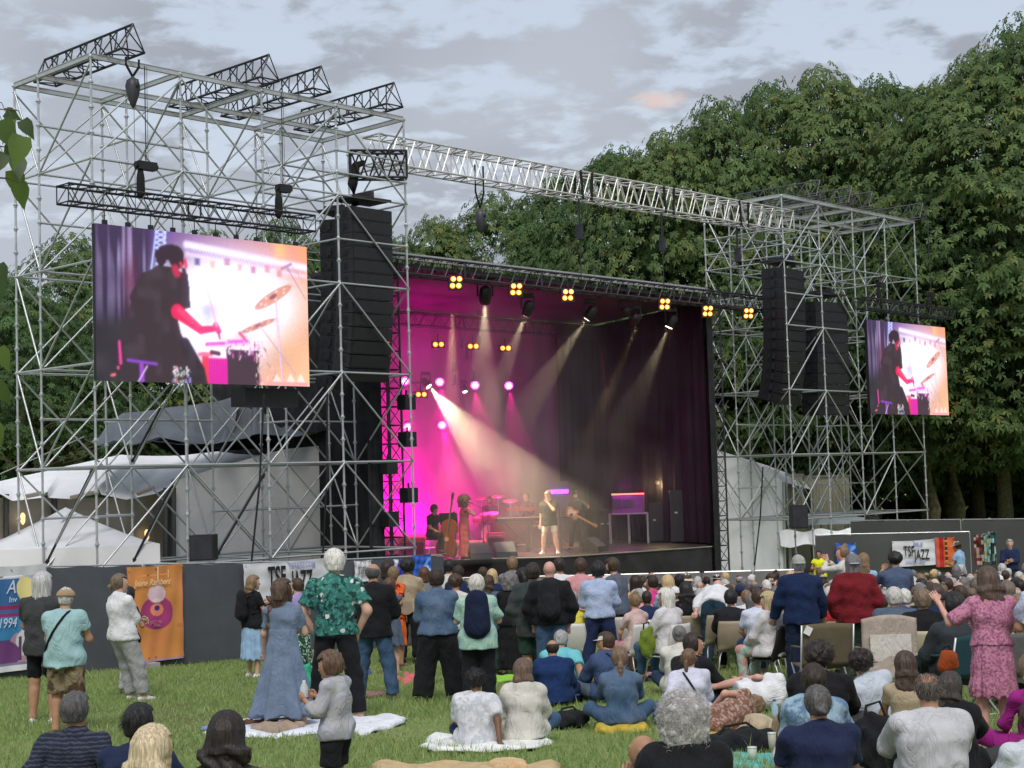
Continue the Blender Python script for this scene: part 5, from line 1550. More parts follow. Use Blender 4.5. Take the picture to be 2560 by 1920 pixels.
  C[ell(X, Y, .55, .22, .22, .07)] = (.66, .24, .09)
  C[(X > .88) & (X < .98) & (Y > .33) & (Y < .365)] = (.50, .19, .07)
  C[(Y < .022)] = (.40, .28, .42)
  C[(X < .02) | (X > .985)] = (.55, .2, .12)
  m = (Y < .05) & (Y > .03) & (np.abs((X * 7) % 1 - .5) < .08) & (X < .6)
  C[m] = (.3, .08, .1)
  return C
 c, w, h = place(316, 455, 1418, 1662)
 t, ux, n_ = banner('orange_banner', 'orange banner with a magenta disc and pale lamp shape on the left fence', 'banner', c, uxL, w, h, orange, 80, 130, wr=.014)
 cr = mat('letter_cream', (.85, .60, .34), .6)
 text(t, 'Jeune Rambert', ux, n_, w * .10, h * .795, .17, cr, .78, shear=.35, bold=.001)
 text(t, 'l', ux, n_, w * .50, h * .80, .5, cr, .6); text(t, 'l', ux, n_, w * .70, h * .86, .24, cr, .6)
 pk = mat('letter_pinkish', (.55, .20, .30), .6)
 text(t, 'JAZZ AU', ux, n_, w * .38, h * .395, .085, pk, .8); text(t, 'PARC', ux, n_, w * .44, h * .36, .075, pk, .9)
 blk = mat('letter_black', (.012, .012, .015), .6); pb = mat('letter_paleblue', (.36, .40, .62), .6)
 def tsf(px0, px1, pt, pb_, label, v=-.78, full=True, group=None, place_=None, ux_=None, tilt=0.0):
  c, w, h = place(px0, px1, pt, pb_, v) if place_ is None else place_
  t, ux, n_ = banner('radio_banner', label, 'banner', c, uxL if ux_ is None else ux_, w, h, flat((.66, .66, .70)), 40, 30, group, tilt=tilt)
  return t, ux, n_, w, h
 t, ux, n_, w, h = tsf(607, 822, 1410, 1512, 'wide white TSF JAZZ banner on the left fence behind the woman in a blue-grey dress')
 text(t, 'TSF', ux, n_, w * .26, h * .37, .60, blk, .50, bold=.012)
 text(t, 'JAZZ', ux, n_, w * .53, h * .22, .60, blk, .42, bold=.010)
 text(t, 'TSFJAZZ.COM', ux, n_, w * .50, h * .80, .17, pb, .66, bold=.004)
 text(t, 'LA RADIO', ux, n_, w * .27, h * .08, .17, pb, .7, bold=.004)
 t, ux, n_, w, h = tsf(884, 927, 1402, 1456, 'small white TSF JAZZ sign beside the bald man in black')
 text(t, 'TSFJAZZ', ux, n_, w * .14, h * .36, .22, mat('letter_grey', (.2, .2, .22)), .55, bold=.004)
 def blue(X, Y):
  C = np.ones(X.shape + (3,)) * np.array([.03, .11, .48])
  C[(X > .55) & (np.abs(Y - X * 1.1 + .2) < .12)] = (.16, .34, .75)
  C[ell(X, Y, .8, .3, .1, .25)] = (.55, .68, .9)
  return C
 c, w, h = place(1030, 1077, 1388, 1446)
 banner('blue_banner', 'shiny royal blue banner at the stage end of the left fence', 'banner', c, uxL, w, h, blue, 30, 30, 'blue banners', wr=.02)
 c, w, h = place(983, 1014, 1398, 1446)
 banner('blue_banner', 'narrow white and blue banner left of the shiny blue one', 'banner', c, uxL, w, h, lambda X, Y: np.where((X > .35)[..., None], np.array([.05, .06, .42]), np.array([.7, .7, .75])), 20, 20, 'blue banners', wr=.02)
 # --- right fence banners
 def placeR(px0, px1, pt, pb_, d=42.5):
  fd = lambda x: d + 1.0 - (x - 2030) / 390. - .13
  a = at(px0, pb_, fd(px0)); b = at(px1, pb_, fd(px1)); c = at(px0, pt, fd(px0))
  return a, (Vector((b.x, b.y, 0)) - Vector((a.x, a.y, 0))).length, c.z - a.z
 a, b = fpx(2030, 43.5), fpx(2420, 42.5); uxR = (b.x - a.x, b.y - a.y, 0)
 a, w, h = placeR(2092, 2142, 1357, 1410)
 banner('blue_banner', 'royal blue banner under the right scaffold', 'banner', a, uxR, w, h, blue, 30, 30, wr=.02)
 P_ = placeR(2233, 2340, 1353, 1418)
 t, ux, n_, w, h = tsf(0, 0, 0, 0, 'white TSF JAZZ banner hanging slightly crooked on the right fence', place_=P_, ux_=uxR, tilt=.05)
 text(t, 'TSF', ux, n_, w * .26, h * .42, .40, blk, .48, bold=.004); text(t, 'JAZZ', ux, n_, w * .51, h * .29, .40, blk, .46, bold=.004)
 text(t, 'LA RADIO JAZZ', ux, n_, w * .30, h * .14, .12, pb, .62, bold=.004); text(t, '89.9', ux, n_, w * .49, h * .80, .14, pb, 1.1, bold=.006)
 def red(X, Y):
  C = np.ones(X.shape + (3,)) * np.array([.62, .10, .035])
  C[(X > .22) & (X < .42)] = (.42, .02, .02); C[(X > .50) & (X < .64)] = (.09, .03, .02); C[(X > .64)] = (.68, .13, .03)
  m = (X > .50) & (X < .66) & (np.sin(Y * 38) > .6); C[m] = (.55, .38, .1)
  C[X < .05] = (.12, .12, .3)
  return C
 a, w, h = placeR(2340, 2389, 1343, 1418)
 banner('red_banner', 'orange-red banner with a dark stripe right of the white one', 'banner', a, uxR, w, h, red, 40, 50)
 def hang(seed, pal):
  def f(X, Y):
   g = np.random.default_rng(seed); C = np.zeros(X.shape + (3,)); k = (np.floor(Y * 9) * 7 + np.floor(X * 4)).astype(int)
   P = np.array(pal); idx = g.integers(0, len(pal), 400); C[:] = P[idx[k % 400]]; return C
  return f
 for k, (x0, x1, y0, y1, pal, lab) in enumerate(((2437, 2462, 1334, 1412, [(.12, .02, .02), (.05, .02, .02), (.4, .35, .3), (.2, .03, .03)], 'dark red patterned cloth hanging at the grey hoarding'),
             (2462, 2476, 1332, 1405, [(.1, .4, .38), (.5, .35, .08), (.05, .15, .14), (.3, .5, .5)], 'narrow turquoise and yellow patterned cloth on the hoarding'),
             (2474, 2492, 1328, 1412, [(.02, .05, .05), (.02, .03, .03), (.35, .5, .5), (.02, .1, .1)], 'dark cloth with pale marks hanging right of the turquoise one'))):
  a, w, h = placeR(x0, x1, y0, y1, 43.9)
  banner('patterned_cloth', lab, 'cloth', a, uxR, w, h, hang(k, pal), 20, 40, 'patterned cloths on the hoarding', wr=.02)
# ================================================================ PEOPLE
f32 = np.float32
def snet(fn, lo, hi, vox):
 """naive surface nets: polygonise fn(P)<0 on a grid"""
 lo = np.array(lo, float); hi = np.array(hi, float)
 n = np.maximum(np.ceil((hi - lo) / vox).astype(int) + 1, 3)
 ax = [lo[i] + vox * np.arange(n[i]) for i in range(3)]
 G = np.stack(np.meshgrid(*ax, indexing='ij'), -1).astype(f32)
 B = 4
 nc = (n + B - 1) // B
 Gc = np.stack(np.meshgrid(*[lo[i] + vox * (B * np.arange(nc[i]) + (B - 1) / 2) for i in range(3)], indexing='ij'), -1).astype(f32)
 Dc = fn(Gc.reshape(-1, 3)).reshape(nc)
 D = Dc
 for i in range(3):
  D = np.repeat(D, B, axis=i)
 D = np.ascontiguousarray(D[:n[0], :n[1], :n[2]]).astype(f32)
 mk = np.abs(D) < vox * B * 1.5 + .018
 D[mk] = fn(G[mk])
 D[0] = D[-1] = 1; D[:, 0] = D[:, -1] = 1; D[:, :, 0] = D[:, :, -1] = 1
 ins = D < 0
 c = ins[:-1, :-1, :-1].astype(np.int8)
 tot = np.zeros_like(c)
 for dx in (0, 1):
  for dy in (0, 1):
   for dz in (0, 1):
    tot += ins[dx:n[0] - 1 + dx, dy:n[1] - 1 + dy, dz:n[2] - 1 + dz]
 cell = (tot > 0) & (tot < 8)
 ci = np.argwhere(cell)
 if len(ci) == 0:
  return np.zeros((0, 3)), np.zeros((0, 4), int)
 idx = -np.ones(cell.shape, int); idx[tuple(ci.T)] = np.arange(len(ci))
 acc = np.zeros((len(ci), 3)); cnt = np.zeros(len(ci))
 cor = [(0, 0, 0), (1, 0, 0), (0, 1, 0), (1, 1, 0), (0, 0, 1), (1, 0, 1), (0, 1, 1), (1, 1, 1)]
 dv = [D[ci[:, 0] + a, ci[:, 1] + b, ci[:, 2] + e] for a, b, e in cor]
 for i, j in ((0, 1), (2, 3), (4, 5), (6, 7), (0, 2), (1, 3), (4, 6), (5, 7), (0, 4), (1, 5), (2, 6), (3, 7)):
  m = (dv[i] < 0) != (dv[j] < 0)
  t = dv[i] / (dv[i] - dv[j] + 1e-12)
  a = np.array(cor[i], float); b = np.array(cor[j], float)
  acc += np.where(m[:, None], a + (b - a) * t[:, None], 0); cnt += m
 V = lo + vox * (ci + acc / np.maximum(cnt, 1)[:, None])
 Fs = []
 for axx in range(3):
  s0 = [slice(0, n[k] - 1) if k == axx else slice(1, n[k] - 1) for k in range(3)]
  s1 = [slice(1, n[k]) if k == axx else slice(1, n[k] - 1) for k in range(3)]
  e0, e1 = ins[tuple(s0)], ins[tuple(s1)]
  for flip in (False, True):
   w = np.argwhere((e0 & ~e1) if not flip else (~e0 & e1))
   if len(w) == 0:
    continue
   w = w + np.array([0 if k == axx else 1 for k in range(3)])
   o = [(axx + 1) % 3, (axx + 2) % 3]
   q = []
   for (a, b) in ((0, 0), (-1, 0), (-1, -1), (0, -1)):
    cc = w.copy(); cc[:, o[0]] += a; cc[:, o[1]] += b
    q.append(idx[cc[:, 0], cc[:, 1], cc[:, 2]])
   q = np.stack(q, 1)
   Fs.append(q[:, ::-1] if flip else q)
 return V, np.concatenate(Fs)
def d_cone(P, a, b, ra, rb, fl=None):
 a = np.asarray(a, f32); b = np.asarray(b, f32); ab = b - a
 t = np.clip(((P - a) @ ab) / max(float(ab @ ab), 1e-9), 0, 1)
 d = P - (a + t[:, None] * ab)
 if fl is not None:
  nrm, k = fl; nrm = np.asarray(nrm, f32)
  d = d + (d @ nrm)[:, None] * nrm * (k - 1)
 return np.sqrt((d * d).sum(1)) - (ra + (rb - ra) * t)
def d_ell(P, c, M, r):
 """ellipsoid, M rows are its axes"""
 q = ((P - np.asarray(c, f32)) @ np.asarray(M, f32).T) / np.asarray(r, f32)
 L = np.sqrt((q * q).sum(1))
 return (L - 1) * min(r) * 1.0 if False else (L - 1) * (np.asarray(r).mean() * .85)
def d_loft(P, a, b, right, tab, cap=.0):
 """loft with elliptical section along a->b; tab rows (t, half width, half depth)"""
 a = np.asarray(a, f32); b = np.asarray(b, f32); ax = b - a; L = np.linalg.norm(ax); ax = ax / L
 right = np.asarray(right, f32); right = right - ax * (right @ ax); right /= np.linalg.norm(right)
 fw = np.cross(ax, right)
 q = P - a
 t = (q @ ax) / L
 T = np.array(tab)
 w = np.interp(t, T[:, 0], T[:, 1]); d = np.interp(t, T[:, 0], T[:, 2])
 x = q @ right; y = q @ fw
 r = (np.sqrt((x / w) ** 2 + (y / d) ** 2) - 1) * np.minimum(w, d)
 e = np.maximum(T[0, 0] - t, t - T[-1, 0]) * L
 return np.maximum(r, e + 0)
def smin(a, b, k):
 h = np.clip(.5 + .5 * (b - a) / k, 0, 1)
 return b * (1 - h) + a * h - k * h * (1 - h)
def union(ds, k):
 r = ds[0]
 for d in ds[1:]:
  r = smin(r, d, k)
 return r
def vec(*a):
 return np.array(a, float)
def unit(v):
 v = np.asarray(v, float); return v / (np.linalg.norm(v) + 1e-9)
def rotm(yaw=0, pitch=0, roll=0):
 """columns: right, forward, up. pitch leans forward, roll leans to the right, yaw turns left"""
 return np.array(Matrix.Rotation(yaw, 3, 'Z') @ Matrix.Rotation(-pitch, 3, 'X') @ Matrix.Rotation(roll, 3, 'Y'))
def ik(a, t, l1, l2, hint):
 a = np.asarray(a, float); t = np.asarray(t, float)
 d = t - a; L = np.linalg.norm(d); L2 = min(L, (l1 + l2) * .995); d = unit(d)
 x = (l1 * l1 - l2 * l2 + L2 * L2) / (2 * L2)
 h = math.sqrt(max(l1 * l1 - x * x, 0))
 hv = np.asarray(hint, float); hv = unit(hv - d * (hv @ d))
 return a + d * x + hv * h, a + d * L2
ARMS = {  # wrist offset from the shoulder in the torso frame (for the right arm), elbow hint
 'down': ((.07, .04, -.53), (.5, -1, 0)), 'hips': ((.02, .06, -.46), (1, -.5, 0)), 'crossed': ((-.24, .24, -.27), (1, -.1, -.9)),
 'front': ((-.12, .30, -.22), (.7, -.2, -1)), 'hold': ((-.02, .30, -.14), (.6, -.3, -1)), 'behind': ((-.14, -.17, -.46), (1, -.4, 0)),
 'phone': ((-.10, .36, .05), (.7, 0, -1)), 'lap': ((-.06, .34, -.36), (.8, -.4, -.4)), 'knee': ((.02, .45, -.30), (.9, -.2, -.5)),
 'prop': ((.16, -.30, -.47), (.6, -.5, -.3)), 'hug': ((-.12, .42, -.22), (.9, 0, -.4)), 'up': ((.05, .12, .42), (.8, .1, 0)), 'face': ((-.10, .20, .10), (.7, .2, -.8)),
 'out': ((.36, .28, -.22), (.2, -.5, -1)), 'clap': ((-.15, .32, .12), (.8, 0, -.6)), 'hair': ((-.10, -.05, .20), (1, .2, .2)), 'swing': ((.12, .20, -.48), (.4, -1, 0)),
 'pocket': ((.04, .06, -.50), (1, -.6, 0)), 'chin': ((-.12, .22, .0), (.6, .1, -1)), 'away': ((.30, -.05, -.42), (.5, -1, .2)),
 'guitar_neck': ((.30, .30, -.12), (.6, -.3, -.8)), 'guitar_body': ((-.16, .22, -.36), (.9, -.4, 0)), 'mic': ((-.14, .20, .04), (.8, 0, -.8)), 'lie': ((.0, .30, -.2), (.4, 0, -1))}
LEGS = {  # hip height, ankle offset from the hip joint (right leg), knee hint
 'stand': (.93, (.03, 0, -.85), (.1, 1, 0)), 'wide': (.91, (.13, .02, -.83), (.25, 1, 0)), 'step': (.91, (.05, .22, -.83), (.1, 1, 0)),
 'chair': (.50, (.05, .40, -.42), (.15, .6, 1)), 'cross': (.13, (-.14, .36, -.05), (.75, .9, .3)), 'up': (.12, (.04, .50, -.04), (.2, .3, 1)),
 'out': (.12, (.06, .80, -.04), (.2, 0, 1)), 'side': (.14, (.30, -.10, -.06), (.6, 1, .2)), 'camp': (.40, (.06, .46, -.32), (.1, .6, 1))}
def pose(s):
 """joint positions for spec dict s"""
 k = s.get('H', 1.72) / 1.75
 w = s.get('build', 1.0)
 J = {}
 lg = s.get('legs', 'stand')
 lgs = lg if isinstance(lg, tuple) else (lg, lg)
 hz = s.get('hipz', LEGS[lgs[1]][0])
 hip = vec(0, 0, hz * k)
 Mt = rotm(s.get('twist', 0), s.get('lean', .03), s.get('side', 0))
 Mh = Mt @ rotm(s.get('hyaw', 0), s.get('hpitch', 0.0) - .6 * s.get('lean', .03), s.get('hroll', 0)) if not s.get('headfree') else rotm(s.get('hyaw', 0), s.get('hpitch', 0))
 J['Mt'], J['Mh'] = Mt, Mh
 J['hip'] = hip
 cur = s.get('curve', 0.0)
 up = Mt @ vec(0, 0, 1)
 J['neck'] = hip + Mt @ vec(0, cur * .06, .52 * k)
 J['head'] = J['neck'] + Mt @ vec(0, .01, .035 * k) + Mh @ vec(0, .018, .112 * k)
 sw = (.165 if s.get('sex') == 'f' else .19) * k * (.6 + .4 * w)
 kid = s.get('kid', False)
 for sd, nm in ((-1, 'L'), (1, 'R')):
  sh = hip + Mt @ vec(sd * sw, -.005, .438 * k)
  J['sh' + nm] = sh
  ar = s.get('arms', 'down'); ar = ar if isinstance(ar, (tuple, list)) and not isinstance(ar[0], float) else (ar, ar)
  a = ar[0 if sd < 0 else 1]
  off, hint = ARMS[a] if isinstance(a, str) else a
  off = vec(sd * off[0], off[1], off[2]) * k; hint = vec(sd * hint[0], hint[1], hint[2])
  el, wr = ik(sh, sh + Mt @ off, .285 * k, .255 * k, Mt @ hint)
  J['el' + nm], J['wr' + nm] = el, wr
  hp = hip + vec(sd * .088 * k * (.5 + .5 * w), 0, -.02)
  J['hp' + nm] = hp
  l = lgs[0 if sd < 0 else 1]
  _, off, hint = LEGS[l]
  so = s.get('footL' if sd < 0 else 'footR')
  if so is not None:
   off = so
  off = vec(sd * off[0], off[1], off[2]) * k
  if l not in ('stand', 'wide', 'step') or True:
   pass
  kn, an = ik(hp, hp + off, .43 * k, .415 * k, vec(sd * hint[0], hint[1], hint[2]))
  J['kn' + nm], J['an' + nm] = kn, an
 J['k'] = k; J['w'] = w
 return J
TORSO_M = [(-.12, .150, .118), (0, .158, .122), (.22, .150, .112), (.45, .158, .115), (.66, .176, .122), (.80, .172, .108), (.92, .11, .080), (1.03, .05, .055)]
TORSO_F = [(-.12, .168, .128), (0, .172, .128), (.22, .140, .105), (.42, .132, .100), (.64, .150, .118), (.80, .148, .098), (.92, .09, .070), (1.03, .045, .05)]
def torso_tab(s, J, off=0.0, hem=None, belly=0.0, t1=1.03):
 T = TORSO_F if s.get('sex') == 'f' else TORSO_M
 k, w = J['k'], J['w']
 r = []
 for (t, a, b) in T:
  r.append((t, a * k * w + off, b * k * (w ** 1.3) + off + belly * math.exp(-((t - .3) / .28) ** 2)))
 r = [q for q in r if q[0] <= t1 + 1e-6]
 if hem is not None:
  a0 = r[0]
  if hem < a0[0]:
   r = [(hem, a0[1] + .012, a0[2] + .012)] + r
  else:
   r = [(hem, np.interp(hem, [q[0] for q in r], [q[1] for q in r]), np.interp(hem, [q[0] for q in r], [q[2] for q in r]))] + [q for q in r if q[0] > hem]
 return r
def wrinkle(P, amp, ph, fr=1.0):
 x, y, z = P[:, 0], P[:, 1], P[:, 2]
 rd = 1 - np.abs(np.sin(fr * (11 * z + 9 * x * np.sign(x) + 4 * y) + ph + 1.5 * np.sin(7 * x + ph)))
 return amp * .9 * (.5 - rd ** 2 * 1.6 * (.5 + .5 * np.sin(13 * x + 8 * z + ph))) + amp * (np.sin(fr * (17 * x + 9 * z) + ph) * np.sin(fr * (23 * z - 11 * x + 7 * y) + ph * 2) + .6 * np.sin(fr * (38 * z + 21 * x * np.sign(x)) + ph * 3) * np.sin(fr * 19 * x + ph))
def bbox(pts, m):
 A = np.array(pts); return A.min(0) - m, A.max(0) + m
def fingers(J, nm, sd, s):
 """five tapered fingers rooted in the palm; returns V,F"""
 k = J['k']; wr = J['wr' + nm]; el = J['el' + nm]
 d = unit(wr - el); hd = s.get('hand', {}).get(nm)
 d = unit(hd) if hd is not None else unit(d + J['Mt'] @ vec(0, .0, -.1))
 side = unit(np.cross(d, J['Mt'] @ vec(0, 1, 0.2)))
 if np.linalg.norm(np.cross(d, J['Mt'] @ vec(0, 1, .2))) < .2:
  side = unit(np.cross(d, J['Mt'] @ vec(1, 0, .1)))
 nr = np.cross(side, d)
 if (nr @ (J['Mt'] @ vec(-sd, .3, 0))) < 0:
  nr = -nr
 m = MB()
 pc = wr + d * .085 * k
 curl = s.get('curl', .5)
 for i, (o, l) in enumerate(((-.030, .066), (-.010, .076), (.010, .071), (.029, .056))):
  p0 = wr + d * .055 * k + side * o * k; p1 = pc + side * o * 1.1 * k + d * .008
  q1 = p1 + (d * math.cos(curl * .5) + nr * math.sin(curl * .5)) * l * .45 * k
  q2 = q1 + (d * math.cos(curl * 1.4) + nr * math.sin(curl * 1.4)) * l * .33 * k
  q3 = q2 + (d * math.cos(curl * 2.1) + nr * math.sin(curl * 2.1)) * l * .26 * k
  m.path([p0, p1, q1, q2, q3], [.008, .0092, .0085, .0078, .0055], 6)
 ts = side * (-1 if (side @ (J['Mt'] @ vec(0, 1, .5))) < 0 else 1)
 p0 = wr + d * .02 * k; p1 = wr + d * .05 * k + ts * .035 * k; p2 = p1 + (d * .8 + ts * .5 + nr * .3) * .033 * k; p3 = p2 + (d + nr * .4) * .026 * k
 m.path([p0, p1, p2, p3], [.012, .0115, .0095, .007], 6)
 return np.concatenate(m.V), m.F, d, side, pc
HAIRC = {}
def hair_mat(c):
 key = 'hair_%02x%02x%02x' % tuple(int(255 * x) for x in c)
 if key in MATS:
  return MATS[key]
 m = bpy.data.materials.new(key); m.use_nodes = True
 nt = m.node_tree; b = nt.nodes['Principled BSDF']
 b.inputs['Roughness'].default_value = .5; b.inputs['Specular IOR Level'].default_value = .35
 t = nt.nodes.new('ShaderNodeTexCoord'); mp = nt.nodes.new('ShaderNodeMapping'); mp.inputs[3].default_value = (95, 95, 9)
 nt.links.new(t.outputs['Object'], mp.inputs[0])
 n = nt.nodes.new('ShaderNodeTexNoise'); n.inputs['Scale'].default_value = 1; n.inputs['Detail'].default_value = 4
 nt.links.new(mp.outputs[0], n.inputs['Vector'])
 r = nt.nodes.new('ShaderNodeValToRGB'); nt.links.new(n.outputs[0], r.inputs[0])
 c = Vector(c)
 r.color_ramp.elements[0].position = .34; r.color_ramp.elements[0].color = (*(c * .62), 1)
 r.color_ramp.elements[1].position = .68; r.color_ramp.elements[1].color = (*(Vector([min(1, x * 1.4 + .008) for x in c])), 1)
 nt.links.new(r.outputs[0], b.inputs['Base Color'])
 bp = nt.nodes.new('ShaderNodeBump'); bp.inputs['Strength'].default_value = .6; bp.inputs['Distance'].default_value = .01
 nt.links.new(n.outputs[0], bp.inputs['Height']); nt.links.new(bp.outputs[0], b.inputs['Normal'])
 MATS[key] = m
 return m
def cloth_mat(c, pat=None, c2=None, sc=1.0):
 key = 'cloth_%s_%02x%02x%02x_%s_%s' % (pat or 'plain', *[int(255 * x) for x in c], '' if c2 is None else '%02x%02x%02x' % tuple(int(255 * x) for x in c2), sc)
 if key in MATS:
  return MATS[key]
 m = bpy.data.materials.new(key); m.use_nodes = True
 nt = m.node_tree; b = nt.nodes['Principled BSDF']
 N = nt.nodes.new; L = nt.links.new
 b.inputs['Roughness'].default_value = .88; b.inputs['Specular IOR Level'].default_value = .15; b.inputs['Sheen Weight'].default_value = .03
 t = N('ShaderNodeTexCoord')
 def noise(s, d=3, v=None):
  n = N('ShaderNodeTexNoise'); n.inputs['Scale'].default_value = s; n.inputs['Detail'].default_value = d
  L(t.outputs['Object'] if v is None else v, n.inputs['Vector']); return n.outputs[0]
 def mix(f, a, bb):
  x = N('ShaderNodeMix'); x.data_type = 'RGBA'
  L(f, x.inputs[0])
  for s_, v in ((x.inputs[6], a), (x.inputs[7], bb)):
   if isinstance(v, (tuple, Vector)):
    s_.default_value = (*v, 1)
   else:
    L(v, s_)
  return x.outputs[2]
 def ramp(f, a, b_):
  r = N('ShaderNodeMapRange'); r.inputs[1].default_value = a; r.inputs[2].default_value = b_; L(f, r.inputs[0]); return r.outputs[0]
 C = Vector(c)
 base = mix(ramp(noise(7), .3, .7), tuple(C * .86), tuple(Vector([min(1, x * 1.1) for x in C])))
 if pat == 'floral':
  base = mix(ramp(noise(13, 2), .48, .56), base, (.015, .05, .05))
  base = mix(ramp(noise(22, 2), .55, .6), base, (.07, .26, .20))
  v = N('ShaderNodeTexVoronoi'); v.inputs['Scale'].default_value = 8.5; L(t.outputs['Object'], v.inputs['Vector'])
  a_ = N('ShaderNodeMath'); a_.operation = 'ADD'; L(v.outputs[0], a_.inputs[0])
  n_ = N('ShaderNodeMath'); n_.operation = 'MULTIPLY'; n_.inputs[1].default_value = .45; L(noise(26, 1), n_.inputs[0]); L(n_.outputs[0], a_.inputs[1])
  base = mix(ramp(a_.outputs[0], .47, .43), base, (.62, .66, .64))
 elif pat == 'print':
  base = mix(ramp(noise(30 * sc, 2), .50, .56), base, tuple(c2))
 elif pat == 'blotch':
  base = mix(ramp(noise(9 * sc, 3), .46, .56), base, tuple(c2))
 elif pat == 'stripes':
  w_ = N('ShaderNodeTexWave'); w_.bands_direction = 'Z'; w_.inputs['Scale'].default_value = 11 * sc; w_.inputs['Distortion'].default_value = 3.5; w_.inputs['Detail'].default_value = 3; w_.inputs['Detail Scale'].default_value = 3
  L(t.outputs['Object'], w_.inputs['Vector']); base = mix(ramp(w_.outputs[0], .62, .8), base, tuple(c2))
 elif pat == 'denim':
  base = mix(ramp(noise(4, 3), .35, .95), base, tuple(c2))
 L(base, b.inputs['Base Color'])
 bp = N('ShaderNodeBump'); bp.inputs['Strength'].default_value = .7; bp.inputs['Distance'].default_value = .032
 nf = N('ShaderNodeTexNoise'); nf.inputs['Scale'].default_value = 5.2; nf.inputs['Detail'].default_value = 3; nf.inputs['Distortion'].default_value = 1.6
 mpf = N('ShaderNodeMapping'); mpf.inputs[2].default_value = (.3, .5, .2); mpf.inputs[3].default_value = (1.3, 1.3, .75); L(t.outputs['Object'], mpf.inputs[0]); L(mpf.outputs[0], nf.inputs['Vector'])
 sb = N('ShaderNodeMath'); sb.operation = 'SUBTRACT'; sb.inputs[1].default_value = .5; L(nf.outputs[0], sb.inputs[0])
 ab = N('ShaderNodeMath'); ab.operation = 'ABSOLUTE'; L(sb.outputs[0], ab.inputs[0]); pw_ = N('ShaderNodeMath'); pw_.operation = 'POWER'; pw_.inputs[1].default_value = .7; L(ab.outputs[0], pw_.inputs[0])
 L(pw_.outputs[0], bp.inputs['Height'])
 bp2 = N('ShaderNodeBump'); bp2.inputs['Strength'].default_value = .25; bp2.inputs['Distance'].default_value = .004
 L(noise(220, 1), bp2.inputs['Height']); L(bp.outputs[0], bp2.inputs['Normal']); L(bp2.outputs[0], b.inputs['Normal'])
 MATS[key] = m
 return m
def skin_mat(c):
 return mat('skin_%02x%02x%02x' % tuple(int(255 * x) for x in c), c, .55, var=.10, scale=14, spec=.35)
SKIN = {'light': (.56, .34, .25), 'pink': (.60, .33, .26), 'tan': (.42, .23, .14), 'olive': (.36, .20, .12), 'brown': (.16, .08, .045), 'dark': (.07, .035, .022)}
HC = {'grey': (.34, .33, .33), 'white': (.62, .60, .56), 'silver': (.46, .45, .44), 'black': (.012, .011, .012), 'brown': (.055, .030, .018), 'dark': (.028, .018, .013), 'auburn': (.10, .045, .022),
   'light': (.20, .13, .07), 'blond': (.52, .38, .20), 'salt': (.16, .15, .15), 'grizzle': (.09, .085, .085), 'ash': (.15, .11, .075)}
COLS = {'white': (.70, .70, .73), 'offwhite': (.60, .58, .53), 'cream': (.58, .50, .38), 'beige': (.40, .32, .22), 'black': (.014, .014, .017), 'charcoal': (.05, .052, .055), 'grey': (.20, .20, .21), 'lightgrey': (.38, .38, .39),
  'navy': (.018, .030, .085), 'blue': (.035, .085, .22), 'denim': (.055, .105, .19), 'darkdenim': (.025, .05, .10), 'skyblue': (.30, .46, .66), 'teal': (.03, .20, .22), 'turquoise': (.16, .50, .56), 'mint': (.36, .55, .42),
  'aqua': (.32, .50, .52), 'green': (.06, .15, .06), 'olive': (.10, .10, .05), 'darkgreen': (.025, .06, .045), 'red': (.42, .03, .03), 'darkred': (.17, .014, .02), 'orange': (.75, .14, .03), 'pink': (.62, .30, .32), 'hotpink': (.65, .06, .25),
  'magenta': (.30, .02, .20), 'purple': (.10, .05, .20), 'yellow': (.72, .62, .09), 'khaki': (.26, .21, .13), 'brown': (.09, .055, .035), 'rose': (.52, .22, .31), 'slate': (.09, .12, .17), 'bluegrey': (.16, .21, .30), 'lilac': (.34, .28, .55), 'tan': (.38, .26, .16)}
def head_parts(s, J, vox):
 """SDFs in world (figure) space for head skin; returns fn, bbox, head frame"""
 k = J['k'] * (1.12 if s.get('kid') else 1.0); M = J['Mh'].T; c = J['head']; Mc = J['Mh']
 if s.get('kid'):
  k = J['k'] * 1.22
 def at_(x, y, z):
  return c + Mc @ (vec(x, y, z) * k)
 prof = s.get('face', True)
 def fn(P):
  ds = [d_ell(P, at_(0, -.012, .022), M, (.076 * k, .096 * k, .092 * k)), d_ell(P, at_(0, .022, -.035), M, (.058 * k, .070 * k, .082 * k)),
     d_cone(P, J['neck'] + J['Mt'] @ vec(0, -.005, -.05 * J['k']), at_(0, -.015, -.05), .062 * J['k'] * J['w'] ** .5, .052 * k)]
  r = union(ds, .03)
  if prof:
   r = smin(r, d_cone(P, at_(0, .086, .005), at_(0, .108, -.030), .008 * k, .013 * k), .012)   # nose
   r = smin(r, d_cone(P, at_(0, .068, -.095), at_(0, .074, -.100), .018 * k, .018 * k), .02)    # chin
   r = smin(r, d_cone(P, at_(-.02, .090, -.058), at_(.02, .090, -.058), .006 * k, .006 * k), .01)  # lips
   r = smin(r, d_cone(P, at_(-.035, .082, .030), at_(.035, .082, .030), .010 * k, .010 * k), .015)  # brow
   for sd in (-1, 1):
    r = np.maximum(r, -d_cone(P, at_(sd * .031, .096, .008), at_(sd * .031, .10, .008), .013 * k, .013 * k) - .002)
  for sd in (-1, 1):
   r = smin(r, d_cone(P, at_(sd * .076, -.012, .012), at_(sd * .073, -.004, -.030), .015 * k, .010 * k, (Mc @ vec(sd * .9, .4, 0), 1.9)), .008)
  return r
 lo, hi = bbox([J['neck'] + J['Mt'] @ vec(0, 0, -.02), at_(0, .1, .10), at_(0, -.1, .1), at_(.09, 0, 0), at_(-.09, 0, 0), at_(0, .1, -.12), at_(0, -.1, -.1)], .05)
 return fn, lo, hi, at_, k
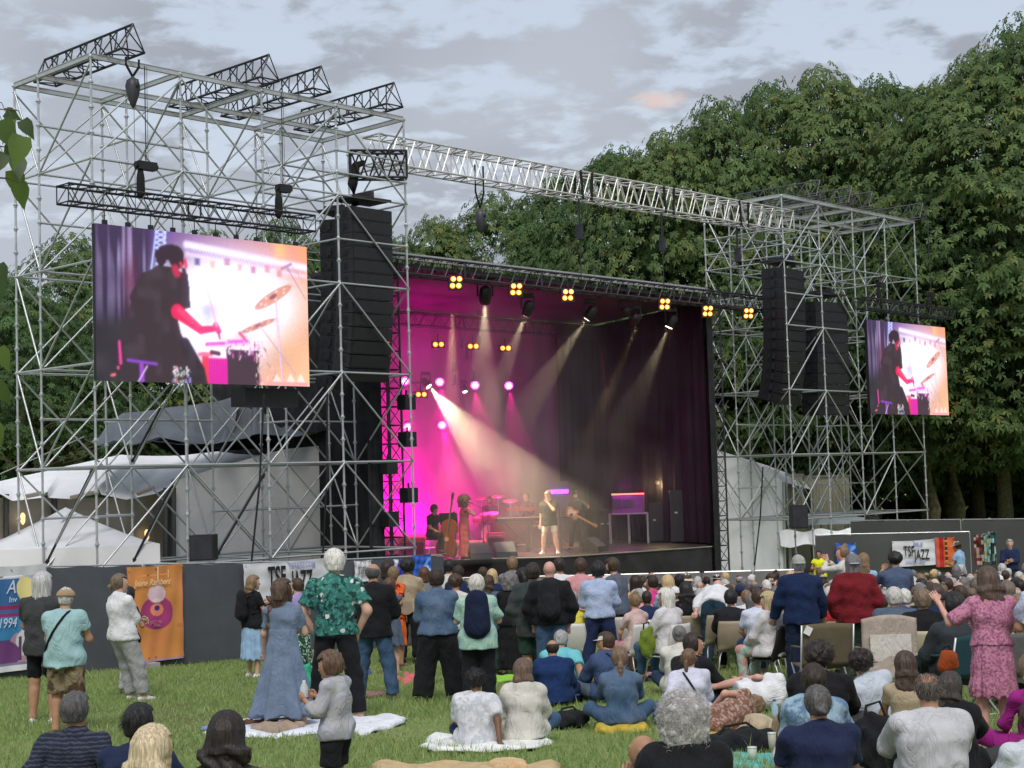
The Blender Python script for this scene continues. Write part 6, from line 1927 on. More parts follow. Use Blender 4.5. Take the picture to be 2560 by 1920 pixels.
def build_hair(s, J, root, vox, at_, k):
 st = s.get('hair', 'short')
 if st in (None, 'none', 'bald'):
  return
 hc = HC[s.get('hc', 'brown')] if isinstance(s.get('hc', 'brown'), str) else s['hc']
 M = J['Mh'].T; Mc = J['Mh']; c = J['head']
 ph = s.get('seed', 1) * 1.7
 down = -J['Mt'] @ vec(0, 0, 1) if s.get('headfree') is None else vec(0, 0, -1)
 back = -(Mc @ vec(0, 1, 0))
 def loc(P):
  return ((P - c) @ Mc) / k
 def cut_face(P, q, lo=-.02, fr=.035, hl=.075):
  """remove hair over the face: forward of the ears and below the hairline"""
  x, y, z = q[:, 0], q[:, 1], q[:, 2]
  a = np.minimum(y - fr, hl - z - (y - .05) * .2)      # >0 inside the face region
  return a * k
 pts = [at_(0, 0, .13), at_(.12, 0, 0), at_(-.12, 0, 0), at_(0, .11, .05), at_(0, -.14, 0), at_(0, -.1, -.13)]
 extra = []
 if st in ('long', 'wavy'):
  Lh = s.get('hl', .34) * J['k']
  e = at_(0, -.085, -.10) + down * Lh + back * .02
  extra = [e + (J['Mt'] @ vec(.09, 0, 0)), e - (J['Mt'] @ vec(.09, 0, 0))]
 if st in ('pony', 'braid'):
  e = at_(0, -.13, -.04) + down * s.get('hl', .30); extra = [e, at_(0, -.17, .03)]
 if st in ('afro',):
  r_ = s.get('hr', .15); extra = [at_(r_ + .04, 0, .03), at_(-r_ - .04, 0, .03), at_(0, -r_ - .05, .02), at_(0, 0, r_ + .09)]
 if st == 'bun':
  extra = [at_(0, -.17, .05)]
 if st == 'topbun':
  extra = [at_(0, -.05, .20)]
 lo, hi = bbox(pts + extra, .035)
 def fn(P):
  q = loc(P); x, y, z = q[:, 0], q[:, 1], q[:, 2]
  ang = np.arctan2(x, -y)
  sk = d_ell(P, at_(0, -.012, .022), M, ((.076 + .012) * k, (.096 + .012) * k, (.092 + .012) * k))
  strand = .0014 * np.sin(ang * 34 + ph + z * 20) + .003 * np.sin(ang * 9 + ph * 2 + z * 9)
  if st == 'short' or st == 'thin' or st == 'crop':
   th = {'short': .010, 'thin': .002, 'crop': -.003}[st] + s.get('vol', 0)
   nz = .004 * np.sin(70 * x + ph) * np.sin(60 * z + ph) * np.sin(65 * y)
   r = np.minimum(sk, d_ell(P, at_(0, -.035, -.02), M, (.074 * k, .078 * k, .085 * k))) - th * k - strand - nz
   nape = (-.078 - z + 0) * k
   r = np.maximum(r, nape)
   return np.maximum(r, cut_face(P, q, fr=.02, hl=.075))
  if st == 'ring':     # bald on top, hair around
   r = sk - .004 * k - strand
   r = np.maximum(r, (z - .045 + .25 * np.clip(y, -1, 0)) * k); r = np.maximum(r, (-.07 - z) * k)
   return np.maximum(r, cut_face(P, q, fr=.01, hl=.2))
  if st == 'bob':
   r = sk - .020 * k - strand
   b = d_loft(P, at_(0, -.02, .03), at_(0, -.035, -.16 if not s.get('hl') else -.10 - s['hl']), Mc @ vec(1, 0, 0), [(0, .092 * k, .10 * k), (.5, .108 * k, .108 * k), (1, .105 * k, .10 * k)]) - strand * 1.5
   r = smin(r, b, .03)
   return np.maximum(r, cut_face(P, q, fr=.035, hl=.07))
  if st in ('long', 'wavy'):
   amp = .010 if st == 'wavy' else .004
   r = sk - .016 * k - strand
   Lh = s.get('hl', .34) * J['k']
   a0 = at_(0, -.045, .02); b0 = at_(0, -.085, -.10); e0 = b0 + down * Lh + back * .03
   W = s.get('hw', .10)
   wv = amp * np.sin(P[:, 2] * 40 + ang * 3 + ph) + amp * .6 * np.sin(P[:, 2] * 63 + P[:, 0] * 60)
   t1 = d_loft(P, a0, b0, Mc @ vec(1, 0, 0), [(0, .088 * k, .085 * k), (1, (W + .005) * k, .07 * k)])
   t2 = d_loft(P, b0 - down * .03, e0, J['Mt'] @ vec(1, 0, 0), [(0, (W + .002) * k, .055 * k), (.5, (W + .012) * k, .045 * k), (.85, W * .85 * k, .032 * k), (1, W * .55 * k, .02 * k)]) + .002 * np.sin(P[:, 0] * 120 + ph) + wv
   r = union([r, t1 - strand, t2], .03)
   return np.maximum(r, cut_face(P, q, fr=.030, hl=.07))
  if st == 'afro':
   R_ = s.get('hr', .15)
   n = .012 * np.sin(45 * x + ph) * np.sin(48 * y + ph) * np.sin(43 * z + 1) + .007 * np.sin(90 * x + ph * 2) * np.sin(95 * y) * np.sin(88 * z) + .004 * np.sin(170 * x) * np.sin(160 * y + 1) * np.sin(165 * z)
   r = d_ell(P, at_(0, -.03, .035), M, (R_ * k, R_ * .95 * k, R_ * .92 * k)) - n * k * s.get('rough', 1)
   if s.get('hdown'):
    r = smin(r, d_ell(P, at_(0, -.05, -.06), M, (R_ * .95 * k, R_ * .7 * k, R_ * 1.0 * k)) - n * k, .03)
   return np.maximum(r, cut_face(P, q, fr=.045, hl=.075))
  # tied-back styles share a smooth cap
  r = sk - .008 * k - strand
  r = np.minimum(r, d_ell(P, at_(0, -.04, -.015), M, (.072 * k, .078 * k, .085 * k)) - .004 * k - strand)
  r = np.maximum(r, (-.075 - z) * k)
  r = np.maximum(r, cut_face(P, q, fr=.02, hl=.075))
  if st == 'pony':
   a0 = at_(0, -.105, -.01); a1 = at_(0, -.14, -.03); e0 = a1 + down * s.get('hl', .3)
   r = smin(r, np.minimum(d_cone(P, a0, a1, .022, .024), d_cone(P, a1, e0, .027, .012)) + .003 * np.sin(P[:, 0] * 260) + .003 * np.sin(P[:, 2] * 50), .012)
  if st == 'braid':
   a0 = at_(0, -.10, -.02); a1 = at_(0, -.12, -.06); e0 = a1 + down * s.get('hl', .42)
   tt = P[:, 2] * 70
   r = smin(r, np.minimum(d_cone(P, a0, a1, .03, .026), d_cone(P, a1, e0, .030, .013) - .006 * np.abs(np.sin(tt)) + .003), .012)
  if st == 'bun':
   r = smin(r, d_ell(P, at_(0, -.125, s.get('bz', .035)), M, (.042 * k, .036 * k, .042 * k)) - .003 * np.sin(ang * 9 + z * 120), .008)
  if st == 'topbun':
   r = smin(r, d_ell(P, at_(0, -.05, .135), M, (.042 * k, .042 * k, .036 * k)) - .003 * np.sin(x * 150) * np.sin(y * 150), .008)
  return r
 V, Fq = snet(fn, lo, hi, vox)
 if len(V):
  h = link('hair', from_np('hair', V, Fq, True, (hair_mat(hc),)), root)
  if s.get('strands'):
   add_strands(s, J, h, at_, k, hc, down, back, st)
def add_strands(s, J, parent, at_, k, hc, down, back, st):
 """thin tapered locks that break up the outline of near heads"""
 g = np.random.default_rng(int(s.get('seed', 1) * 10)); n = s['strands']
 Vs = []; Fs = []; Cs = []; b0 = 0
 Mc = J['Mh']; Mt = J['Mt']
 for i in range(n):
  a = g.uniform(-2.5, 2.5) if st != 'afro' else g.uniform(-math.pi, math.pi)
  el = math.asin(g.uniform(-.25, 1)) if st != 'afro' else math.asin(g.uniform(-.75, 1))
  dirl = vec(math.sin(a) * math.cos(el), -math.cos(a) * math.cos(el), math.sin(el))
  if st == 'afro':
   R_ = s.get('hr', .15)
   if dirl[1] > .25 and dirl[2] < .45:
    continue
   p = at_(0, -.03, .035) + Mc @ (dirl * vec(R_, R_ * .95, R_ * .92) * k) * g.uniform(.86, 1.0)
   if s.get('hdown') and g.random() < .35:
    p = p + down * g.uniform(0, .12) * k
   ax1 = unit(g.normal(size=3)); out = Mc @ dirl
   ax2 = unit(np.cross(out, ax1)); rr = g.uniform(.006, .014) * s.get('curlr', 1)
   pts = []; th0 = g.uniform(0, 6)
   for j in range(9):
    th = th0 + j * .95
    pts.append(p + (ax2 * math.cos(th) + np.cross(out, ax2) * math.sin(th)) * rr + out * j * .0032 + (unit(ax1) * j * .002))
   w = .0011
  elif st in ('long', 'wavy', 'bob'):
   p = at_(0, -.012, .022) + Mc @ (dirl * vec(.094, .114, .108) * k)
   Lh = (s.get('hl', .34) if st != 'bob' else .05) * J['k'] * g.uniform(.75, 1.05) + .10
   pts = [p]; n1 = 4
   q0 = dirl.copy()
   for j in range(1, n1 + 1):      # follow the skull down to the nape
    e2 = el * (1 - j / n1) - .35 * (j / n1)
    dl = vec(math.sin(a) * math.cos(e2), -math.cos(a) * math.cos(e2), math.sin(e2))
    pts.append(at_(0, -.012, .012 - .02 * j / n1) + Mc @ (dl * vec(.098, .118, .11) * k))
   amp = .012 if st == 'wavy' else .004; ph = g.uniform(0, 6)
   sx = math.sin(a)
   for j in range(1, 8):
    t = j / 7
    pts.append(pts[n1] + down * Lh * t + Mt @ vec(amp * math.sin(ph + t * 11) - sx * .02 * t, 0, 0) + back * (.02 * t * (1 - abs(sx)) + amp * math.cos(ph + t * 9)))
   w = .0019
  else:
   if dirl[1] > .2 and dirl[2] < .6:
    continue
   p = at_(0, -.012, .022) + Mc @ (dirl * vec(.087, .107, .103) * k)
   t_ = unit(down * .8 + Mc @ vec(g.normal() * .4, -.3, g.normal() * .3)); out = Mc @ dirl
   L_ = .035 + s.get('vol', 0) * 1.5
   pts = [p + t_ * L_ * j / 3 + out * .010 * math.sin(j * .8) for j in range(4)]
   w = .0014
  pts = np.array(pts); m = len(pts)
  tg = np.gradient(pts, axis=0); tg /= np.linalg.norm(tg, axis=1)[:, None] + 1e-9
  sd = np.cross(tg, unit(g.normal(size=3))); sd /= np.linalg.norm(sd, axis=1)[:, None] + 1e-9
  ww = (w * g.uniform(.7, 1.5) * np.linspace(1, .25, m))[:, None]
  Vs.append(np.concatenate([pts - sd * ww, pts + sd * ww]))
  ii = np.arange(m - 1) + b0
  Fs.append(np.stack([ii, ii + 1, ii + 1 + m, ii + m], 1)); b0 += 2 * m
  lum = g.uniform(.8, 1.3) if st == 'afro' else g.uniform(.6, 1.7)
  Cs.append(np.repeat((np.array(hc) * lum + .003)[None], 2 * m, axis=0))
 if Vs:
  link('hair_locks', from_np('hair_locks', np.concatenate(Vs), np.concatenate(Fs), True, (attr_mat('hair_locks', rough=.5, spec=.35),), col=np.concatenate(Cs)), parent, kind='stuff')
def hat(s, J, root, at_, k):
 h = s.get('hat')
 if not h:
  return
 kind, c = h[0], h[1]
 cm = cloth_mat(COLS[c] if isinstance(c, str) else c, *h[2:])
 Mx = Matrix(J['Mh'].tolist()); m = MB()
 def T(p):
  return Vector(at_(*p))
 def dome(rx, ry, z0, h_, y0=-.012, n=20, e=2.0, rough=0):
  P = []; rows = 7
  for i in range(rows + 1):
   t = i / rows; r = math.cos(t * math.pi / 2) ** (2 / e); z = z0 + h_ * math.sin(t * math.pi / 2)
   for j in range(n):
    a = 2 * math.pi * j / n
    P.append(T((rx * r * math.cos(a), y0 + ry * r * math.sin(a), z + rough * math.sin(3 * a))))
  m.add(P, [(i * n + j, i * n + (j + 1) % n, (i + 1) * n + (j + 1) % n, (i + 1) * n + j) for i in range(rows) for j in range(n)])
 if kind == 'cap':
  dome(.090, .112, .02, .105)
  P = []; fw = 1 if not s.get('capback') else -1
  for i in range(9):
   a = math.pi * (.12 + .76 * i / 8)
   P.append(T((.088 * math.cos(a), fw * .108 * math.sin(a) - .012, .032))); P.append(T((.088 * math.cos(a), fw * (.108 * math.sin(a) + .075 * math.sin(a)) - .012, .018)))
  m.add(P, [(2 * i, 2 * i + 1, 2 * i + 3, 2 * i + 2) for i in range(8)])
 elif kind == 'flat':
  dome(.108, .130, .025, .085, y0=-.01, e=2.6)
  dome(.098, .118, .01, .03, y0=-.012)
  P = []
  for i in range(9):
   a = math.pi * (.15 + .7 * i / 8)
   P.append(T((.09 * math.cos(a), .115 * math.sin(a), .03))); P.append(T((.088 * math.cos(a), .115 * math.sin(a) + .045 * math.sin(a), .015)))
  m.add(P, [(2 * i, 2 * i + 1, 2 * i + 3, 2 * i + 2) for i in range(8)])
 elif kind == 'beanie':
  dome(.092, .114, .0, .125)
 elif kind in ('straw', 'bucket', 'hat'):
  w = .075 if kind != 'bucket' else .045; dz = -.01 if kind != 'bucket' else -.045
  dome(.088, .110, .03, .10, e=3.2)
  n = 22; P = []
  for r_, z_ in ((0, .032), (w, .032 + dz)):
   for j in range(n):
    a = 2 * math.pi * j / n
    P.append(T(((.088 + r_) * math.cos(a), -.012 + (.11 + r_) * math.sin(a), z_ + .008 * math.sin(2 * a) * (r_ > 0))))
  m.add(P, [(j, (j + 1) % n, n + (j + 1) % n, n + j) for j in range(n)])
 m.obj('hat', cm, root, True)
def shoe(J, nm, root, s, cm):
 k = J['k']; an = J['an' + nm]; kn = J['kn' + nm]
 sh = unit(an - kn)
 yaw = (s.get('toe', .18)) * (1 if nm == 'R' else -1)
 fw = vec(math.sin(yaw), math.cos(yaw), 0)
 if abs(sh[2]) < .75:      # leg lies: the foot points up or outwards
  fw = unit(vec(0, .25, 1) + vec(math.sin(yaw), 0, 0)) if sh[1] > .5 else unit(vec(sh[0] * .3 + (0.6 if nm == 'L' else -.6) * 0, .6, .05) + sh * .5)
 dn = unit(sh - fw * (sh @ fw))
 right = np.cross(fw, -dn)
 hl = an + dn * .045 * k - fw * .045 * k; to = an + dn * .055 * k + fw * .155 * k
 def fn(P):
  a = d_cone(P, hl, an + dn * .045 * k + fw * .06 * k, .040 * k, .042 * k, (right, 1.08))
  b = d_cone(P, an + dn * .05 * k + fw * .05 * k, to, .042 * k, .030 * k, (dn, 1.2))
  r = smin(a, b, .03); r = smin(r, d_cone(P, an + dn * .0, an - sh * .0 + dn * .03, .040 * k, .042 * k), .02)
  pl = (P - (an + dn * .082 * k)) @ dn
  return np.maximum(r, pl)
 lo, hi = bbox([hl, to, an], .06)
 V, Fq = snet(fn, lo, hi, .014)
 o = link('shoe', from_np('shoe', V, Fq, True, (cm,)), root)
 m = MB(); R_ = Matrix((right, fw, -dn)).transposed()
 m.box(Vector(an + dn * .080 * k + fw * .05 * k), (.072 * k, .235 * k, .012), R_)
 m.obj('sole', mat('rubber_sole', (.5, .5, .48), .8) if s.get('sole', True) else blackp, o)
def build_person(s, loc, rz=0.0, label='', group=None, vox=None):
 """s: spec dict, loc: ground point, rz: 0 = back to the camera"""
 J = pose(s)
 k, w = J['k'], J['w']
 d = max(8.0, loc[1])
 vox = vox or min(.032, max(.0125, d * .00105))
 root = thing('person', label, 'person', loc, rz, group)
 sex = s.get('sex', 'm'); ph = s.get('seed', 1.0)
 skin = skin_mat(SKIN[s.get('skin', 'light')])
 Mt = J['Mt']; rt = Mt @ vec(1, 0, 0)
 belly = s.get('belly', 0)
 hfn, hlo, hhi, at_, hk = head_parts(s, J, vox)
 a_r = (.040, .036, .024) if sex == 'f' else (.047, .042, .029)
 aw = .55 + .45 * w
 l_r = (.085, .058, .036) if sex == 'f' else (.084, .058, .040)
 bare_top = s.get('top') is None
 def limbs(P, grow=0.0, arms=True, legs=True, arm_t=2.0, leg_t=2.0, legr=0.0, flare=0.0):
  ds = []
  for nm in 'LR':
   if arms and arm_t > 0:
    sh, el, wr = J['sh' + nm], J['el' + nm], J['wr' + nm]
    ds.append(d_cone(P, J['neck'] + Mt @ vec(0, -.015, -.01) * k, sh + Mt @ vec(0, -.005, .0) * k, .040 * k + grow * .5, .040 * k * aw + grow))
    e1 = sh + (el - sh) * min(1, arm_t)
    ds.append(d_cone(P, sh, e1, a_r[0] * aw * k + grow, (a_r[0] + (a_r[1] - a_r[0]) * min(1, arm_t)) * aw * k + grow))
    if arm_t > 1:
     e2 = el + (wr - el) * (arm_t - 1)
     ds.append(d_cone(P, el, e2, a_r[1] * aw * k + grow, (a_r[1] + (a_r[2] - a_r[1]) * (arm_t - 1)) * aw * k + grow))
   if legs and leg_t > 0:
    hp, kn, an = J['hp' + nm], J['kn' + nm], J['an' + nm]
    e1 = hp + (kn - hp) * min(1, leg_t)
    rr = (l_r[0] + (l_r[1] - l_r[0]) * min(1, leg_t))
    ds.append(d_cone(P, hp, e1, l_r[0] * k * aw + grow + legr, rr * k * aw + grow + legr + flare * .3))
    if leg_t > 1:
     e2 = kn + (an - kn) * min(1, leg_t - 1)
     r2 = l_r[1] + (l_r[2] - l_r[1]) * min(1, leg_t - 1)
     ds.append(d_cone(P, kn, e2, l_r[1] * k * aw + grow + legr + flare * .3, r2 * k * aw + grow + legr + flare))
  return ds
 # ---- body: one continuous skin surface, fingers rooted in the palms
 Fg = [fingers(J, nm, sd, s) for nm, sd in (('L', -1), ('R', 1))] if not s.get('nofing') else None
 tab = torso_tab(s, J, -.010, belly=belly)
 calf = .008
 def body(P):
  ds = [d_loft(P, J['hip'], J['neck'], rt, tab)] + limbs(P)
  for nm in 'LR':
   ds.append(d_cone(P, J['kn' + nm] * .75 + J['an' + nm] * .25 + (J['an' + nm] - J['kn' + nm]) * 0, J['kn' + nm] * .4 + J['an' + nm] * .6, .056 * k * aw, .042 * k * aw))
   ds.append(d_cone(P, J['an' + nm], J['an' + nm] + vec(0, .05, -.03) * k, .036 * k, .032 * k))
  r = union(ds, .035 * k)
  for i, nm in enumerate('LR'):
   if Fg:
    d_, sd_, pc = Fg[i][2:]
   else:
    d_ = unit(J['wr' + nm] - J['el' + nm]); sd_ = unit(np.cross(d_, Mt @ vec(0, 1, .3))); pc = J['wr' + nm] + d_ * .085 * k
   nrm = np.cross(d_, sd_)
   r = smin(r, d_cone(P, J['wr' + nm], pc, .028 * k, .040 * k, (nrm, 2.0)), .015)
   if not Fg:
    r = smin(r, d_cone(P, pc, pc + d_ * .06 * k, .036 * k, .022 * k, (nrm, 1.7)), .015)
  r = smin(r, hfn(P), .02)
  return r
 pts = [J[q + nm] for q in ('sh', 'el', 'wr', 'hp', 'kn', 'an') for nm in 'LR'] + [J['hip'], J['neck'], J['head']]
 lo, hi = bbox(pts, .19 * max(1, w)); lo2 = lo.copy()
 V, Fq = snet(body, lo, hi, vox)
 # finer head replaces the coarse one just under its surface
 V2, F2 = snet(lambda P: hfn(P) - .001, hlo, hhi, vox * .55)
 Vs = [V, V2]; Fl = [Fq, F2 + len(V)]; nV = len(V) + len(V2)
 Fl = np.concatenate(Fl).tolist()
 if Fg:
  for f_ in Fg:
   Vs.append(f_[0]); Fl += [tuple(i + nV for i in q) for q in f_[1]]; nV += len(f_[0])
 me = from_np('body', np.concatenate(Vs), Fl, True, (skin,))
 link('body', me, root)
 # ---- face details
 m = MB(); mi = MB()
 for sd in (-1, 1):
  c = at_(sd * .031, .083, .008); m.lathe([(.001, -.012 * hk), (.009 * hk, -.008 * hk), (.0125 * hk, 0), (.009 * hk, .008 * hk), (.001, .012 * hk)], Vector(c), n=10)
  mi.lathe([(.006 * hk, -.001), (.006 * hk, .002)], Vector(at_(sd * .031, .0955, .008)), n=8, rot=Matrix(J['Mh'].tolist()) @ Matrix.Rotation(R(-90), 3, 'X'))
 e = m.obj('eye', mat('eye_white', (.75, .73, .70), .3), root, True)
 mi.obj('iris', mat('iris', (.05, .03, .02), .3), e)
 if s.get('glasses'):
  q = MB()
  for sd in (-1, 1):
   pr = [Vector(at_(sd * .033 + .022 * math.cos(a), .104, .008 + .017 * math.sin(a))) for a in np.linspace(0, 2 * math.pi, 11)]
   q.path(pr, .002, 4); q.path([Vector(at_(sd * .055, .10, .012)), Vector(at_(sd * .080, .0, .015))], .002, 4)
  q.obj('glasses', blackp, root)
 if s.get('beard'):
  def bf(P):
   q_ = ((P - J['head']) @ J['Mh']) / hk
   r = d_ell(P, at_(0, .025, -.062), J['Mh'].T, (.062 * hk, .075 * hk, .062 * hk))
   return np.maximum(r, (q_[:, 2] + .035) * hk)
  lo_, hi_ = bbox([at_(0, .1, -.03), at_(0, -.05, -.13), at_(.06, 0, -.05), at_(-.06, 0, -.05)], .02)
  V, Fq = snet(bf, lo_, hi_, vox * .6); 
  if len(V):
   link('beard', from_np('beard', V, Fq, True, (hair_mat(HC[s['beard']]),)), root)
 build_hair(s, J, root, vox * .6, at_, hk)
 hat(s, J, root, at_, hk)
 def colr(x):
  if isinstance(x, str):
   return cloth_mat(COLS[x])
  c = COLS[x[0]] if isinstance(x[0], str) else x[0]
  return cloth_mat(c, x[1] if len(x) > 1 else None, (COLS[x[2]] if isinstance(x[2], str) else x[2]) if len(x) > 2 else None, x[3] if len(x) > 3 else 1.0)
 # ---- top
 top = s.get('top')
 if top:
  sl = s.get('sleeve', .55); loose = s.get('loose', .018) + vox * .25; hem = s.get('hem', -.18)
  tabc = torso_tab(s, J, loose, hem, belly, t1=1.03); J['tabc'] = tabc
  tab_b = [q for q in torso_tab(s, J, .012 + vox * .2, -.12, belly * .6) if q[0] <= .16] + [(.18, .150 * k * w + .012, .112 * k * w + .012 + belly * .3)]
  neckc = J['neck'] + Mt @ vec(0, .045, .03)
  hood = s.get('hood')
  def tf(P):
   a = d_loft(P, J['hip'], J['neck'], rt, tabc)
   ds = limbs(P, loose * .85, True, False, sl)
   r = union([a] + ds, .026 * k)
   if s.get('bkind', 'trousers') != 'dress':
    hips = union([d_loft(P, J['hip'], J['neck'], rt, tab_b)] + [d_cone(P, J['hp' + q], J['hp' + q] * .6 + J['kn' + q] * .4, (l_r[0] * aw) * k + .02 + s.get('baggy', 0), (l_r[0] * aw - .01) * k + .02 + s.get('baggy', 0)) for q in 'LR'], .03 * k) - .016 - vox * .3
    r = smin(r, np.maximum(hips, a - .06), .01)
   z_ = (P - J['hip']) @ (Mt @ vec(0, 0, 1)) / (.52 * k)
   for nm in 'LR':   # cuffs end square
    if sl <= 1:
     a_, b_ = J['sh' + nm], J['el' + nm]; t_ = sl
    else:
     a_, b_ = J['el' + nm], J['wr' + nm]; t_ = sl - 1
    dr = unit(b_ - a_); e = a_ + (b_ - a_) * t_
    near = np.sqrt((((P - e) ** 2).sum(1)))
    pl = (P - e) @ dr
    r = np.where(near < .10 * k, np.maximum(r, pl), r)
   r = np.maximum(r, (hem - z_) * .52 * k)
   if hood:
    r = smin(r, d_ell(P, J['neck'] + Mt @ vec(0, -.065, -.015), Mt.T, (.115 * k, .06 * k, .075 * k)), .03)
   if s.get('collar'):
    r = smin(r, np.maximum(d_cone(P, J['neck'] + Mt @ vec(0, -.01, -.03), J['neck'] + Mt @ vec(0, .0, .045), .078 * k, .072 * k), (P - (J['neck'] + Mt @ vec(0, 0, .05))) @ (Mt @ vec(0, 0, 1))), .02)
   r = np.maximum(r, -(np.sqrt(((P - neckc) ** 2).sum(1)) - s.get('neckhole', .058) * k))
   return r + wrinkle(P, s.get('wr', .008), ph)
  lo_, hi_ = bbox([J[q + nm] for q in ('sh', 'el', 'wr') for nm in 'LR'] + [J['neck'], J['hip'] + Mt @ vec(0, 0, min(0, hem) * .52)], .16 * max(1, w) + loose + max(0, belly) * .8)
  V, Fq = snet(tf, lo_, hi_, vox)
  link(s.get('topname', 'shirt'), from_np('shirt', V, Fq, True, (colr(top),)), root)
 # ---- bottoms
 bot = s.get('bottom', 'darkdenim')
 bk = s.get('bkind', 'trousers')
 if bk in ('trousers', 'shorts'):
  lt = 1.93 if bk == 'trousers' else s.get('short_t', .95)
  fl = s.get('flare', .012) ; g_ = .012 + vox * .22 + s.get('baggy', 0)
  tabb = [q for q in torso_tab(s, J, .012 + vox * .2, -.12, belly * .6) if q[0] <= .16] + [(.18, .150 * k * w + .012, .112 * k * w + .012 + belly * .3)]
  def bf(P):
   a = d_loft(P, J['hip'], J['neck'], rt, tabb)
   r = union([a] + limbs(P, g_, False, True, 1, lt, 0, fl), .03 * k)
   for nm in 'LR':
    if lt <= 1:
     a_, b_, t_ = J['hp' + nm], J['kn' + nm], lt
    else:
     a_, b_, t_ = J['kn' + nm], J['an' + nm], lt - 1
    dr = unit(b_ - a_); e = a_ + (b_ - a_) * (t_)
    near = np.sqrt((((P - e) ** 2).sum(1)))
    r = np.where(near < .14 * k, np.maximum(r, (P - e) @ dr), r)
   return r + wrinkle(P, .006, ph + 2, 1.1)
  lo_, hi_ = bbox([J[q + nm] for q in ('hp', 'kn', 'an') for nm in 'LR'] + [J['hip'] + Mt @ vec(0, 0, .12)], .17 * max(1, w))
  V, Fq = snet(bf, lo_, hi_, vox)
  link(bk, from_np(bk, V, Fq, True, (colr(bot),)), root)
 elif bk in ('skirt', 'dress'):
  L_ = s.get('skirt_l', .75) * k; spread = s.get('spread', .10)
  z1 = .26 if bk == 'dress' else .16
  a = J['hip'] + vec(0, 0, z1 * k * .9); 
  off = s.get('swing', (0, 0)); b = J['hip'] + vec(off[0], off[1], -L_)
  W0 = (.148 if bk == 'dress' else .15) * k * w; Tq = [(0, W0, W0 * .78), (.28, .195 * k * w, .155 * k * w), (1, .195 * k * w + spread, .155 * k * w + spread)]
  pl_ = s.get('pleats', 11)
  def sf(P):
   r = d_loft(P, a, b, vec(1, 0, 0), Tq)
   ang = np.arctan2(P[:, 0] - b[0], P[:, 1] - b[1]); t = np.clip((a[2] - P[:, 2]) / (a[2] - b[2]), 0, 1)
   r = r - s.get('pleat', .020) * t * np.sin(ang * pl_ + ph) - .008 * t * np.sin(ang * (pl_ * 2 + 3) + 1)
   r2 = r + wrinkle(P, .005, ph)
   inner = r + .016 + vox * .4
   below = (a[2] - P[:, 2]) / (a[2] - b[2]) > .75
   return r2
  lo_, hi_ = bbox([a, b], .30 + spread * 1.3); lo_[2] = b[2] - .03; hi_[2] = a[2] + .03
  V, Fq = snet(sf, lo_, hi_, vox)
  link('skirt', from_np('skirt', V, Fq, True, (colr(bot),)), root)
 elif bk == 'skirtsit':   # skirt over seated thighs
  def sf(P):
   ds = []
   for nm in 'LR':
    ds.append(d_cone(P, J['hp' + nm], J['kn' + nm], .11 * k, .085 * k))
   tabb = [q for q in torso_tab(s, J, .014, -.12, 0) if q[0] <= .2] + [(.22, .15 * k * w, .12 * k * w)]
   ds.append(d_loft(P, J['hip'], J['neck'], rt, tabb))
   kn = (J['knL'] + J['knR']) / 2; ds.append(d_cone(P, kn, kn + vec(0, .03, -.22 * k), .13 * k, .15 * k, (vec(0, 1, 0), 1.6)))
   return union(ds, .06 * k) + wrinkle(P, .008, ph)
  lo_, hi_ = bbox([J[q + nm] for q in ('hp', 'kn') for nm in 'LR'] + [J['hip']], .24)
  V, Fq = snet(sf, lo_, hi_, vox); link('skirt', from_np('skirt', V, Fq, True, (colr(bot),)), root)
 if s.get('shoes', 'white') and not s.get('noshoes'):
  for nm in 'LR':
   shoe(J, nm, root, s, colr(s.get('shoes', 'charcoal')))
 return root, J
def backpack(loc_root, J, col, label, w=.30, h=.46, dd=.16, straps=True, thing_name='backpack'):
 """bag worn on the back: a thing of its own placed against its wearer"""
 Mt = Matrix(J['Mt'].tolist()).to_4x4()
 k = J['k']
 c = Vector(J['hip'] * .42 + J['neck'] * .58)
 M = loc_root.matrix_basis.copy() if False else Matrix.Translation(loc_root.location) @ Matrix.Rotation(loc_root.rotation_euler.z, 4, 'Z')
 t = thing(thing_name, label, 'backpack', (0, 0, 0))
 t.matrix_basis = M @ Matrix.Translation(c) @ Mt
 y = -.135 * k - dd / 2
 def fn(P):
  r = d_cone(P, (0, y, -h * .28), (0, y, h * .30), w * .47, w * .40, (vec(0, 1, 0), w / dd * .95))
  r = smin(r, d_cone(P, (0, y - dd * .42, -h * .30), (0, y - dd * .38, -h * .04), w * .32, w * .28, (vec(0, 1, 0), 2.8)), .02)
  return r + .004 * np.sin(P[:, 0] * 40) * np.sin(P[:, 2] * 31)
 V, Fq = snet(fn, (-w, y - dd * 1.3, -h), (w, y + dd, h), .016)
 link('pack', from_np('pack', V, Fq, True, (cloth_mat(col),)), t)
 if straps:
  for sd in (-1, 1):
   q = MB()
   P_ = [Vector((sd * .07, y + dd * .35, h * .38)), Vector((sd * .10, -.04 * k, .225 * k)), Vector((sd * .115, .06 * k, .20 * k)), Vector((sd * .125, .135 * k, .05 * k)), Vector((sd * .15, .06 * k, -.12 * k)), Vector((sd * .14, y + dd * .4, -h * .30))]
   P2 = []
   for i in range(len(P_) - 1):
    for j in range(4):
     P2.append(P_[i].lerp(P_[i + 1], j / 4))
   q.path(P2, .016, 6); q.obj('strap', cloth_mat(COLS['black']), t, True)
 q = MB(); q.path([Vector((0, y - dd * .1, h * .42)), Vector((-.03, y - dd * .1, h * .52)), Vector((.03, y - dd * .1, h * .52)), Vector((.02, y - dd * .1, h * .42))], .008, 5)
 q.obj('handle', cloth_mat(COLS['black']), t)
 return t
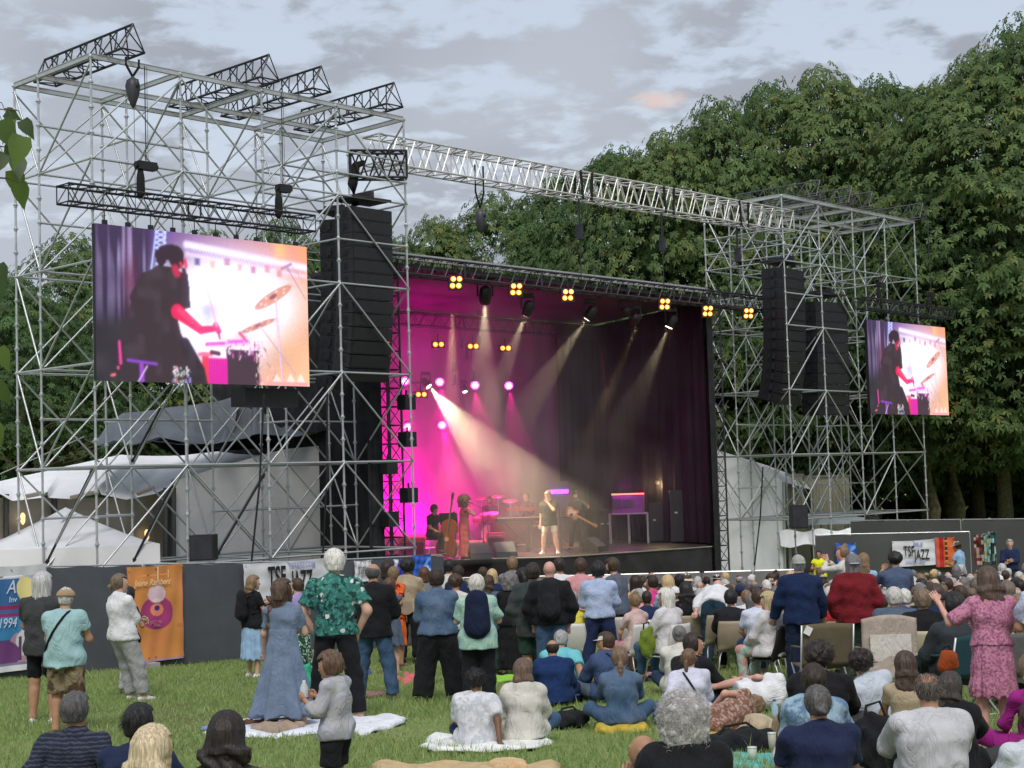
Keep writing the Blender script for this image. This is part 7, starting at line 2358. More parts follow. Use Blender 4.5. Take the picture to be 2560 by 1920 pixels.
def crossbag(root, J, label, sd=1, col='black', pouch=True, r=.013):
 """shoulder bag on a strap that runs diagonally over the back"""
 k, w = J['k'], J['w']
 t = thing('shoulder_bag', label, 'bag', (0, 0, 0))
 Mt = Matrix(J['Mt'].tolist()).to_4x4()
 t.matrix_basis = Matrix.Translation(root.location) @ Matrix.Rotation(root.rotation_euler.z, 4, 'Z') @ Matrix.Translation(Vector(J['hip'])) @ Mt
 q = MB(); P = []
 for i in range(17):
  a = i / 16 * 2 * math.pi
  tt = .5 - .5 * math.cos(a)
  x = sd * (.085 - .27 * tt) * k * w; z = (.525 - .50 * tt) * k
  T = np.array(J['tabc']); q_ = z / (.52 * k)
  W_, D_ = np.interp(q_, T[:, 0], T[:, 1]), np.interp(q_, T[:, 0], T[:, 2])
  yy = max(.02, D_ * math.sqrt(max(.04, 1 - min(1, abs(x) / W_) ** 2)) + .014)
  P.append(Vector((x, -yy * np.clip(math.sin(a) * 3, -1, 1), z)))
 q.path(P, r, 6); q.obj('strap', cloth_mat(COLS[col]), t, True)
 if pouch:
  V, Fq = snet(lambda p: d_cone(p, (-sd * .19 * w * k, .0, -.02), (-sd * .19 * w * k, 0, -.14), .075, .085, (vec(1, 0, 0), 1.9)), (-sd * .19 * w * k - .15, -.13, -.27), (-sd * .19 * w * k + .15, .13, .1), .02)
  link('pouch', from_np('pouch', V, Fq, True, (cloth_mat(COLS[col]),)), t)
 return t
# ================================================================ THE PEOPLE OF THE PHOTOGRAPH
WHO = {}
def put(key, px, top, d, spec, label, rz=0.0, Hlim=(1.45, 1.98), dz=0.0, group=None, vox=None, z=None, tilt=None):
 """stand or seat a person so that the crown of the head is where the photograph has it"""
 s = dict(spec); s.setdefault('seed', (px * .37 + d) % 9 + 1)
 p = at(px, top, d)
 g = gz(p.x, d) if z is None else z
 s['H'] = 1.75
 J = pose(s)
 hz = J['head'][2] + .118 + dz
 k = (p.z - g) / hz
 H = 1.75 * k
 H2 = min(max(H, Hlim[0]), Hlim[1])
 if abs(H - H2) > .03 and os.environ.get('DBG'):
  print('HEIGHT', key, label, round(H, 2))
 s['H'] = H2
 k = H2 / 1.75
 # put the head, not the hips, above px
 hx, hy = J['head'][0] * k, J['head'][1] * k
 ox = hx * math.cos(rz) - hy * math.sin(rz); oy = hx * math.sin(rz) + hy * math.cos(rz)
 loc = Vector((p.x - ox, d - oy, g))
 r, J = build_person(s, loc, rz, label, group, vox)
 WHO[key] = (r, J)
 return r, J
BL = (0, 0)
def build_standing():
 F = dict(sex='f')
 put('greyman', 108, 1434, 18.5, dict(build=1.08, hair='bob', hc='silver', hl=.0, top='charcoal', hem=-.30, loose=.035, sleeve=.7, bkind='shorts', bottom='black', short_t=.9, arms='front', shoes='white', skin='tan', hyaw=-.3, strands=800), 'grey-haired man in a charcoal shirt and black shorts at the far left', -.1)
 r, J = put('capman', 165, 1470, 17.1, dict(build=1.17, belly=.03, hair='thin', hc='silver', hat=('flat', 'tan'), top='aqua', hem=-.26, loose=.03, bkind='shorts', bottom=('brown', 'blotch', 'khaki'), short_t=1.0, baggy=.03, arms='front', shoes='charcoal', skin='tan', noshoes=False, hpitch=.1), 'man in a pale aqua tee and tan flat cap standing at the left', -.15)
 crossbag(r, J, 'black strap bag over the back of the man in the aqua tee', 1)
 put('whitelady', 300, 1436, 21.2, dict(F, build=1.08, hair='pony', hl=.10, hc='ash', top='white', sleeve=1.75, hem=-.16, loose=.035, bottom='lightgrey', baggy=.025, legs='step', arms='crossed', shoes='offwhite', hyaw=-.35, lean=-.04, curve=-.5), 'woman in white shirt and pale grey trousers with folded arms beside the orange banner', -.75)
 put('darkfriend', 322, 1470, 22.6, dict(F, hair='bob', hc='black', top='black', bkind='trousers', bottom='lightgrey', skin='tan', arms='front'), 'dark-haired woman in black half hidden behind the woman in white', -.5)
 r, J = put('bannerlady', 634, 1440, 25.8, dict(F, hair='long', hl=.16, hc='light', top='black', sleeve=.6, bkind='skirt', bottom='skyblue', skirt_l=.62, spread=.03, arms=('hold', 'front'), shoes='white', hyaw=-.3), 'woman in black top and pale blue skirt before the wide white banner', -.8)
 backpack(r, J, COLS['black'], 'black backpack of the woman standing before the wide white banner')
 put('lilac', 742, 1447, 24.5, dict(F, hair='short', hc='brown', top='lilac', bkind='skirt', bottom=('darkgreen', 'print', 'mint'), skirt_l=.8, spread=.02, arms='front', hyaw=.5, glasses=True), 'woman in lilac top and green patterned skirt behind the woman in the blue-grey dress', .5)
 put('bluedress', 708, 1449, 16.9, dict(F, build=1.05, hair='wavy', hl=.36, hw=.115, hc=(.075, .045, .03), top=('bluegrey', 'denim', (.12, .16, .24)), sleeve=.75, hem=.18, loose=.014, bkind='dress', bottom=('bluegrey', 'denim', (.12, .16, .24)), skirt_l=.74, spread=.16, pleats=7, pleat=.026, swing=(-.02, -.04), legs='wide', arms=('swing', 'front'), noshoes=True, hyaw=-1.05, hpitch=-.15, strands=672, lean=.06), 'woman with long wavy brown hair in a blue-grey summer dress', -.15)
 put('hawaii', 834, 1377, 17.6, dict(build=1.11, hair='short', hc=(.66, .63, .58), vol=.008, top=((.04, .17, .15), 'floral'), sleeve=.75, hem=-.10, loose=.04, bottom='black', baggy=.012, legs='wide', arms='hips', shoes='black', hyaw=.45, glasses=True, skin='light', strands=480, collar=True), 'tall white-haired man in a teal floral shirt with hands on his hips', -.06, Hlim=(1.5, 2.0))
 put('baldblack', 934, 1409, 20.2, dict(build=1.10, hair='ring', hc='grizzle', top='black', sleeve=1.1, hem=-.24, loose=.04, bottom='denim', baggy=.012, legs='wide', arms='front', shoes='darkdenim', skin='tan', hyaw=-.3), 'balding man in black top and blue jeans right of the floral shirt', -.2)
 put('fanlady', 975, 1446, 25.6, dict(F, hair='bob', hc='auburn', top='slate', sleeve=.3, hem=.18, bkind='dress', bottom='slate', skirt_l=.42, spread=.05, arms=('front', 'behind'), shoes='tan', hyaw=-.2), 'woman with auburn bob in a slate sleeveless dress, arm behind her back', -.3)
 put('orange', 984, 1418, 27.2, dict(F, hair='short', hc='light', top=('orange', 'print', 'darkred', .7), sleeve=.6, bottom='orange', bkind='skirt', skirt_l=.55, spread=.02, arms='behind', skin='olive', shoes='brown'), 'woman in a bright orange outfit with hands behind her back', -.3)
 put('beige', 1020, 1400, 28.5, dict(hair='afro', hr=.13, hc='black', top='beige', sleeve=1.2, bottom='black', arms='front', skin='brown', shoes='black', build=1.05), 'man with dark bushy hair in a beige shirt near the shiny blue banner', -.3)
 put('purplehair', 1060, 1420, 29.5, dict(F, hair='bob', hc='auburn', top='grey', bottom='grey', arms='front'), 'person with reddish dark bob in grey before the stage left edge', 0)
 put('blackring', 967, 1405, 29.0, dict(F, hair='bob', hc='dark', top='charcoal', bottom='charcoal', arms='front'), 'dark-haired person in charcoal behind the balding man in black', 0)
 put('denimjacket', 1092, 1425, 19.8, dict(build=1.10, hair='short', hc='dark', vol=.006, top=('denim', 'denim', 'bluegrey'), sleeve=1.95, hem=-.08, loose=.03, collar=True, bottom='black', baggy=.05, flare=.03, legs='wide', arms='front', shoes='black', hyaw=-.4, skin='light'), 'person in blue denim jacket and loose black trousers, back to the camera', .05)
 put('mint', 1192, 1440, 19.0, dict(F, build=1.26, hair='short', hc=(.55, .52, .47), vol=.010, top=('mint', 'print', 'aqua', .8), sleeve=.85, hem=-.34, loose=.04, bottom='black', baggy=.02, arms='hold', shoes='black', hyaw=-.35, skin='light', strands=480), 'broad woman with short pale hair in a mint green top', 0)
 backpack(*WHO['mint'], (.012, .018, .045), 'dark navy backpack on the woman in the mint green top', .36, .50, .15)
 put('browncurly', 1139, 1438, 23.5, dict(F, hair='afro', hr=.125, hc='brown', top='offwhite', sleeve=.5, bottom='darkdenim', arms='front', skin='tan'), 'person with round curly brown hair between the denim jacket and the mint top', -.1)
 put('whitetank', 1122, 1400, 29.5, dict(hair='short', hc='black', top='offwhite', sleeve=.25, bottom='charcoal', arms='front', skin='tan'), 'black-haired man in a pale sleeveless top near the stage', 0)
 put('navyman', 1146, 1415, 28.2, dict(hair='short', hc='dark', top='navy', bottom='navy', arms='front', skin='tan'), 'dark-haired man in navy behind the woman in mint', -.2)
 put('beanie', 1207, 1419, 30, dict(hair='short', hc='brown', hat=('beanie', 'cream'), top='lightgrey', bottom='charcoal', arms='front'), 'person with a cream beanie standing before the stage', 0)
 put('blondkid', 1230, 1425, 29.5, dict(F, hair='bob', hc='blond', top='navy', bottom='navy', arms='front'), 'person with short blond hair before the stage, next to the cream beanie', 0)
 put('teal', 1221, 1440, 24.5, dict(F, build=1.09, hair='long', hl=.2, hc='brown', top='slate', sleeve=1.9, loose=.04, hem=-.3, bottom='darkgreen', bkind='trousers', baggy=.03, arms='hold', skin='light'), 'woman with long brown hair in a dark teal jacket behind the mint top', -.35)
 put('blondgrey', 1280, 1393, 30.5, dict(hair='short', hc='light', vol=.004, top='grey', bottom='charcoal', arms='front', skin='tan'), 'tall light-haired man in grey right in front of the wedge monitors', 0)
 put('greycurl', 1274, 1436, 24.2, dict(F, build=1.05, hair='afro', hr=.15, hdown=True, hc='salt', top='black', sleeve=1.9, bottom='black', bkind='skirt', skirt_l=.8, spread=.0, arms='front'), 'woman with bushy grey hair dressed all in black', 0)
 put('bentdark', 1307, 1423, 24.4, dict(F, hair='bob', hc='black', top='black', sleeve=1.9, bottom='black', arms='front', lean=.18, hpitch=.35, hyaw=.6, skin='olive'), 'dark-haired woman in black looking down beside the green parka', .3)
 put('parka', 1331, 1411, 21.5, dict(build=1.07, hair='short', hc='dark', vol=.01, top=((.045, .062, .06), 'blotch', 'charcoal'), sleeve=1.9, hem=-.42, loose=.05, hood=True, bkind='shorts', bottom='darkgreen', short_t=1.0, baggy=.035, arms='pocket', shoes='charcoal', skin='light'), 'dark-haired person in a dark green parka and shorts', -.1)
 put('baldjacket', 1373, 1403, 21.2, dict(build=1.12, hair='bald', top='black', sleeve=1.9, hem=-.12, loose=.045, hood=True, bottom='denim', baggy=.015, arms='pocket', shoes='black', skin='pink'), 'bald man in a black jacket and jeans carrying a big rucksack', -.1)
 backpack(*WHO['baldjacket'], (.02, .02, .024), 'large black rucksack slung on the bald man\'s left side', .34, .50, .17)
 put('whitetee', 1398, 1396, 26.5, dict(hair='short', hc='dark', top='white', sleeve=.6, bottom='charcoal', arms='front', skin='tan'), 'dark-haired man in a white tee behind the bald man', 0)
 put('pinkshirt', 1451, 1397, 25, dict(build=.98, hair='short', hc='brown', vol=.003, top='pink', sleeve=1.9, hem=-.24, loose=.025, bkind='shorts', bottom='khaki', arms='front', skin='pink', collar=True), 'man in a dusty pink long-sleeved shirt and khaki shorts', -.05)
 put('blueshirt', 1495, 1407, 23.6, dict(build=1.08, hair='short', hc='black', vol=.012, top=(.40, .48, .68), sleeve=1.9, hem=-.07, loose=.035, bottom='navy', baggy=.02, legs='wide', arms='front', skin='olive', collar=True), 'black-haired man in a pale blue shirt and navy trousers') if False else \
  put('blueshirt', 1495, 1407, 23.6, dict(build=1.08, hair='short', hc='black', vol=.012, top=((.40, .48, .68),), sleeve=1.9, hem=-.07, loose=.035, bottom='navy', baggy=.02, legs='wide', arms='front', skin='olive', collar=True), 'black-haired man in a pale blue shirt and navy trousers', -.05)
 put('beardman', 1529, 1397, 25.6, dict(build=1.02, hair='short', hc='brown', vol=.006, beard='brown', top=((.11, .12, .15), 'blotch', 'slate'), sleeve=1.5, hem=-.2, loose=.03, bottom='charcoal', arms='front', skin='pink', lean=.15, hpitch=.1), 'bearded man in a grey-blue shirt leaning towards the left', .95)
 WHO['bender'] = build_person(dict(H=1.82, build=1.1, hair='bald', top='white', sleeve=1.9, hem=-.1, loose=.045, bottom=((.02, .045, .07),), baggy=.015, lean=1.25, curve=-.9, hpitch=.6, arms='down', shoes='black', skin='pink', seed=3), gnd(1790, 1668), -.25, 'person in a loose white shirt bending forward over the chairs')
 put('navyjacket', 1995, 1388, 20.6, dict(build=1.14, hair='thin', hc='grey', hat=('cap', (.36, .36, .29)), capback=True, top=((.012, .024, .075),), sleeve=1.93, hem=-.22, loose=.045, bottom=((.012, .02, .05),), baggy=.02, arms='swing', shoes='black', skin='pink', collar=True), 'man in a navy jacket and grey-green cap among the folding chairs', .02)
 put('redjacket', 2131, 1389, 20.9, dict(build=1.14, hair='bob', hc='salt', hat=('cap', (.52, .56, .66)), capback=True, top='darkred', sleeve=1.93, hem=-.24, loose=.055, hood=True, bottom=((.035, .05, .035),), baggy=.04, arms='pocket', shoes='black', skin='pink'), 'person in a dark red jacket and white cap behind the pale folding chair', -.03)
 put('clapper', 2104, 1366, 29.5, dict(F, hair='topbun', hc='light', top='offwhite', sleeve=1.9, bottom='cream', bkind='trousers', arms='clap', hyaw=.3, skin='pink'), 'woman in off-white clapping in front of the right blue banner', .9)
 put('longblond', 2158, 1385, 27, dict(F, hair='long', hl=.34, hc='light', top='skyblue', bottom='denim', arms='front', skin='pink'), 'woman with long fair hair in light blue behind the red jacket', -.3)
 put('phoneman', 2236, 1381, 24.6, dict(build=1.08, hair='afro', hr=.115, hc='black', top=((.075, .105, .18),), sleeve=.75, hem=-.2, loose=.03, bottom='charcoal', arms=('phone', 'front'), skin='tan'), 'dark-haired man in a blue-grey tee below the right white banner', .12)
 put('strawman', 2391, 1354, 40, dict(hair='short', hc='brown', hat=('straw', 'cream'), top='skyblue', sleeve=.6, bottom='charcoal', arms='front', skin='tan', hpitch=.15), 'man in a straw hat and sky blue tee walking before the hoarding', .9)
 put('suitman', 2524, 1349, 41.5, dict(hair='short', hc='grey', top='navy', sleeve=1.9, bottom='charcoal', arms=('crossed', 'front'), skin='pink', build=1.10), 'grey-haired man in a dark jacket facing the camera before the hoarding', 2.9)
 put('guard', 2047, 1380, 42.5, dict(hair='short', hc='dark', top=((.80, .85, .03),), sleeve=.4, bottom='charcoal', arms='front', skin='olive', build=1.09, H=1.7), 'security guard in a neon yellow vest behind the barrier', 2.6)
 put('pinkdress', 2467, 1421, 13.5, dict(F, build=1.0, hair='long', hl=.16, hw=.12, hc=(.085, .055, .04), top=('rose', 'print', (.32, .11, .22), 1.5), sleeve=.9, hem=.1, loose=.045, bkind='dress', bottom=('rose', 'print', (.32, .11, .22), 1.5), skirt_l=.44, spread=.03, pleat=.012, arms=(((.26, .24, .02), (.4, -.3, -1)), 'front'), shoes='white', skin='pink', strands=720, curl=.2), 'woman in a pink patterned dress raising her left hand', .05)
 put('edgeman', 2612, 1400, 13.2, dict(build=1.09, hair='short', hc='dark', top=((.52, .55, .72),), sleeve=.8, hem=-.2, loose=.03, bottom='black', arms='front', skin='tan'), 'person in a pale tee cut by the right edge of the view', .1)
 put('boy', 826, 1638, 11.1, dict(kid=True, hair='short', hc=(.11, .065, .04), vol=.010, top=((.40, .41, .46), 'blotch', 'lightgrey'), sleeve=1.6, hem=-.30, loose=.035, bkind='shorts', bottom='black', short_t=.98, baggy=.02, arms=('hold', 'hold'), noshoes=True, skin='tan', strands=560, hpitch=.1), 'small boy in a pale grey long-sleeved top holding a bottle', 1.25, Hlim=(.9, 1.3))
def build_sitters():
 F = dict(sex='f')
 nw = 'seated on the grass'
 put('striped', 190, 1735, 10.9, dict(build=1.16, hair='short', hc='grizzle', vol=.004, top=((.022, .027, .05), 'stripes', (.065, .07, .10)), sleeve=.85, loose=.025, hem=-.2, legs='cross', arms=('prop', 'prop'), skin='tan', bottom='darkdenim', lean=-.05, strands=1120, hyaw=-.3), 'grey-haired man in a dark striped tee sitting at the lower left', -.1)
 put('navytee', 349, 1762, 9.7, dict(build=1.12, hair='crop', hc='black', vol=.012, top=((.018, .028, .07),), sleeve=.8, loose=.03, legs='cross', arms='lap', skin='brown', bottom='darkdenim', strands=800, hyaw=-.2), 'black-haired man in a dark navy tee sitting at the lower left', -.2)
 put('blonde', 384, 1820, 8.25, dict(F, hair='long', hl=.12, hw=.12, hc=(.56, .45, .29), top='skyblue', legs='cross', arms='lap', bottom='denim', strands=2470, hyaw=-.3, skin='light', glasses=True), 'blonde head at the bottom edge in front of the navy tee', -.2)
 put('darklong', 566, 1786, 8.6, dict(F, hair='wavy', hl=.34, hw=.135, hc=(.020, .013, .011), top='charcoal', sleeve=1.9, legs='cross', arms='lap', bottom='black', strands=2850, skin='olive'), 'person with long dark hair at the bottom edge left of the boy', 0)
 put('boywhite', 1189, 1677, 14.6, dict(build=1.10, hair='afro', hr=.125, hc='black', top=((.66, .66, .70), 'print', (.50, .52, .58), .5), sleeve=.85, loose=.045, legs=('cross', 'up'), arms=('lap', 'prop'), bottom='navy', bkind='shorts', skin='brown', lean=.1, strands=640), 'curly-haired boy in a white shirt sitting on the round white blanket', -.2, Hlim=(1.2, 1.7))
 put('hoodie', 1306, 1650, 14.8, dict(F, build=1.05, hair='long', hl=.05, hw=.10, hc=(.13, .085, .06), top='offwhite', sleeve=1.9, loose=.05, hood=True, hem=-.12, legs='cross', arms='lap', bottom='denim', skin='light', strands=800), 'woman in an off-white hooded top sitting on the round white blanket', 0)
 put('baldnavy', 1380, 1600, 18.9, dict(build=1.16, hair='ring', hc='dark', top=((.014, .035, .12),), sleeve=1.9, loose=.04, legs='cross', arms='lap', bottom='navy', skin='tan', lean=.12), 'balding man in a royal navy shirt sitting on the grass', .1)
 put('turq', 1402, 1578, 20.2, dict(build=1.16, hair='short', hc='grey', top='turquoise', sleeve=.7, loose=.045, legs='cross', arms=('lap', 'prop'), bottom='khaki', skin='tan', lean=.25, hpitch=.2), 'grey-haired man in a turquoise tee sitting behind the navy shirt', -.2)
 put('capblue', 1512, 1582, 19.2, dict(build=1.12, hair='short', hc='brown', hat=('cap', 'offwhite'), top=((.05, .08, .17),), sleeve=1.6, loose=.05, legs=('cross', 'up'), arms='knee', bottom='slate', skin='tan', hyaw=.9, lean=.2), 'man in an off-white cap and blue shirt sitting on the grass', .5)
 crossbag(*WHO['capblue'], 'thin dark strap bag of the man in the off-white cap', -1, r=.008)
 put('braid', 1548, 1620, 15.8, dict(F, build=1.08, hair='braid', hl=.40, hc=(.17, .11, .07), top=('denim', 'denim', 'bluegrey'), sleeve=1.9, loose=.035, collar=True, hem=-.1, legs='cross', arms='hug', bottom='denim', skin='light', lean=.06), 'woman with a long braid in a denim shirt', 0)
 put('whitelong', 1722, 1624, 16.2, dict(F, build=1.12, hair='pony', hl=.14, hc=(.15, .085, .05), top=((.60, .61, .74),), sleeve=1.9, loose=.045, hem=-.16, legs='side', arms=('prop', 'lap'), bottom='denim', skin='light', hyaw=-.4, strands=480), 'woman in a white long-sleeved top with a black strap across her back', 0)
 crossbag(*WHO['whitelong'], 'black strap bag over the back of the woman in the white long-sleeved top', -1, r=.010)
 put('profile', 1735, 1586, 17.6, dict(build=1.12, hair='short', hc='dark', vol=.008, top='black', sleeve=1.9, loose=.04, legs=('up', 'out'), arms=('knee', 'knee'), bottom='denim', skin='tan', hyaw=-.7, lean=.25), 'dark-haired man in black turning his face right, sitting on the grass', -.7)
 put('shawl', 1698, 1566, 19.8, dict(F, build=1.09, hair='bun', hc='salt', top='offwhite', sleeve=1.9, loose=.05, legs='cross', arms='hug', bottom='darkdenim', skin='light', lean=.2), 'grey-haired person in an oatmeal jumper sitting on the grass', -.2)
 put('curly', 1704, 1747, 8.8, dict(F, build=1.19, hair='afro', hr=.138, hdown=True, hc=(.50, .48, .47), rough=1.2, top='black', sleeve=1.9, loose=.06, collar=True, legs='cross', arms='lap', bottom='black', skin='light', strands=7220), 'person with big curly silver hair and a black coat', .05)
 put('baldlow', 1606, 1838, 8.9, dict(build=1.09, hair='bald', top='navy', sleeve=1.9, legs='cross', arms=('chin', 'lap'), bottom='darkdenim', skin='tan', hyaw=.6, lean=.05), 'head of a man with shaved hair at the bottom edge beside the silver curls', .5, Hlim=(1.3, 1.9))
 put('navybun', 2042, 1717, 10.1, dict(build=1.19, hair='bun', bz=-.03, hc='grizzle', top=((.018, .025, .065),), sleeve=.8, loose=.035, legs='cross', arms='lap', bottom='charcoal', skin='tan', strands=480), 'person with a low grey bun in a navy tee at the lower right', .05)
 put('plaid', 2034, 1667, 12.2, dict(build=1.12, hair='short', hc='dark', vol=.012, top=((.30, .42, .52), 'blotch', (.12, .20, .32)), sleeve=1.4, loose=.04, legs=('up', 'cross'), arms=('lap', 'knee'), bottom='darkgreen', skin='tan', lean=.2), 'dark-haired man in a pale blue checked shirt behind the grey bun', -.35)
 put('blackcurl', 2048, 1611, 13.8, dict(build=1.19, hair='afro', hr=.13, hc=(.03, .022, .02), top='black', sleeve=1.9, loose=.045, legs='cross', arms='knee', bottom='charcoal', skin='olive', strands=800, lean=.1), 'bushy dark-haired man in black behind the checked shirt', -.3)
 put('kidwhite', 2150, 1629, 14.3, dict(hair='afro', hr=.13, hc=(.025, .018, .015), top=((.52, .58, .66),), sleeve=.9, loose=.05, legs='side', arms=('knee', 'knee'), bottom='khaki', skin='tan', side=-.25, strands=640), 'child with dark curls in a white tee leaning sideways', .3, Hlim=(1.1, 1.6))
 put('beigedress', 2262, 1632, 13.4, dict(F, hair='long', hl=.14, hw=.10, hc=(.065, .04, .03), top='beige', sleeve=.5, loose=.02, hem=-.2, legs='side', arms=('lap', 'lap'), bottom='beige', bkind='skirtsit', skin='tan', strands=800), 'woman with loose brown hair in a sand-coloured dress', -.1)
 put('whiteman', 2318, 1684, 10.5, dict(build=1.24, hair='ring', hc=(.10, .08, .07), top=((.52, .52, .55),), sleeve=1.93, loose=.045, hem=-.2, legs='up', arms='hug', bottom='charcoal', skin='tan', strands=800, lean=.05), 'man with a thinning crown in a white long-sleeved top at the lower right', 0)
 put('blackwoman', 2376, 1684, 11.7, dict(F, build=1.10, hair='long', hl=.10, hw=.115, hc=(.045, .035, .03), top='black', sleeve=1.9, loose=.05, legs='side', arms='hug', bottom='charcoal', skin='light', strands=800, hyaw=-.5), 'dark-haired woman in black right of the man in the white top', -.3)
 put('magenta', 2575, 1640, 12.4, dict(F, hair='long', hl=.2, hc='light', top='magenta', sleeve=1.2, legs='cross', arms='lap', bottom='magenta', skin='pink'), 'woman in magenta sitting at the right edge', .2)
 put('cornertee', 2583, 1795, 9.3, dict(build=1.12, hair='short', hc='brown', top=((.55, .58, .64),), sleeve=.8, loose=.03, legs='cross', arms='lap', bottom='denim', skin='tan', lean=-.05), 'person in a pale tee at the lower right corner', .2)
 # two women lying on the yellow blanket
 for key, lab, px, py, rx, ry, rz, sp in (('lying', 'woman in a white top lying on her side on the yellow blanket', 1868, 1786, 0, 1.45, -.25, dict(F, H=1.6, top='white', sleeve=.6, loose=.035, bottom=('khaki', 'print', 'white', .8), bkind='shorts', hair='bun', hc='brown', legs='chair', hipz=.5, lean=.5, arms='knee', skin='pink', noshoes=True, curve=.4)),
          ('floral', 'woman in a brown floral dress lying beside the beige sun hat', 1822, 1838, 0, 1.5, .95, dict(F, H=1.58, top=((.24, .12, .09), 'print', (.42, .30, .24), .8), hem=.1, sleeve=.5, bottom=((.24, .12, .09), 'print', (.42, .30, .24), .8), bkind='dress', skirt_l=.5, spread=-.02, pleats=5, hair='long', hl=.1, hc='light', hipz=.88, arms='front', skin='pink', noshoes=True, seed=4))):
  p = gnd(px, py)
  r, J = build_person(sp, p, rz, lab); WHO[key] = (r, J)
  M = Matrix.Rotation(rz, 3, 'Z') @ Matrix.Rotation(ry, 3, 'Y')
  r.rotation_euler = M.to_euler()
  r.location = p + Vector((0, 0, .17)) - M @ Vector(J['hip'])
def build_chair_rows():
 F = dict(sex='f')
 C = dict(legs='chair', vox=None)
 L = [('yellow', 1429, 1478, 23.8, dict(F, hair='short', hc='grey', top='yellow', sleeve=.9, bottom='yellow', build=1.10), 'grey-haired woman in a bright yellow top on a white chair', -.1),
   ('knot', 1585, 1484, 23.2, dict(F, hair='topbun', hc='light', top=((.58, .42, .40),), sleeve=.7, bkind='shorts', bottom='pink', skin='pink', build=.9), 'girl with a top knot in pale pink on a white chair', .5),
   ('greenbag', 1662, 1474, 22.2, dict(F, hair='bob', hc=(.62, .60, .55), top=((.60, .58, .60),), sleeve=1.3, loose=.045, bottom='denim', skin='tan', build=1.09, hyaw=.5), 'white-haired woman in a white top with a dark strap on a white chair', .75),
   ('navykid', 1616, 1477, 25.0, dict(hair='crop', hc='dark', top='navy', bottom='navy', skin='brown'), 'short-haired person in navy between the pink top and the white-haired woman', .1),
   ('peach', 1588, 1424, 30.5, dict(F, hair='bob', hc='dark', top=((.66, .36, .22),), sleeve=.2, neckhole=.10, bottom='darkred', skin='tan'), 'dark-haired woman in a peach top near the barrier', 0),
   ('hotpink', 1627, 1427, 30.2, dict(hair='short', hc='dark', top='hotpink', sleeve=.7, bottom='navy', skin='tan', hyaw=.6), 'man in a hot pink tee among the seated audience', .3),
   ('blondwave', 1668, 1440, 28.0, dict(F, hair='long', hl=.25, hc='blond', top='skyblue', bottom='denim', skin='pink'), 'woman with long blond hair in light blue behind the white-haired woman', .2),
   ('tealtee', 1697, 1430, 31.5, dict(hair='crop', hc='black', vol=.01, top='turquoise', bottom='denim', skin='brown'), 'black-haired man in a pale turquoise tee near the cream hat', 0),
   ('creamhat', 1716, 1431, 33.0, dict(F, hair='short', hc='brown', hat=('bucket', 'cream'), top='offwhite', bottom='charcoal'), 'woman in a cream bucket hat near the barrier', 0),
   ('blacklong', 1714, 1457, 25.4, dict(F, hair='long', hl=.3, hw=.12, hc='black', top='black', sleeve=1.9, bottom='black', build=1.12), 'person with long black hair left of the bending white shirt', 0),
   ('whitetee2', 1894, 1474, 22.3, dict(hair='short', hc='brown', top=((.60, .63, .76),), sleeve=.8, bottom='denim', build=1.12, skin='pink'), 'short-haired man in a white tee on a folding chair', .1),
   ('messy', 1919, 1482, 21.0, dict(F, hair='bob', hc=(.46, .36, .20), vol=.01, top=((.58, .56, .58),), sleeve=1.9, loose=.05, bottom=((.42, .55, .48), 'blotch', (.55, .25, .24), .8), build=1.10, hyaw=.4, shoes='white'), 'woman with messy blond hair and patterned leggings', .8),
   ('leather', 1826, 1477, 23.4, dict(hair='short', hc='black', vol=.01, top=((.02, .021, .024),), sleeve=1.9, bottom='black', build=1.16), 'person in a black leather jacket on a tan chair', -.1),
   ('greydark', 2234, 1471, 19.6, dict(hair='short', hc=(.50, .48, .45), vol=.006, top='slate', sleeve=1.9, loose=.045, bottom='navy', build=1.16, skin='pink'), 'grey-haired man in a dark slate jacket right of the red jacket', -.1),
   ('whitepack', 2260, 1474, 21.5, dict(F, hair='short', hc='white', top='blue', sleeve=1.9, bottom='navy', build=1.05), 'white-haired woman in blue beside the grey-haired man in slate', 0),
   ('blackjack', 2305, 1475, 18.2, dict(F, hair='short', hc=(.17, .12, .08), vol=.008, top='black', sleeve=1.9, loose=.05, bottom='black', build=1.19, skin='tan'), 'brown-haired person in a black jacket on a cream chair', -.2),
   ('navybob', 2337, 1463, 19.8, dict(F, hair='bob', hc=(.06, .035, .025), top='navy', sleeve=1.9, loose=.045, bottom='navy', build=1.16), 'person with a broad dark brown bob in navy', 0),
   ('campchair', 2378, 1487, 16.4, dict(hair='short', hc='black', vol=.014, legs='camp', top=((.035, .042, .05),), sleeve=1.9, loose=.05, bottom='black', build=1.19, hyaw=.4), 'dark-haired man in a dark grey jacket in a teal camping chair', .4),
   ('whitebob', 2075, 1470, 22.0, dict(F, hair='bob', hc=(.55, .52, .47), top='red', sleeve=1.9, bottom='darkred', build=1.05), 'white-haired woman in red between the navy and the dark red jackets', 0),
   ('rightgrey', 2515, 1455, 19.0, dict(hair='short', hc=(.14, .11, .09), top='offwhite', sleeve=.8, bottom='charcoal', build=1.10), 'brown-haired man in off-white right of the pink dress', 0),
   ('rightlong', 2545, 1490, 16.5, dict(F, hair='long', hl=.3, hc='light', legs='camp', top='lightgrey', sleeve=1.9, bottom='charcoal'), 'woman with light brown hair seated by the right edge', 0)]
 for key, px, top, d, sp, lab, rz in L:
  sp = dict(sp); sp.setdefault('legs', 'chair'); sp.setdefault('arms', 'lap'); sp['seed'] = px % 7 + 1
  put(key, px, top, d, sp, lab, rz, Hlim=(1.3, 2.0), group=None)
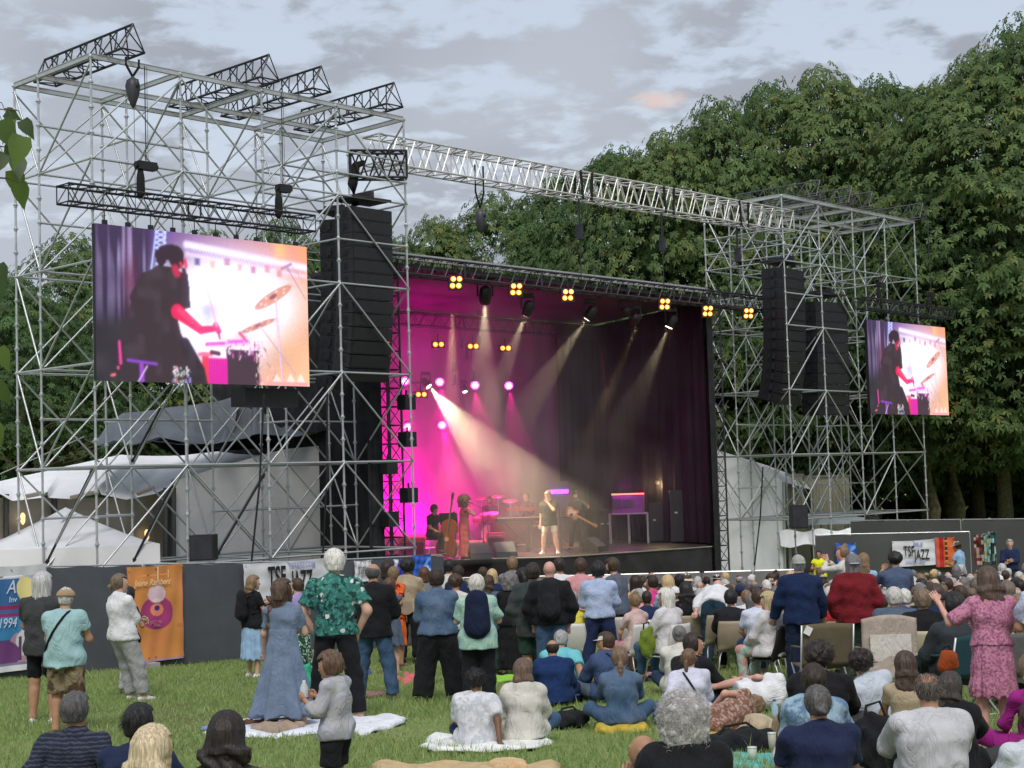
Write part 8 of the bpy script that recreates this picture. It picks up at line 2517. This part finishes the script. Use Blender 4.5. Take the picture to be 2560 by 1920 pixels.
def shell_chair(key, col, label, frame=None, dz=0):
 """moulded shell chair on four bent tube legs under a seated person"""
 r, J = WHO[key]
 k = J['k']; hz = float(J['hip'][2]) - .115 * k
 t = thing('chair', label, 'chair', r.location, r.rotation_euler.z)
 cm = mat('shell_' + col[0], col[1], .5, var=.05)
 W = .23
 def sf(a, b):
  x = (a - .5) * 2 * W
  if b < .45:
   y = .26 - b / .45 * .42; z = hz - .01 - .02 * math.cos(a * 2 * math.pi) + .03 * max(0, (.08 - b)) * -8
   return Vector((x, y, z))
  t_ = (b - .45) / .55
  y = -.16 - .09 * math.sin(min(1, t_ * 1.3) * math.pi / 2) - .03 * t_; z = hz + .44 * t_
  return Vector((x * (1 - .12 * t_ ** 4), y + .05 * (abs(a - .5) * 2) ** 2, z))
 q = MB().sheet(sf, 10, 16); o = q.obj('shell', cm, t, True)
 md = o.modifiers.new('th', 'SOLIDIFY'); md.thickness = .012
 fm = frame or alu
 for sx in (-1, 1):
  MB().path([(sx * .17, .18, hz - .03), (sx * .20, .24, hz - .10), (sx * .24, .30, 0)], .011, 7).obj('leg', fm, t, True)
  MB().path([(sx * .17, -.12, hz - .03), (sx * .20, -.18, hz - .10), (sx * .24, -.30, 0)], .011, 7).obj('leg', fm, t, True)
 MB().tube((-.18, .0, hz - .035), (.18, .0, hz - .035), .01).obj('crossbar', fm, t)
 return t
def folding_chair(p, rz, col, label, w=.55, h=.88, empty=True, cloth2=None):
 """camping chair with a cloth back and seat on thin crossed tubes"""
 t = thing('camping_chair', label, 'camping chair', p, rz)
 cm = mat('camp_' + col[0], col[1], .85, var=.12, scale=5, bump=.3, bscale=14); W = w / 2
 def bk(a, b):
  return Vector(((a - .5) * w, -.26 - .10 * b - .04 * math.sin(a * math.pi), .42 + (h - .42) * b + .02 * math.sin(a * math.pi) * b))
 o = MB().sheet(bk, 10, 8).obj('backrest', cm, t, True); md = o.modifiers.new('th', 'SOLIDIFY'); md.thickness = .014
 def st(a, b):
  return Vector(((a - .5) * w, -.24 + .46 * b, .42 - .05 * math.sin(a * math.pi) * math.sin(b * math.pi)))
 o = MB().sheet(st, 8, 8).obj('seat', cm, t, True); md = o.modifiers.new('th', 'SOLIDIFY'); md.thickness = .014
 for sx in (-1, 1):
  MB().path([(sx * W, -.36, h), (sx * W, -.25, .42), (sx * W, -.22, .3)], .012, 7).obj('back_post', alu, t, True)
  MB().tube((sx * W, .24, .42), (sx * W, -.28, .0), .011).obj('leg', alu, t)
  MB().tube((sx * W, -.22, .40), (sx * W, .26, 0), .011).obj('leg', alu, t)
  MB().path([(sx * W, -.30, .66), (sx * W, .20, .62), (sx * W, .24, .42)], .013, 7).obj('armrest', mat('camp_' + col[0], col[1]), t, True)
 MB().tube((-W, -.28, .02), (W, -.28, .02), .01).tube((-W, .26, .02), (W, .26, .02), .01).obj('crossbar', alu, t)
 return t
def cloth_on_ground(name, label, cat, pxs, col, seed=1, lift=.012, pat=None, c2=None, amp=.02):
 """blanket lying on the grass, its outline given by points seen on the meadow"""
 P = [gnd(*q) for q in pxs]
 c = sum(P, Vector()) / len(P)
 g = random.Random(seed)
 n = len(P); R_ = 10; V = [(0, 0, .03)]; ph = seed * 1.3
 m = 8 * n
 ring = []
 for i in range(m):
  x = i / m * n; j = int(x) % n; f = x - int(x)
  f = f * f * (3 - 2 * f) * .6 + f * .4
  ring.append(P[j].lerp(P[(j + 1) % n], f) - c)
 for r in range(1, R_ + 1):
  for i, q in enumerate(ring):
   t = r / R_
   w = amp * math.sin(q.x * t * 11 + ph) * math.sin(q.y * t * 7 + ph * 2) + amp * .7 * math.sin(i * .55 + ph) * t * t
   p = Vector((q.x * t, q.y * t, 0)); zz = gz(0, c.y + p.y) - c.z + .045 + w + (-.03 if r == R_ else 0)
   V.append((p.x, p.y, zz))
 Fc = [(0, 1 + i, 1 + (i + 1) % m) for i in range(m)] + [(1 + (r - 1) * m + i, 1 + r * m + i, 1 + r * m + (i + 1) % m, 1 + (r - 1) * m + (i + 1) % m) for r in range(1, R_) for i in range(m)]
 me = from_np(name, np.array(V), Fc, True, (cloth_mat(col, pat, c2),))
 o = link(name, me, loc=c)
 md = o.modifiers.new('th', 'SOLIDIFY'); md.thickness = .015
 return tag(o, label, cat)
def bag(name, label, p, size, col, rz=0, seed=1, cat='bag', strap=True, kind='soft'):
 t = thing(name, label, cat, p, rz)
 sx, sy, sz = size; ph = seed
 def fn(P):
  q = P / np.array([sx, sy, sz], f32); q[:, 2] -= .5
  r = ((np.abs(q * 2) ** 2.6).sum(1) ** (1 / 2.6) - 1) * min(size) * .45
  return r + .012 * np.sin(P[:, 0] * 31 + ph) * np.sin(P[:, 2] * 27 + ph) + .008 * np.sin(P[:, 1] * 50 + P[:, 0] * 20)
 V, Fq = snet(fn, (-sx * .7, -sy * .7, -.03), (sx * .7, sy * .7, sz * 1.1), .015)
 link('pouch', from_np('pouch', V, Fq, True, (cloth_mat(col),)), t)
 if strap:
  MB().path([Vector((-sx * .3, 0, sz * .85)), Vector((-sx * .2, .02, sz * 1.15)), Vector((sx * .15, .05, sz * 1.2)), Vector((sx * .3, 0, sz * .85))], .012, 6).obj('strap', cloth_mat((.02, .02, .02)), t, True)
 return t
def build_props():
 W_ = (.74, .75, .80)
 shell_chair('yellow', ('white', (.60, .59, .57)), 'white shell chair under the woman in yellow')
 shell_chair('knot', ('white', (.60, .59, .57)), 'white shell chair under the girl with the top knot')
 shell_chair('greenbag', ('white', (.60, .59, .57)), 'white shell chair with white legs under the white-haired woman')
 shell_chair('leather', ('tan', (.33, .27, .19)), 'tan shell chair under the black leather jacket')
 shell_chair('whitetee2', ('lilac', (.36, .36, .42)), 'pale grey chair under the man in the white tee')
 shell_chair('messy', ('black', (.015, .015, .017)), 'black chair under the woman with patterned leggings')
 shell_chair('blackjack', ('cream', (.44, .40, .27)), 'cream shell chair under the black jacket')
 shell_chair('navykid', ('white', (.60, .59, .57)), 'white shell chair under the person in navy')
 for key, lab in (('greydark', 'the man in slate'), ('navybob', 'the broad dark bob'), ('blacklong', 'the person with long black hair'), ('whitepack', 'the white-haired woman in blue'), ('whitebob', 'the woman in red')):
  shell_chair(key, ('tan', (.33, .27, .19)), 'tan shell chair under ' + lab)
 p = gnd(1860, 1640); p.z = gz(0, 23); 
 for k, (px, d, col, lab, rz) in enumerate(((1790, 24.0, ('tan', (.33, .27, .19)), 'empty tan shell chair behind the bending white shirt', .1), (1540, 24.4, ('white', (.60, .59, .57)), 'empty white shell chair right of the navy trousers', .4))):
  q = at(px, 1500, d); t = bpy.data.objects.new('tmp', None); t.location = (q.x, d, gz(0, d)); t.rotation_euler = (0, 0, rz)
  WHO['_e%d' % k] = (t, {'k': 1.0, 'hip': np.array([0, 0, .56])}); shell_chair('_e%d' % k, col, lab)
 def gp(px, d):
  q = at(px, 1600, d); return Vector((q.x, d, gz(q.x, d)))
 t = folding_chair(gp(2052, 18.6), .05, ('olive', (.125, .105, .065)), 'olive brown folding chair with a white tag on its back', .62, .92)
 MB().box((0, 0, 0), (.085, .006, .10), Matrix.Rotation(.5, 3, 'Y')).obj('tag', mat('paper', (.7, .7, .7)), t, loc=(-.24, -.38, .86))
 t = folding_chair(gp(2206, 17.9), -.03, ('sand', (.40, .32, .24)), 'pale folding chair covered with a sand-coloured cloth', .56, .98)
 def cv(a, b):
  return Vector(((a - .5) * .62 * (1 + .35 * max(0, b - .6)), -.385 - .05 * math.sin(a * math.pi) - .10 * max(0, b - .5), 1.0 - .72 * b + .05 * math.sin(a * math.pi) - .10 * (abs(a - .5) * 2) ** 3 * (b > .8)))
 o = MB().sheet(cv, 14, 14).obj('draped_cloth', cloth_mat((.42, .35, .30)), t, True); md = o.modifiers.new('th', 'SOLIDIFY'); md.thickness = .012
 o = MB().box((0, -.455, .68), (.46, .012, .30)).obj('pale_panel', cloth_mat((.66, .62, .58)), t)
 q = WHO['campchair'][0]; folding_chair(q.location, q.rotation_euler.z, ('teal', (.012, .05, .065)), 'dark teal camping chair of the dark-haired man', .60, .85)
 q = WHO['rightlong'][0]; folding_chair(q.location, q.rotation_euler.z, ('grey', (.12, .12, .12)), 'grey camping chair at the right edge', .58, .85)
 # blankets
 cloth_on_ground('blanket', 'white blanket under the blue-grey dress with a blue corner', 'blanket', [(508, 1838), (600, 1812), (760, 1800), (880, 1815), (900, 1826), (700, 1852), (560, 1848)], (.74, .77, .86), 1)
 cloth_on_ground('blanket', 'white blanket stretching right of the boy', 'blanket', [(872, 1800), (950, 1795), (1016, 1800), (1010, 1812), (935, 1836), (905, 1846), (872, 1826)], (.76, .78, .84), 2)
 cloth_on_ground('blanket', 'round white blanket under the boy in white and the woman in the hooded top', 'blanket', [(1046, 1872), (1080, 1850), (1200, 1842), (1330, 1845), (1384, 1858), (1340, 1878), (1210, 1884), (1090, 1886)], (.80, .81, .80), 3)
 cloth_on_ground('blanket', 'blue cushion cloth at the left end of the white blanket', 'cloth', [(500, 1830), (560, 1815), (620, 1815), (600, 1828)], (.18, .26, .48), 4)
 cloth_on_ground('blanket', 'lime green cloth left of the hooded top', 'cloth', [(1210, 1702), (1250, 1695), (1290, 1698), (1280, 1708), (1225, 1712)], (.30, .62, .06), 5)
 cloth_on_ground('blanket', 'pink patterned cloth lying right of the off-white cap', 'cloth', [(1585, 1690), (1640, 1680), (1650, 1695), (1590, 1700)], (.62, .25, .28), 6, pat='print', c2=(.7, .6, .6))
 cloth_on_ground('blanket', 'pale pink cloth on the grass between the jeans', 'cloth', [(885, 1742), (960, 1735), (965, 1745), (890, 1752)], (.55, .28, .28), 7)
 cloth_on_ground('blanket', 'pink cushion on the grass right of the jeans', 'cushion', [(990, 1705), (1020, 1690), (1048, 1698), (1045, 1712), (1000, 1716)], (.62, .14, .16), 8, amp=.05)
 cloth_on_ground('blanket', 'yellow blanket under the lying women', 'blanket', [(1740, 1838), (1790, 1822), (1870, 1826), (1850, 1862), (1800, 1882), (1760, 1872)], (.62, .44, .16), 9, amp=.03)
 cloth_on_ground('blanket', 'mint cloth with cups at the bottom edge', 'cloth', [(1830, 1900), (1900, 1895), (1960, 1915), (1900, 1935), (1820, 1930)], (.14, .45, .40), 10)
 cloth_on_ground('blanket', 'pale turquoise cloth under the braid woman\'s yellow cushion', 'cloth', [(1480, 1790), (1540, 1800), (1620, 1790), (1600, 1815), (1520, 1822)], (.38, .56, .58), 11)
 cloth_on_ground('blanket', 'blue cloth beside the royal navy shirt', 'cloth', [(1410, 1745), (1470, 1738), (1480, 1750), (1430, 1758)], (.02, .05, .22), 12, amp=.04)
 cloth_on_ground('blanket', 'blue towel on the grass behind the jeans', 'towel', [(880, 1690), (925, 1678), (930, 1690), (890, 1702)], (.05, .10, .25), 13)
 cloth_on_ground('blanket', 'lilac blanket under the feet of the pink dress', 'blanket', [(2460, 1868), (2560, 1850), (2620, 1870), (2520, 1885)], (.25, .25, .42), 14)
 cloth_on_ground('blanket', 'sand-coloured blanket peeking in at the bottom edge', 'blanket', [(930, 1925), (1150, 1918), (1240, 1920), (1400, 1926), (1400, 1970), (950, 1970)], (.55, .40, .22), 15, amp=.025)
 p = gnd(1262, 1935)
 bag('cloth_heap', 'peak of a sand-coloured cloth rising at the bottom edge', p, (.30, .25, .12), (.60, .42, .24), .2, 3, 'cloth', False)
 # bags and small things
 bag('bag', 'crumpled black bag on the grass between the two blankets', gnd(1425, 1818), (.36, .25, .17), (.018, .018, .022), .3, 2)
 bag('bag', 'dark bag beside the pink patterned cloth', gnd(1630, 1690), (.4, .25, .12), (.02, .02, .022), .3, 5)
 bag('bag', 'mint green bag standing behind the blue-grey dress', gnd(758, 1745), (.28, .2, .45), (.05, .38, .24), .1, 2)
 bag('bag', 'beige tote lying on the white blanket', gnd(700, 1838), (.55, .25, .14), (.34, .26, .20), .1, 3)
 bag('bag', 'brown sandals bag on the white blanket', gnd(650, 1822), (.4, .2, .10), (.12, .06, .035), -.1, 4)
 bag('bag', 'white and red bag near the dress hem on the white blanket', gnd(735, 1820), (.22, .16, .14), (.55, .30, .30), -.1, 6)
 bag('bag', 'round green bag hanging from the white-haired woman\'s chair', WHO['greenbag'][0].location + Vector((-.32, -.12, .38)), (.22, .14, .40), (.16, .22, .03), .2, 3)
 bag('backpack', 'black backpack standing beside the white long-sleeved top', gnd(2197, 1950), (.33, .24, .48), (.014, .014, .017), .1, 3, 'backpack')
 bag('bag', 'black bag behind the silver curls', gnd(1850, 1888), (.65, .3, .22), (.018, .02, .024), .35, 5)
 bag('bag', 'beige straw bag on the yellow blanket', gnd(1990, 1850), (.42, .3, .26), (.30, .23, .15), .2, 6)
 bag('cushion', 'yellow cushion under the braid woman', WHO['braid'][0].location + Vector((0, -.08, -.03)), (.52, .42, .12), (.50, .38, .06), 0, 2, 'cushion', False)
 bag('bag', 'orange bag at the feet of the pink dress group', at(2372, 1680, 14.5) * 1.0, (.18, .14, .2), (.35, .07, .02), 0, 4)
 p = gnd(1895, 1838)
 t = thing('sun_hat', 'beige sun hat lying on the yellow blanket', 'hat', p + Vector((0, 0, .06)))
 MB().lathe([(.20, .0), (.19, .012), (.10, .03), (.095, .09), (.07, .12), (.01, .125)], n=20, rot=Matrix.Rotation(.7, 3, 'X')).obj('brim', cloth_mat((.48, .40, .28)), t, True)
 MB().lathe([(.101, .035), (.100, .055)], n=20, rot=Matrix.Rotation(.7, 3, 'X')).obj('band', cloth_mat((.30, .14, .08)), t, True)
 for k, (px, py, h, r, c, lab) in enumerate(((1882, 1918, .12, .038, (.50, .58, .50), 'pale green paper cup on the mint cloth'), (1932, 1895, .17, .036, (.42, .40, .33), 'tall beige cup by the black bag'), (2001, 1885, .0, .03, (.6, .6, .6), ''))):
  if not lab:
   continue
  t = thing('cup', lab, 'cup', gnd(px, py) + Vector((0, 0, .04)))
  MB().lathe([(r * .75, 0), (r, h), (r * .93, h), (r * .7, .01)], n=16).obj('wall', mat('cup_%d' % k, c, .5), t, True)
  MB().lathe([(r * 1.03, h - .004), (r * 1.03, h + .004)], n=16).obj('rim', mat('cup_rim', (.7, .7, .66), .5), t, True)
 t = thing('thermos', 'white thermos bottle beside the navy tee', 'bottle', gnd(1957, 1935) + Vector((0, 0, .03)))
 MB().lathe([(.06, 0), (.075, .03), (.078, .13), (.055, .18), (.03, .20)], n=18).obj('body', mat('white_enamel', (.62, .62, .62), .25), t, True)
 MB().lathe([(.028, .20), (.03, .25), (.012, .26)], n=14).obj('cap', mat('grey_cap', (.2, .2, .2), .4), t, True); MB().path([(.06, 0, .15), (.11, 0, .14), (.11, 0, .06), (.07, 0, .05)], .009, 6).obj('handle', mat('white_enamel', (.62, .62, .62)), t, True)
 t = thing('water_bottle', 'clear blue water bottle near the checked shirt', 'bottle', gnd(1938, 1808) + Vector((0, 0, .02)))
 MB().lathe([(.035, 0), (.037, .02), (.037, .15), (.014, .19), (.014, .21)], n=14).obj('body', mat('bluish_plastic', (.35, .5, .6), .15, var=.05), t, True); MB().lathe([(.016, .205), (.016, .228)], n=10).obj('cap', mat('blue_cap', (.05, .2, .5), .4), t, True)
 r, J = WHO['boy']
 M = Matrix.Translation(r.location) @ Matrix.Rotation(r.rotation_euler.z, 4, 'Z')
 h = M @ Vector((J['wrL'] + J['wrR']) / 2 + vec(0, .06, .03))
 t = thing('drink_bottle', 'clear bottle in the hands of the small boy', 'bottle', h)
 MB().lathe([(.026, -.05), (.03, -.03), (.03, .05), (.012, .085), (.012, .10)], n=14).obj('body', mat('clear_plastic', (.55, .58, .6), .12, var=.05), t, True); MB().lathe([(.028, -.052), (.032, -.02)], n=14).obj('label_band', mat('band_purple', (.12, .05, .3), .4), t, True)
 q = thing('handheld_fan', 'round brown fan held by the woman in orange', 'fan', at(1016, 1520, 27)); MB().lathe([(.001, .004), (.12, .003), (.12, -.003), (.001, -.004)], n=20, rot=Matrix.Rotation(R(80), 3, 'X')).obj('leaf', mat('fan_leaf', (.25, .18, .12)), q); MB().tube((0, 0, -.1), (0, 0, -.24), .008).obj('handle', mat('fan_handle', (.2, .12, .06)), q)
def build_audience():
 """rows of seated spectators: a dozen bodies, each spectator a copy with own colours and label"""
 F = dict(sex='f')
 base = [dict(hair='short', vol=.004), dict(hair='short', vol=.008, hyaw=.4), dict(hair='ring'), dict(hair='bald', hyaw=-.3), dict(F, hair='bob'), dict(F, hair='bob', hyaw=.5), dict(F, hair='long', hl=.2), dict(F, hair='afro', hr=.125),
   dict(F, hair='bun', hyaw=-.4), dict(hair='crop', hat=('cap', 'white')), dict(F, hair='short', hat=('straw', 'cream')), dict(F, hair='short', vol=.01, hyaw=-.6), dict(hair='short', build=1.12, arms='clap'), dict(F, hair='topbun')]
 names = ['short-haired', 'short-haired', 'balding', 'bald', 'bob-haired', 'bob-haired', 'long-haired', 'bushy-haired', 'bun-haired', 'capped', 'sun-hatted', 'short-haired', 'clapping', 'top-knotted']
 protos = []
 for i, b in enumerate(base):
  s = dict(H=1.70, legs='chair', arms='lap', sleeve=[.7, 1.9, .8][i % 3], seed=i + 1, nofing=True, loose=.03, bottom='charcoal', top='grey', hc='grey', skin='light', build=1.08)
  s.update(b)
  root, J = build_person(s, Vector((0, 60, -50)), 0, 'x', None, vox=.030)
  for ch in list(root.children):
   if ch.name.startswith(('eye', 'hair_locks')):
    for c2 in list(ch.children):
     bpy.data.objects.remove(c2)
    bpy.data.objects.remove(ch)
  for ch in list(root.children):
   for c2 in list(ch.children):
    if c2.name.startswith('sole'):
     bpy.data.objects.remove(c2)
  protos.append(root)
 g = random.Random(11)
 hcs = [('grey', 'grey'), ('silver', 'silver'), ('brown', 'brown'), ('dark', 'dark'), ('black', 'black'), ('light', 'light brown'), ('white', 'white'), ('ash', 'ash'), ('salt', 'greying'), ('brown', 'brown'), ('blond', 'blond'), ('silver', 'silver'), ('ash', 'ash')]
 tops = [('white', 'white'), ('navy', 'navy'), ('black', 'black'), ('grey', 'grey'), ('offwhite', 'off-white'), ('blue', 'blue'), ('lightgrey', 'light grey'), ('charcoal', 'charcoal'), ('beige', 'beige'), ('skyblue', 'sky blue'), ('darkred', 'dark red'), ('slate', 'slate'), ('pink', 'pink'), ('khaki', 'khaki'), ('brown', 'brown'), ('teal', 'teal'), ('black', 'black'), ('olive', 'olive')]
 skins = ['light', 'light', 'pink', 'tan', 'tan', 'olive', 'brown']
 hats = [('cream', 'cream'), ('white', 'white'), ('offwhite', 'off-white'), ('tan', 'tan'), ('navy', 'navy'), ('cream', 'cream')]
 ordn = ['first', 'second', 'third', 'fourth', 'fifth', 'sixth', 'seventh', 'eighth', 'ninth', 'tenth', 'eleventh', 'twelfth', 'thirteenth', 'fourteenth', 'fifteenth', 'sixteenth', 'seventeenth', 'eighteenth', 'nineteenth', 'twentieth'] + ['twenty-' + q for q in ['first', 'second', 'third', 'fourth', 'fifth', 'sixth', 'seventh', 'eighth', 'ninth']]
 taken = [(r.location.x, r.location.y) for r, J in WHO.values()]
 cm = mat('shell_tan', (.33, .27, .19)); 
 q = MB(); q.sheet(lambda a, b: Vector(((a - .5) * .46, -.24 - .04 * math.sin(b * 1.5), .46 + .38 * b)), 4, 4); q.sheet(lambda a, b: Vector(((a - .5) * .46, -.22 + .44 * b, .405)), 3, 3)
 shell = q.mesh('shell', cm, True)
 legm = [MB().tube((sx * .2, sy * .2, .40), (sx * .23, sy * .26, 0), .011, n=5).mesh('leg', alu) for sx in (-1, 1) for sy in (-1, 1)]
 rows = list(np.arange(37.6, 22.4, -.95))
 count = 0
 for ri, d in enumerate(rows):
  left = {0: 1130, 1: 1150, 2: 1180, 3: 1250, 4: 1330, 5: 1420}.get(ri, 1540)
  x0 = (left - 1280) / F_PX * d; x1 = (2640 - 1280) / F_PX * d
  n = int((x1 - x0) / .57); k = 0
  for i in range(n):
   x = x0 + (i + .5) * (x1 - x0) / n + g.uniform(-.10, .10); y = d + g.uniform(-.14, .14)
   if any(abs(x - a) < .42 and abs(y - b) < .55 for a, b in taken) or g.random() < .03:
    continue
   if (d < 25.5 and x < (1700 - 1280) / F_PX * d) or (d < 24.6 and x < (1868 - 1280) / F_PX * d):
    continue
   k += 1; count += 1
   pi = g.choice([0, 0, 1, 1, 2, 3, 4, 4, 5, 5, 6, 6, 7, 8, 9, 10, 10, 11, 11, 12, 13, 2, 9])
   src = protos[pi]
   rz = g.uniform(-.25, .45) + math.atan2(x - 2, 44 - y) * -.5
   hc, hn = g.choice(hcs); tp, tn = g.choice(tops); sk = g.choice(skins)
   z = gz(x, y)
   t = src.copy(); COL.objects.link(t); t.location = (x, y, z); t.rotation_euler = (0, 0, rz); s_ = g.uniform(.90, 1.03); t.scale = (s_, s_, s_)
   hname = ''
   for ch in src.children:
    c = ch.copy(); COL.objects.link(c); c.parent = t
    nm = ch.name.split('.')[0]
    mm = None
    if nm == 'hair': mm = hair_mat(HC[hc])
    elif nm == 'shirt': mm = cloth_mat(COLS[tp])
    elif nm == 'body': mm = skin_mat(SKIN[sk])
    elif nm == 'hat':
     hk_, hname = g.choice(hats); mm = cloth_mat(COLS[hk_])
    elif nm == 'trousers': mm = cloth_mat(COLS[g.choice(['charcoal', 'darkdenim', 'khaki', 'black', 'navy'])])
    if mm:
     c.material_slots[0].link = 'OBJECT'; c.material_slots[0].material = mm
   ad = names[pi]
   if pi in (3,): desc = 'bald spectator in ' + tn
   elif pi == 9: desc = 'spectator in ' + hname + ' cap and ' + tn
   elif pi == 10: desc = 'spectator in ' + hname + ' sun hat and ' + tn
   elif pi == 2: desc = 'balding spectator in ' + tn
   else: desc = hn + ' ' + ad + ' spectator in ' + tn
   t['label'] = desc + ', ' + ordn[k - 1] + ' from left, seating row ' + ordn[ri] + ' from barrier'
   t['category'] = 'person'; t['group'] = 'seated audience before the stage'
   if ri > 9:
    ct = thing('chair', 'tan chair under the %s from left in seating row %s from barrier' % (ordn[k - 1], ordn[ri]), 'chair', t.location, rz, 'audience chairs')
    link('shell', shell, ct); [link('leg', q_, ct) for q_ in legm]
 for p in protos:
  for ch in list(p.children):
   for c2 in list(ch.children):
    bpy.data.objects.remove(c2)
   bpy.data.objects.remove(ch)
  bpy.data.objects.remove(p)
 if os.environ.get('DBG'):
  print('AUDIENCE', count)
def build_band():
 def sp(px, py):
  r = ray(px, py); y = DZ / (r.z / r.y); p = at(px, py, y); p.z = DZ; return p
 # double bass player sitting on a stool
 def band(key, label, px, py, rz, s):
  p = sp(px, py) if py > 100 else pxv(px, py); s = dict(s); WHO[key] = build_person(s, p, rz, label, 'musicians on the stage', vox=.024); return WHO[key]
 band('bassist', 'seated double bass player in a dark waistcoat with a pale scarf', 1082, 4.6, -2.2, dict(H=1.78, legs='chair', hipz=.72, hair='short', hc='dark', hat=('beanie', 'black'), top='black', sleeve=.7, bottom='black', arms=('guitar_neck', 'guitar_body'), skin='olive', lean=.12))
 p = pxv(1082, 4.6)
 t = thing('stool', 'stool under the double bass player', 'stool', p)
 MB().lathe([(.17, .56), (.18, .60), (.17, .63)], n=16).obj('seat', blackp, t)
 for a in range(3):
  MB().tube((.08 * math.cos(a * 2.1), .08 * math.sin(a * 2.1), .58), (.26 * math.cos(a * 2.1), .26 * math.sin(a * 2.1), 0), .014).obj('leg', alu, t)
 # double bass
 p = pxv(1112, 4.2)
 t = thing('double_bass', 'orange-lit double bass leaning towards its player', 'double bass', p, -2.4)
 t.rotation_euler = (R(-6), R(8), -.3); t.scale = (.86, .86, .93)
 wood = mat('bass_wood', (.16, .045, .02), .3, var=.2, scale=3)
 out = []
 prof = [(0, .28), (.12, .33), (.3, .34), (.45, .27), (.55, .215), (.65, .22), (.78, .27), (.9, .26), (1.02, .18), (1.10, .06)]
 pts = [(w, z + .12) for z, w in prof]
 poly = [Vector((w, 0, z)) for w, z in pts] + [Vector((-w, 0, z)) for w, z in reversed(pts)]
 MB().prism(poly, (0, -.1, 0), (0, .1, 0)).obj('body', wood, t)
 MB().box((0, -.13, 1.45), (.05, .04, .75)).box((0, -.13, 1.05), (.055, .03, .5)).box((0, -.12, 1.86), (.07, .06, .14)).obj('neck', mat('ebony', (.02, .012, .01), .4), t)
 MB().lathe([(.02, -.05), (.045, -.03), (.045, .03), (.02, .05)], (0, -.12, 1.96), n=10, rot=Matrix.Rotation(R(90), 3, 'Y')).obj('scroll', wood, t)
 MB().box((0, -.13, .62), (.12, .02, .11)).obj('bridge', mat('pale_wood', (.5, .35, .18)), t); MB().tube((0, 0, 0), (0, 0, .13), .01).obj('endpin', alu, t)
 q = MB(); [q.tube((x, -.155, .3), (x * .6, -.155, 1.85), .002, n=3) for x in (-.02, -.007, .007, .02)]; q.obj('strings', alu, t)
 band('singer', 'woman singer with big curly hair in a long rose dress on stage', 1162, 4.1, -1.2, dict(sex='f', H=1.72, hair='afro', hr=.21, hdown=True, hc=(.10, .055, .02), top=((.45, .10, .12),), sleeve=.15, neckhole=.09, hem=.1, bkind='dress', bottom=((.50, .12, .14),), skirt_l=.86, spread=-.05, pleats=5, arms=('down', 'mic'), skin='tan', shoes='black'))
 r, J = band('frontman', 'man singer in a dark tee and white shorts at centre stage', 1377, 1384, 2.75, dict(H=1.84, hair='short', hc='light', vol=.004, top=((.03, .03, .035),), sleeve=.85, loose=.045, hem=-.30, bkind='shorts', bottom=((.70, .62, .50),), short_t=.75, legs='wide', arms=('mic', 'down'), skin='pink', shoes='white', glasses=True, hpitch=.25))
 M = Matrix.Translation(r.location) @ Matrix.Rotation(r.rotation_euler.z, 4, 'Z')
 r, J = band('guitarist', 'guitarist in dark clothes with a sunburst electric guitar', 1446, 1374, 2.7, dict(H=1.8, hair='short', hc='dark', vol=.01, beard='dark', top='charcoal', sleeve=1.9, loose=.03, bottom=((.05, .045, .04),), legs='wide', arms=('guitar_neck', 'guitar_body'), skin='tan', shoes='black', hpitch=.3))
 M = Matrix.Translation(r.location) @ Matrix.Rotation(r.rotation_euler.z, 4, 'Z')
 t = thing('electric_guitar', 'pale and red electric guitar held by the guitarist', 'guitar', M @ Vector((.08, .19, 1.10)))
 t.rotation_euler = (0, R(28), r.rotation_euler.z + math.pi)
 prof = [(-.20, .02), (-.19, .12), (-.10, .165), (.0, .12), (.06, .13), (.13, .15), (.19, .11), (.15, .05)]
 poly = [Vector((x, 0, z)) for x, z in prof] + [Vector((x + .02, 0, -z)) for x, z in reversed(prof)]
 MB().prism(poly, (0, -.02, 0), (0, .022, 0)).obj('body', mat('guitar_body', (.55, .22, .12), .25), t)
 MB().prism([Vector((p.x * .7, 0, p.z * .66)) for p in poly], (0, -.026, 0), (0, -.0205, 0)).obj('pickguard', mat('cream_guard', (.7, .6, .45), .3), t)
 MB().box((.46, -.01, 0), (.62, .025, .05)).obj('neck', mat('maple', (.45, .26, .10), .35), t); MB().box((.82, -.01, .01), (.15, .02, .085)).obj('headstock', mat('maple', (.45, .26, .10)), t)
 band('drummer', 'drummer behind the magenta drum kit at the back of the stage', 1228, 7.0, 2.9, dict(H=1.75, legs='chair', hipz=.60, hair='bun', hc='dark', top='charcoal', sleeve=.7, bottom='black', arms='hold', skin='olive', beard='dark'))
 WHO['drummer'][0].location.z += .25
 band('keyboardist', 'keyboard player in the magenta haze behind the raised synthesizer', 1322, 6.3, 2.4, dict(H=1.75, hair='short', hc='dark', top='black', sleeve=1.9, bottom='black', arms='hold', skin='tan'))
# ================================================================ BUILD
build_ground()
build_rig()
build_stage()
build_tents()
build_fences()
build_trees()
build_near_branch()
build_grass()
build_standing()
build_sitters()
build_chair_rows()
build_band()
build_audience()
build_props()
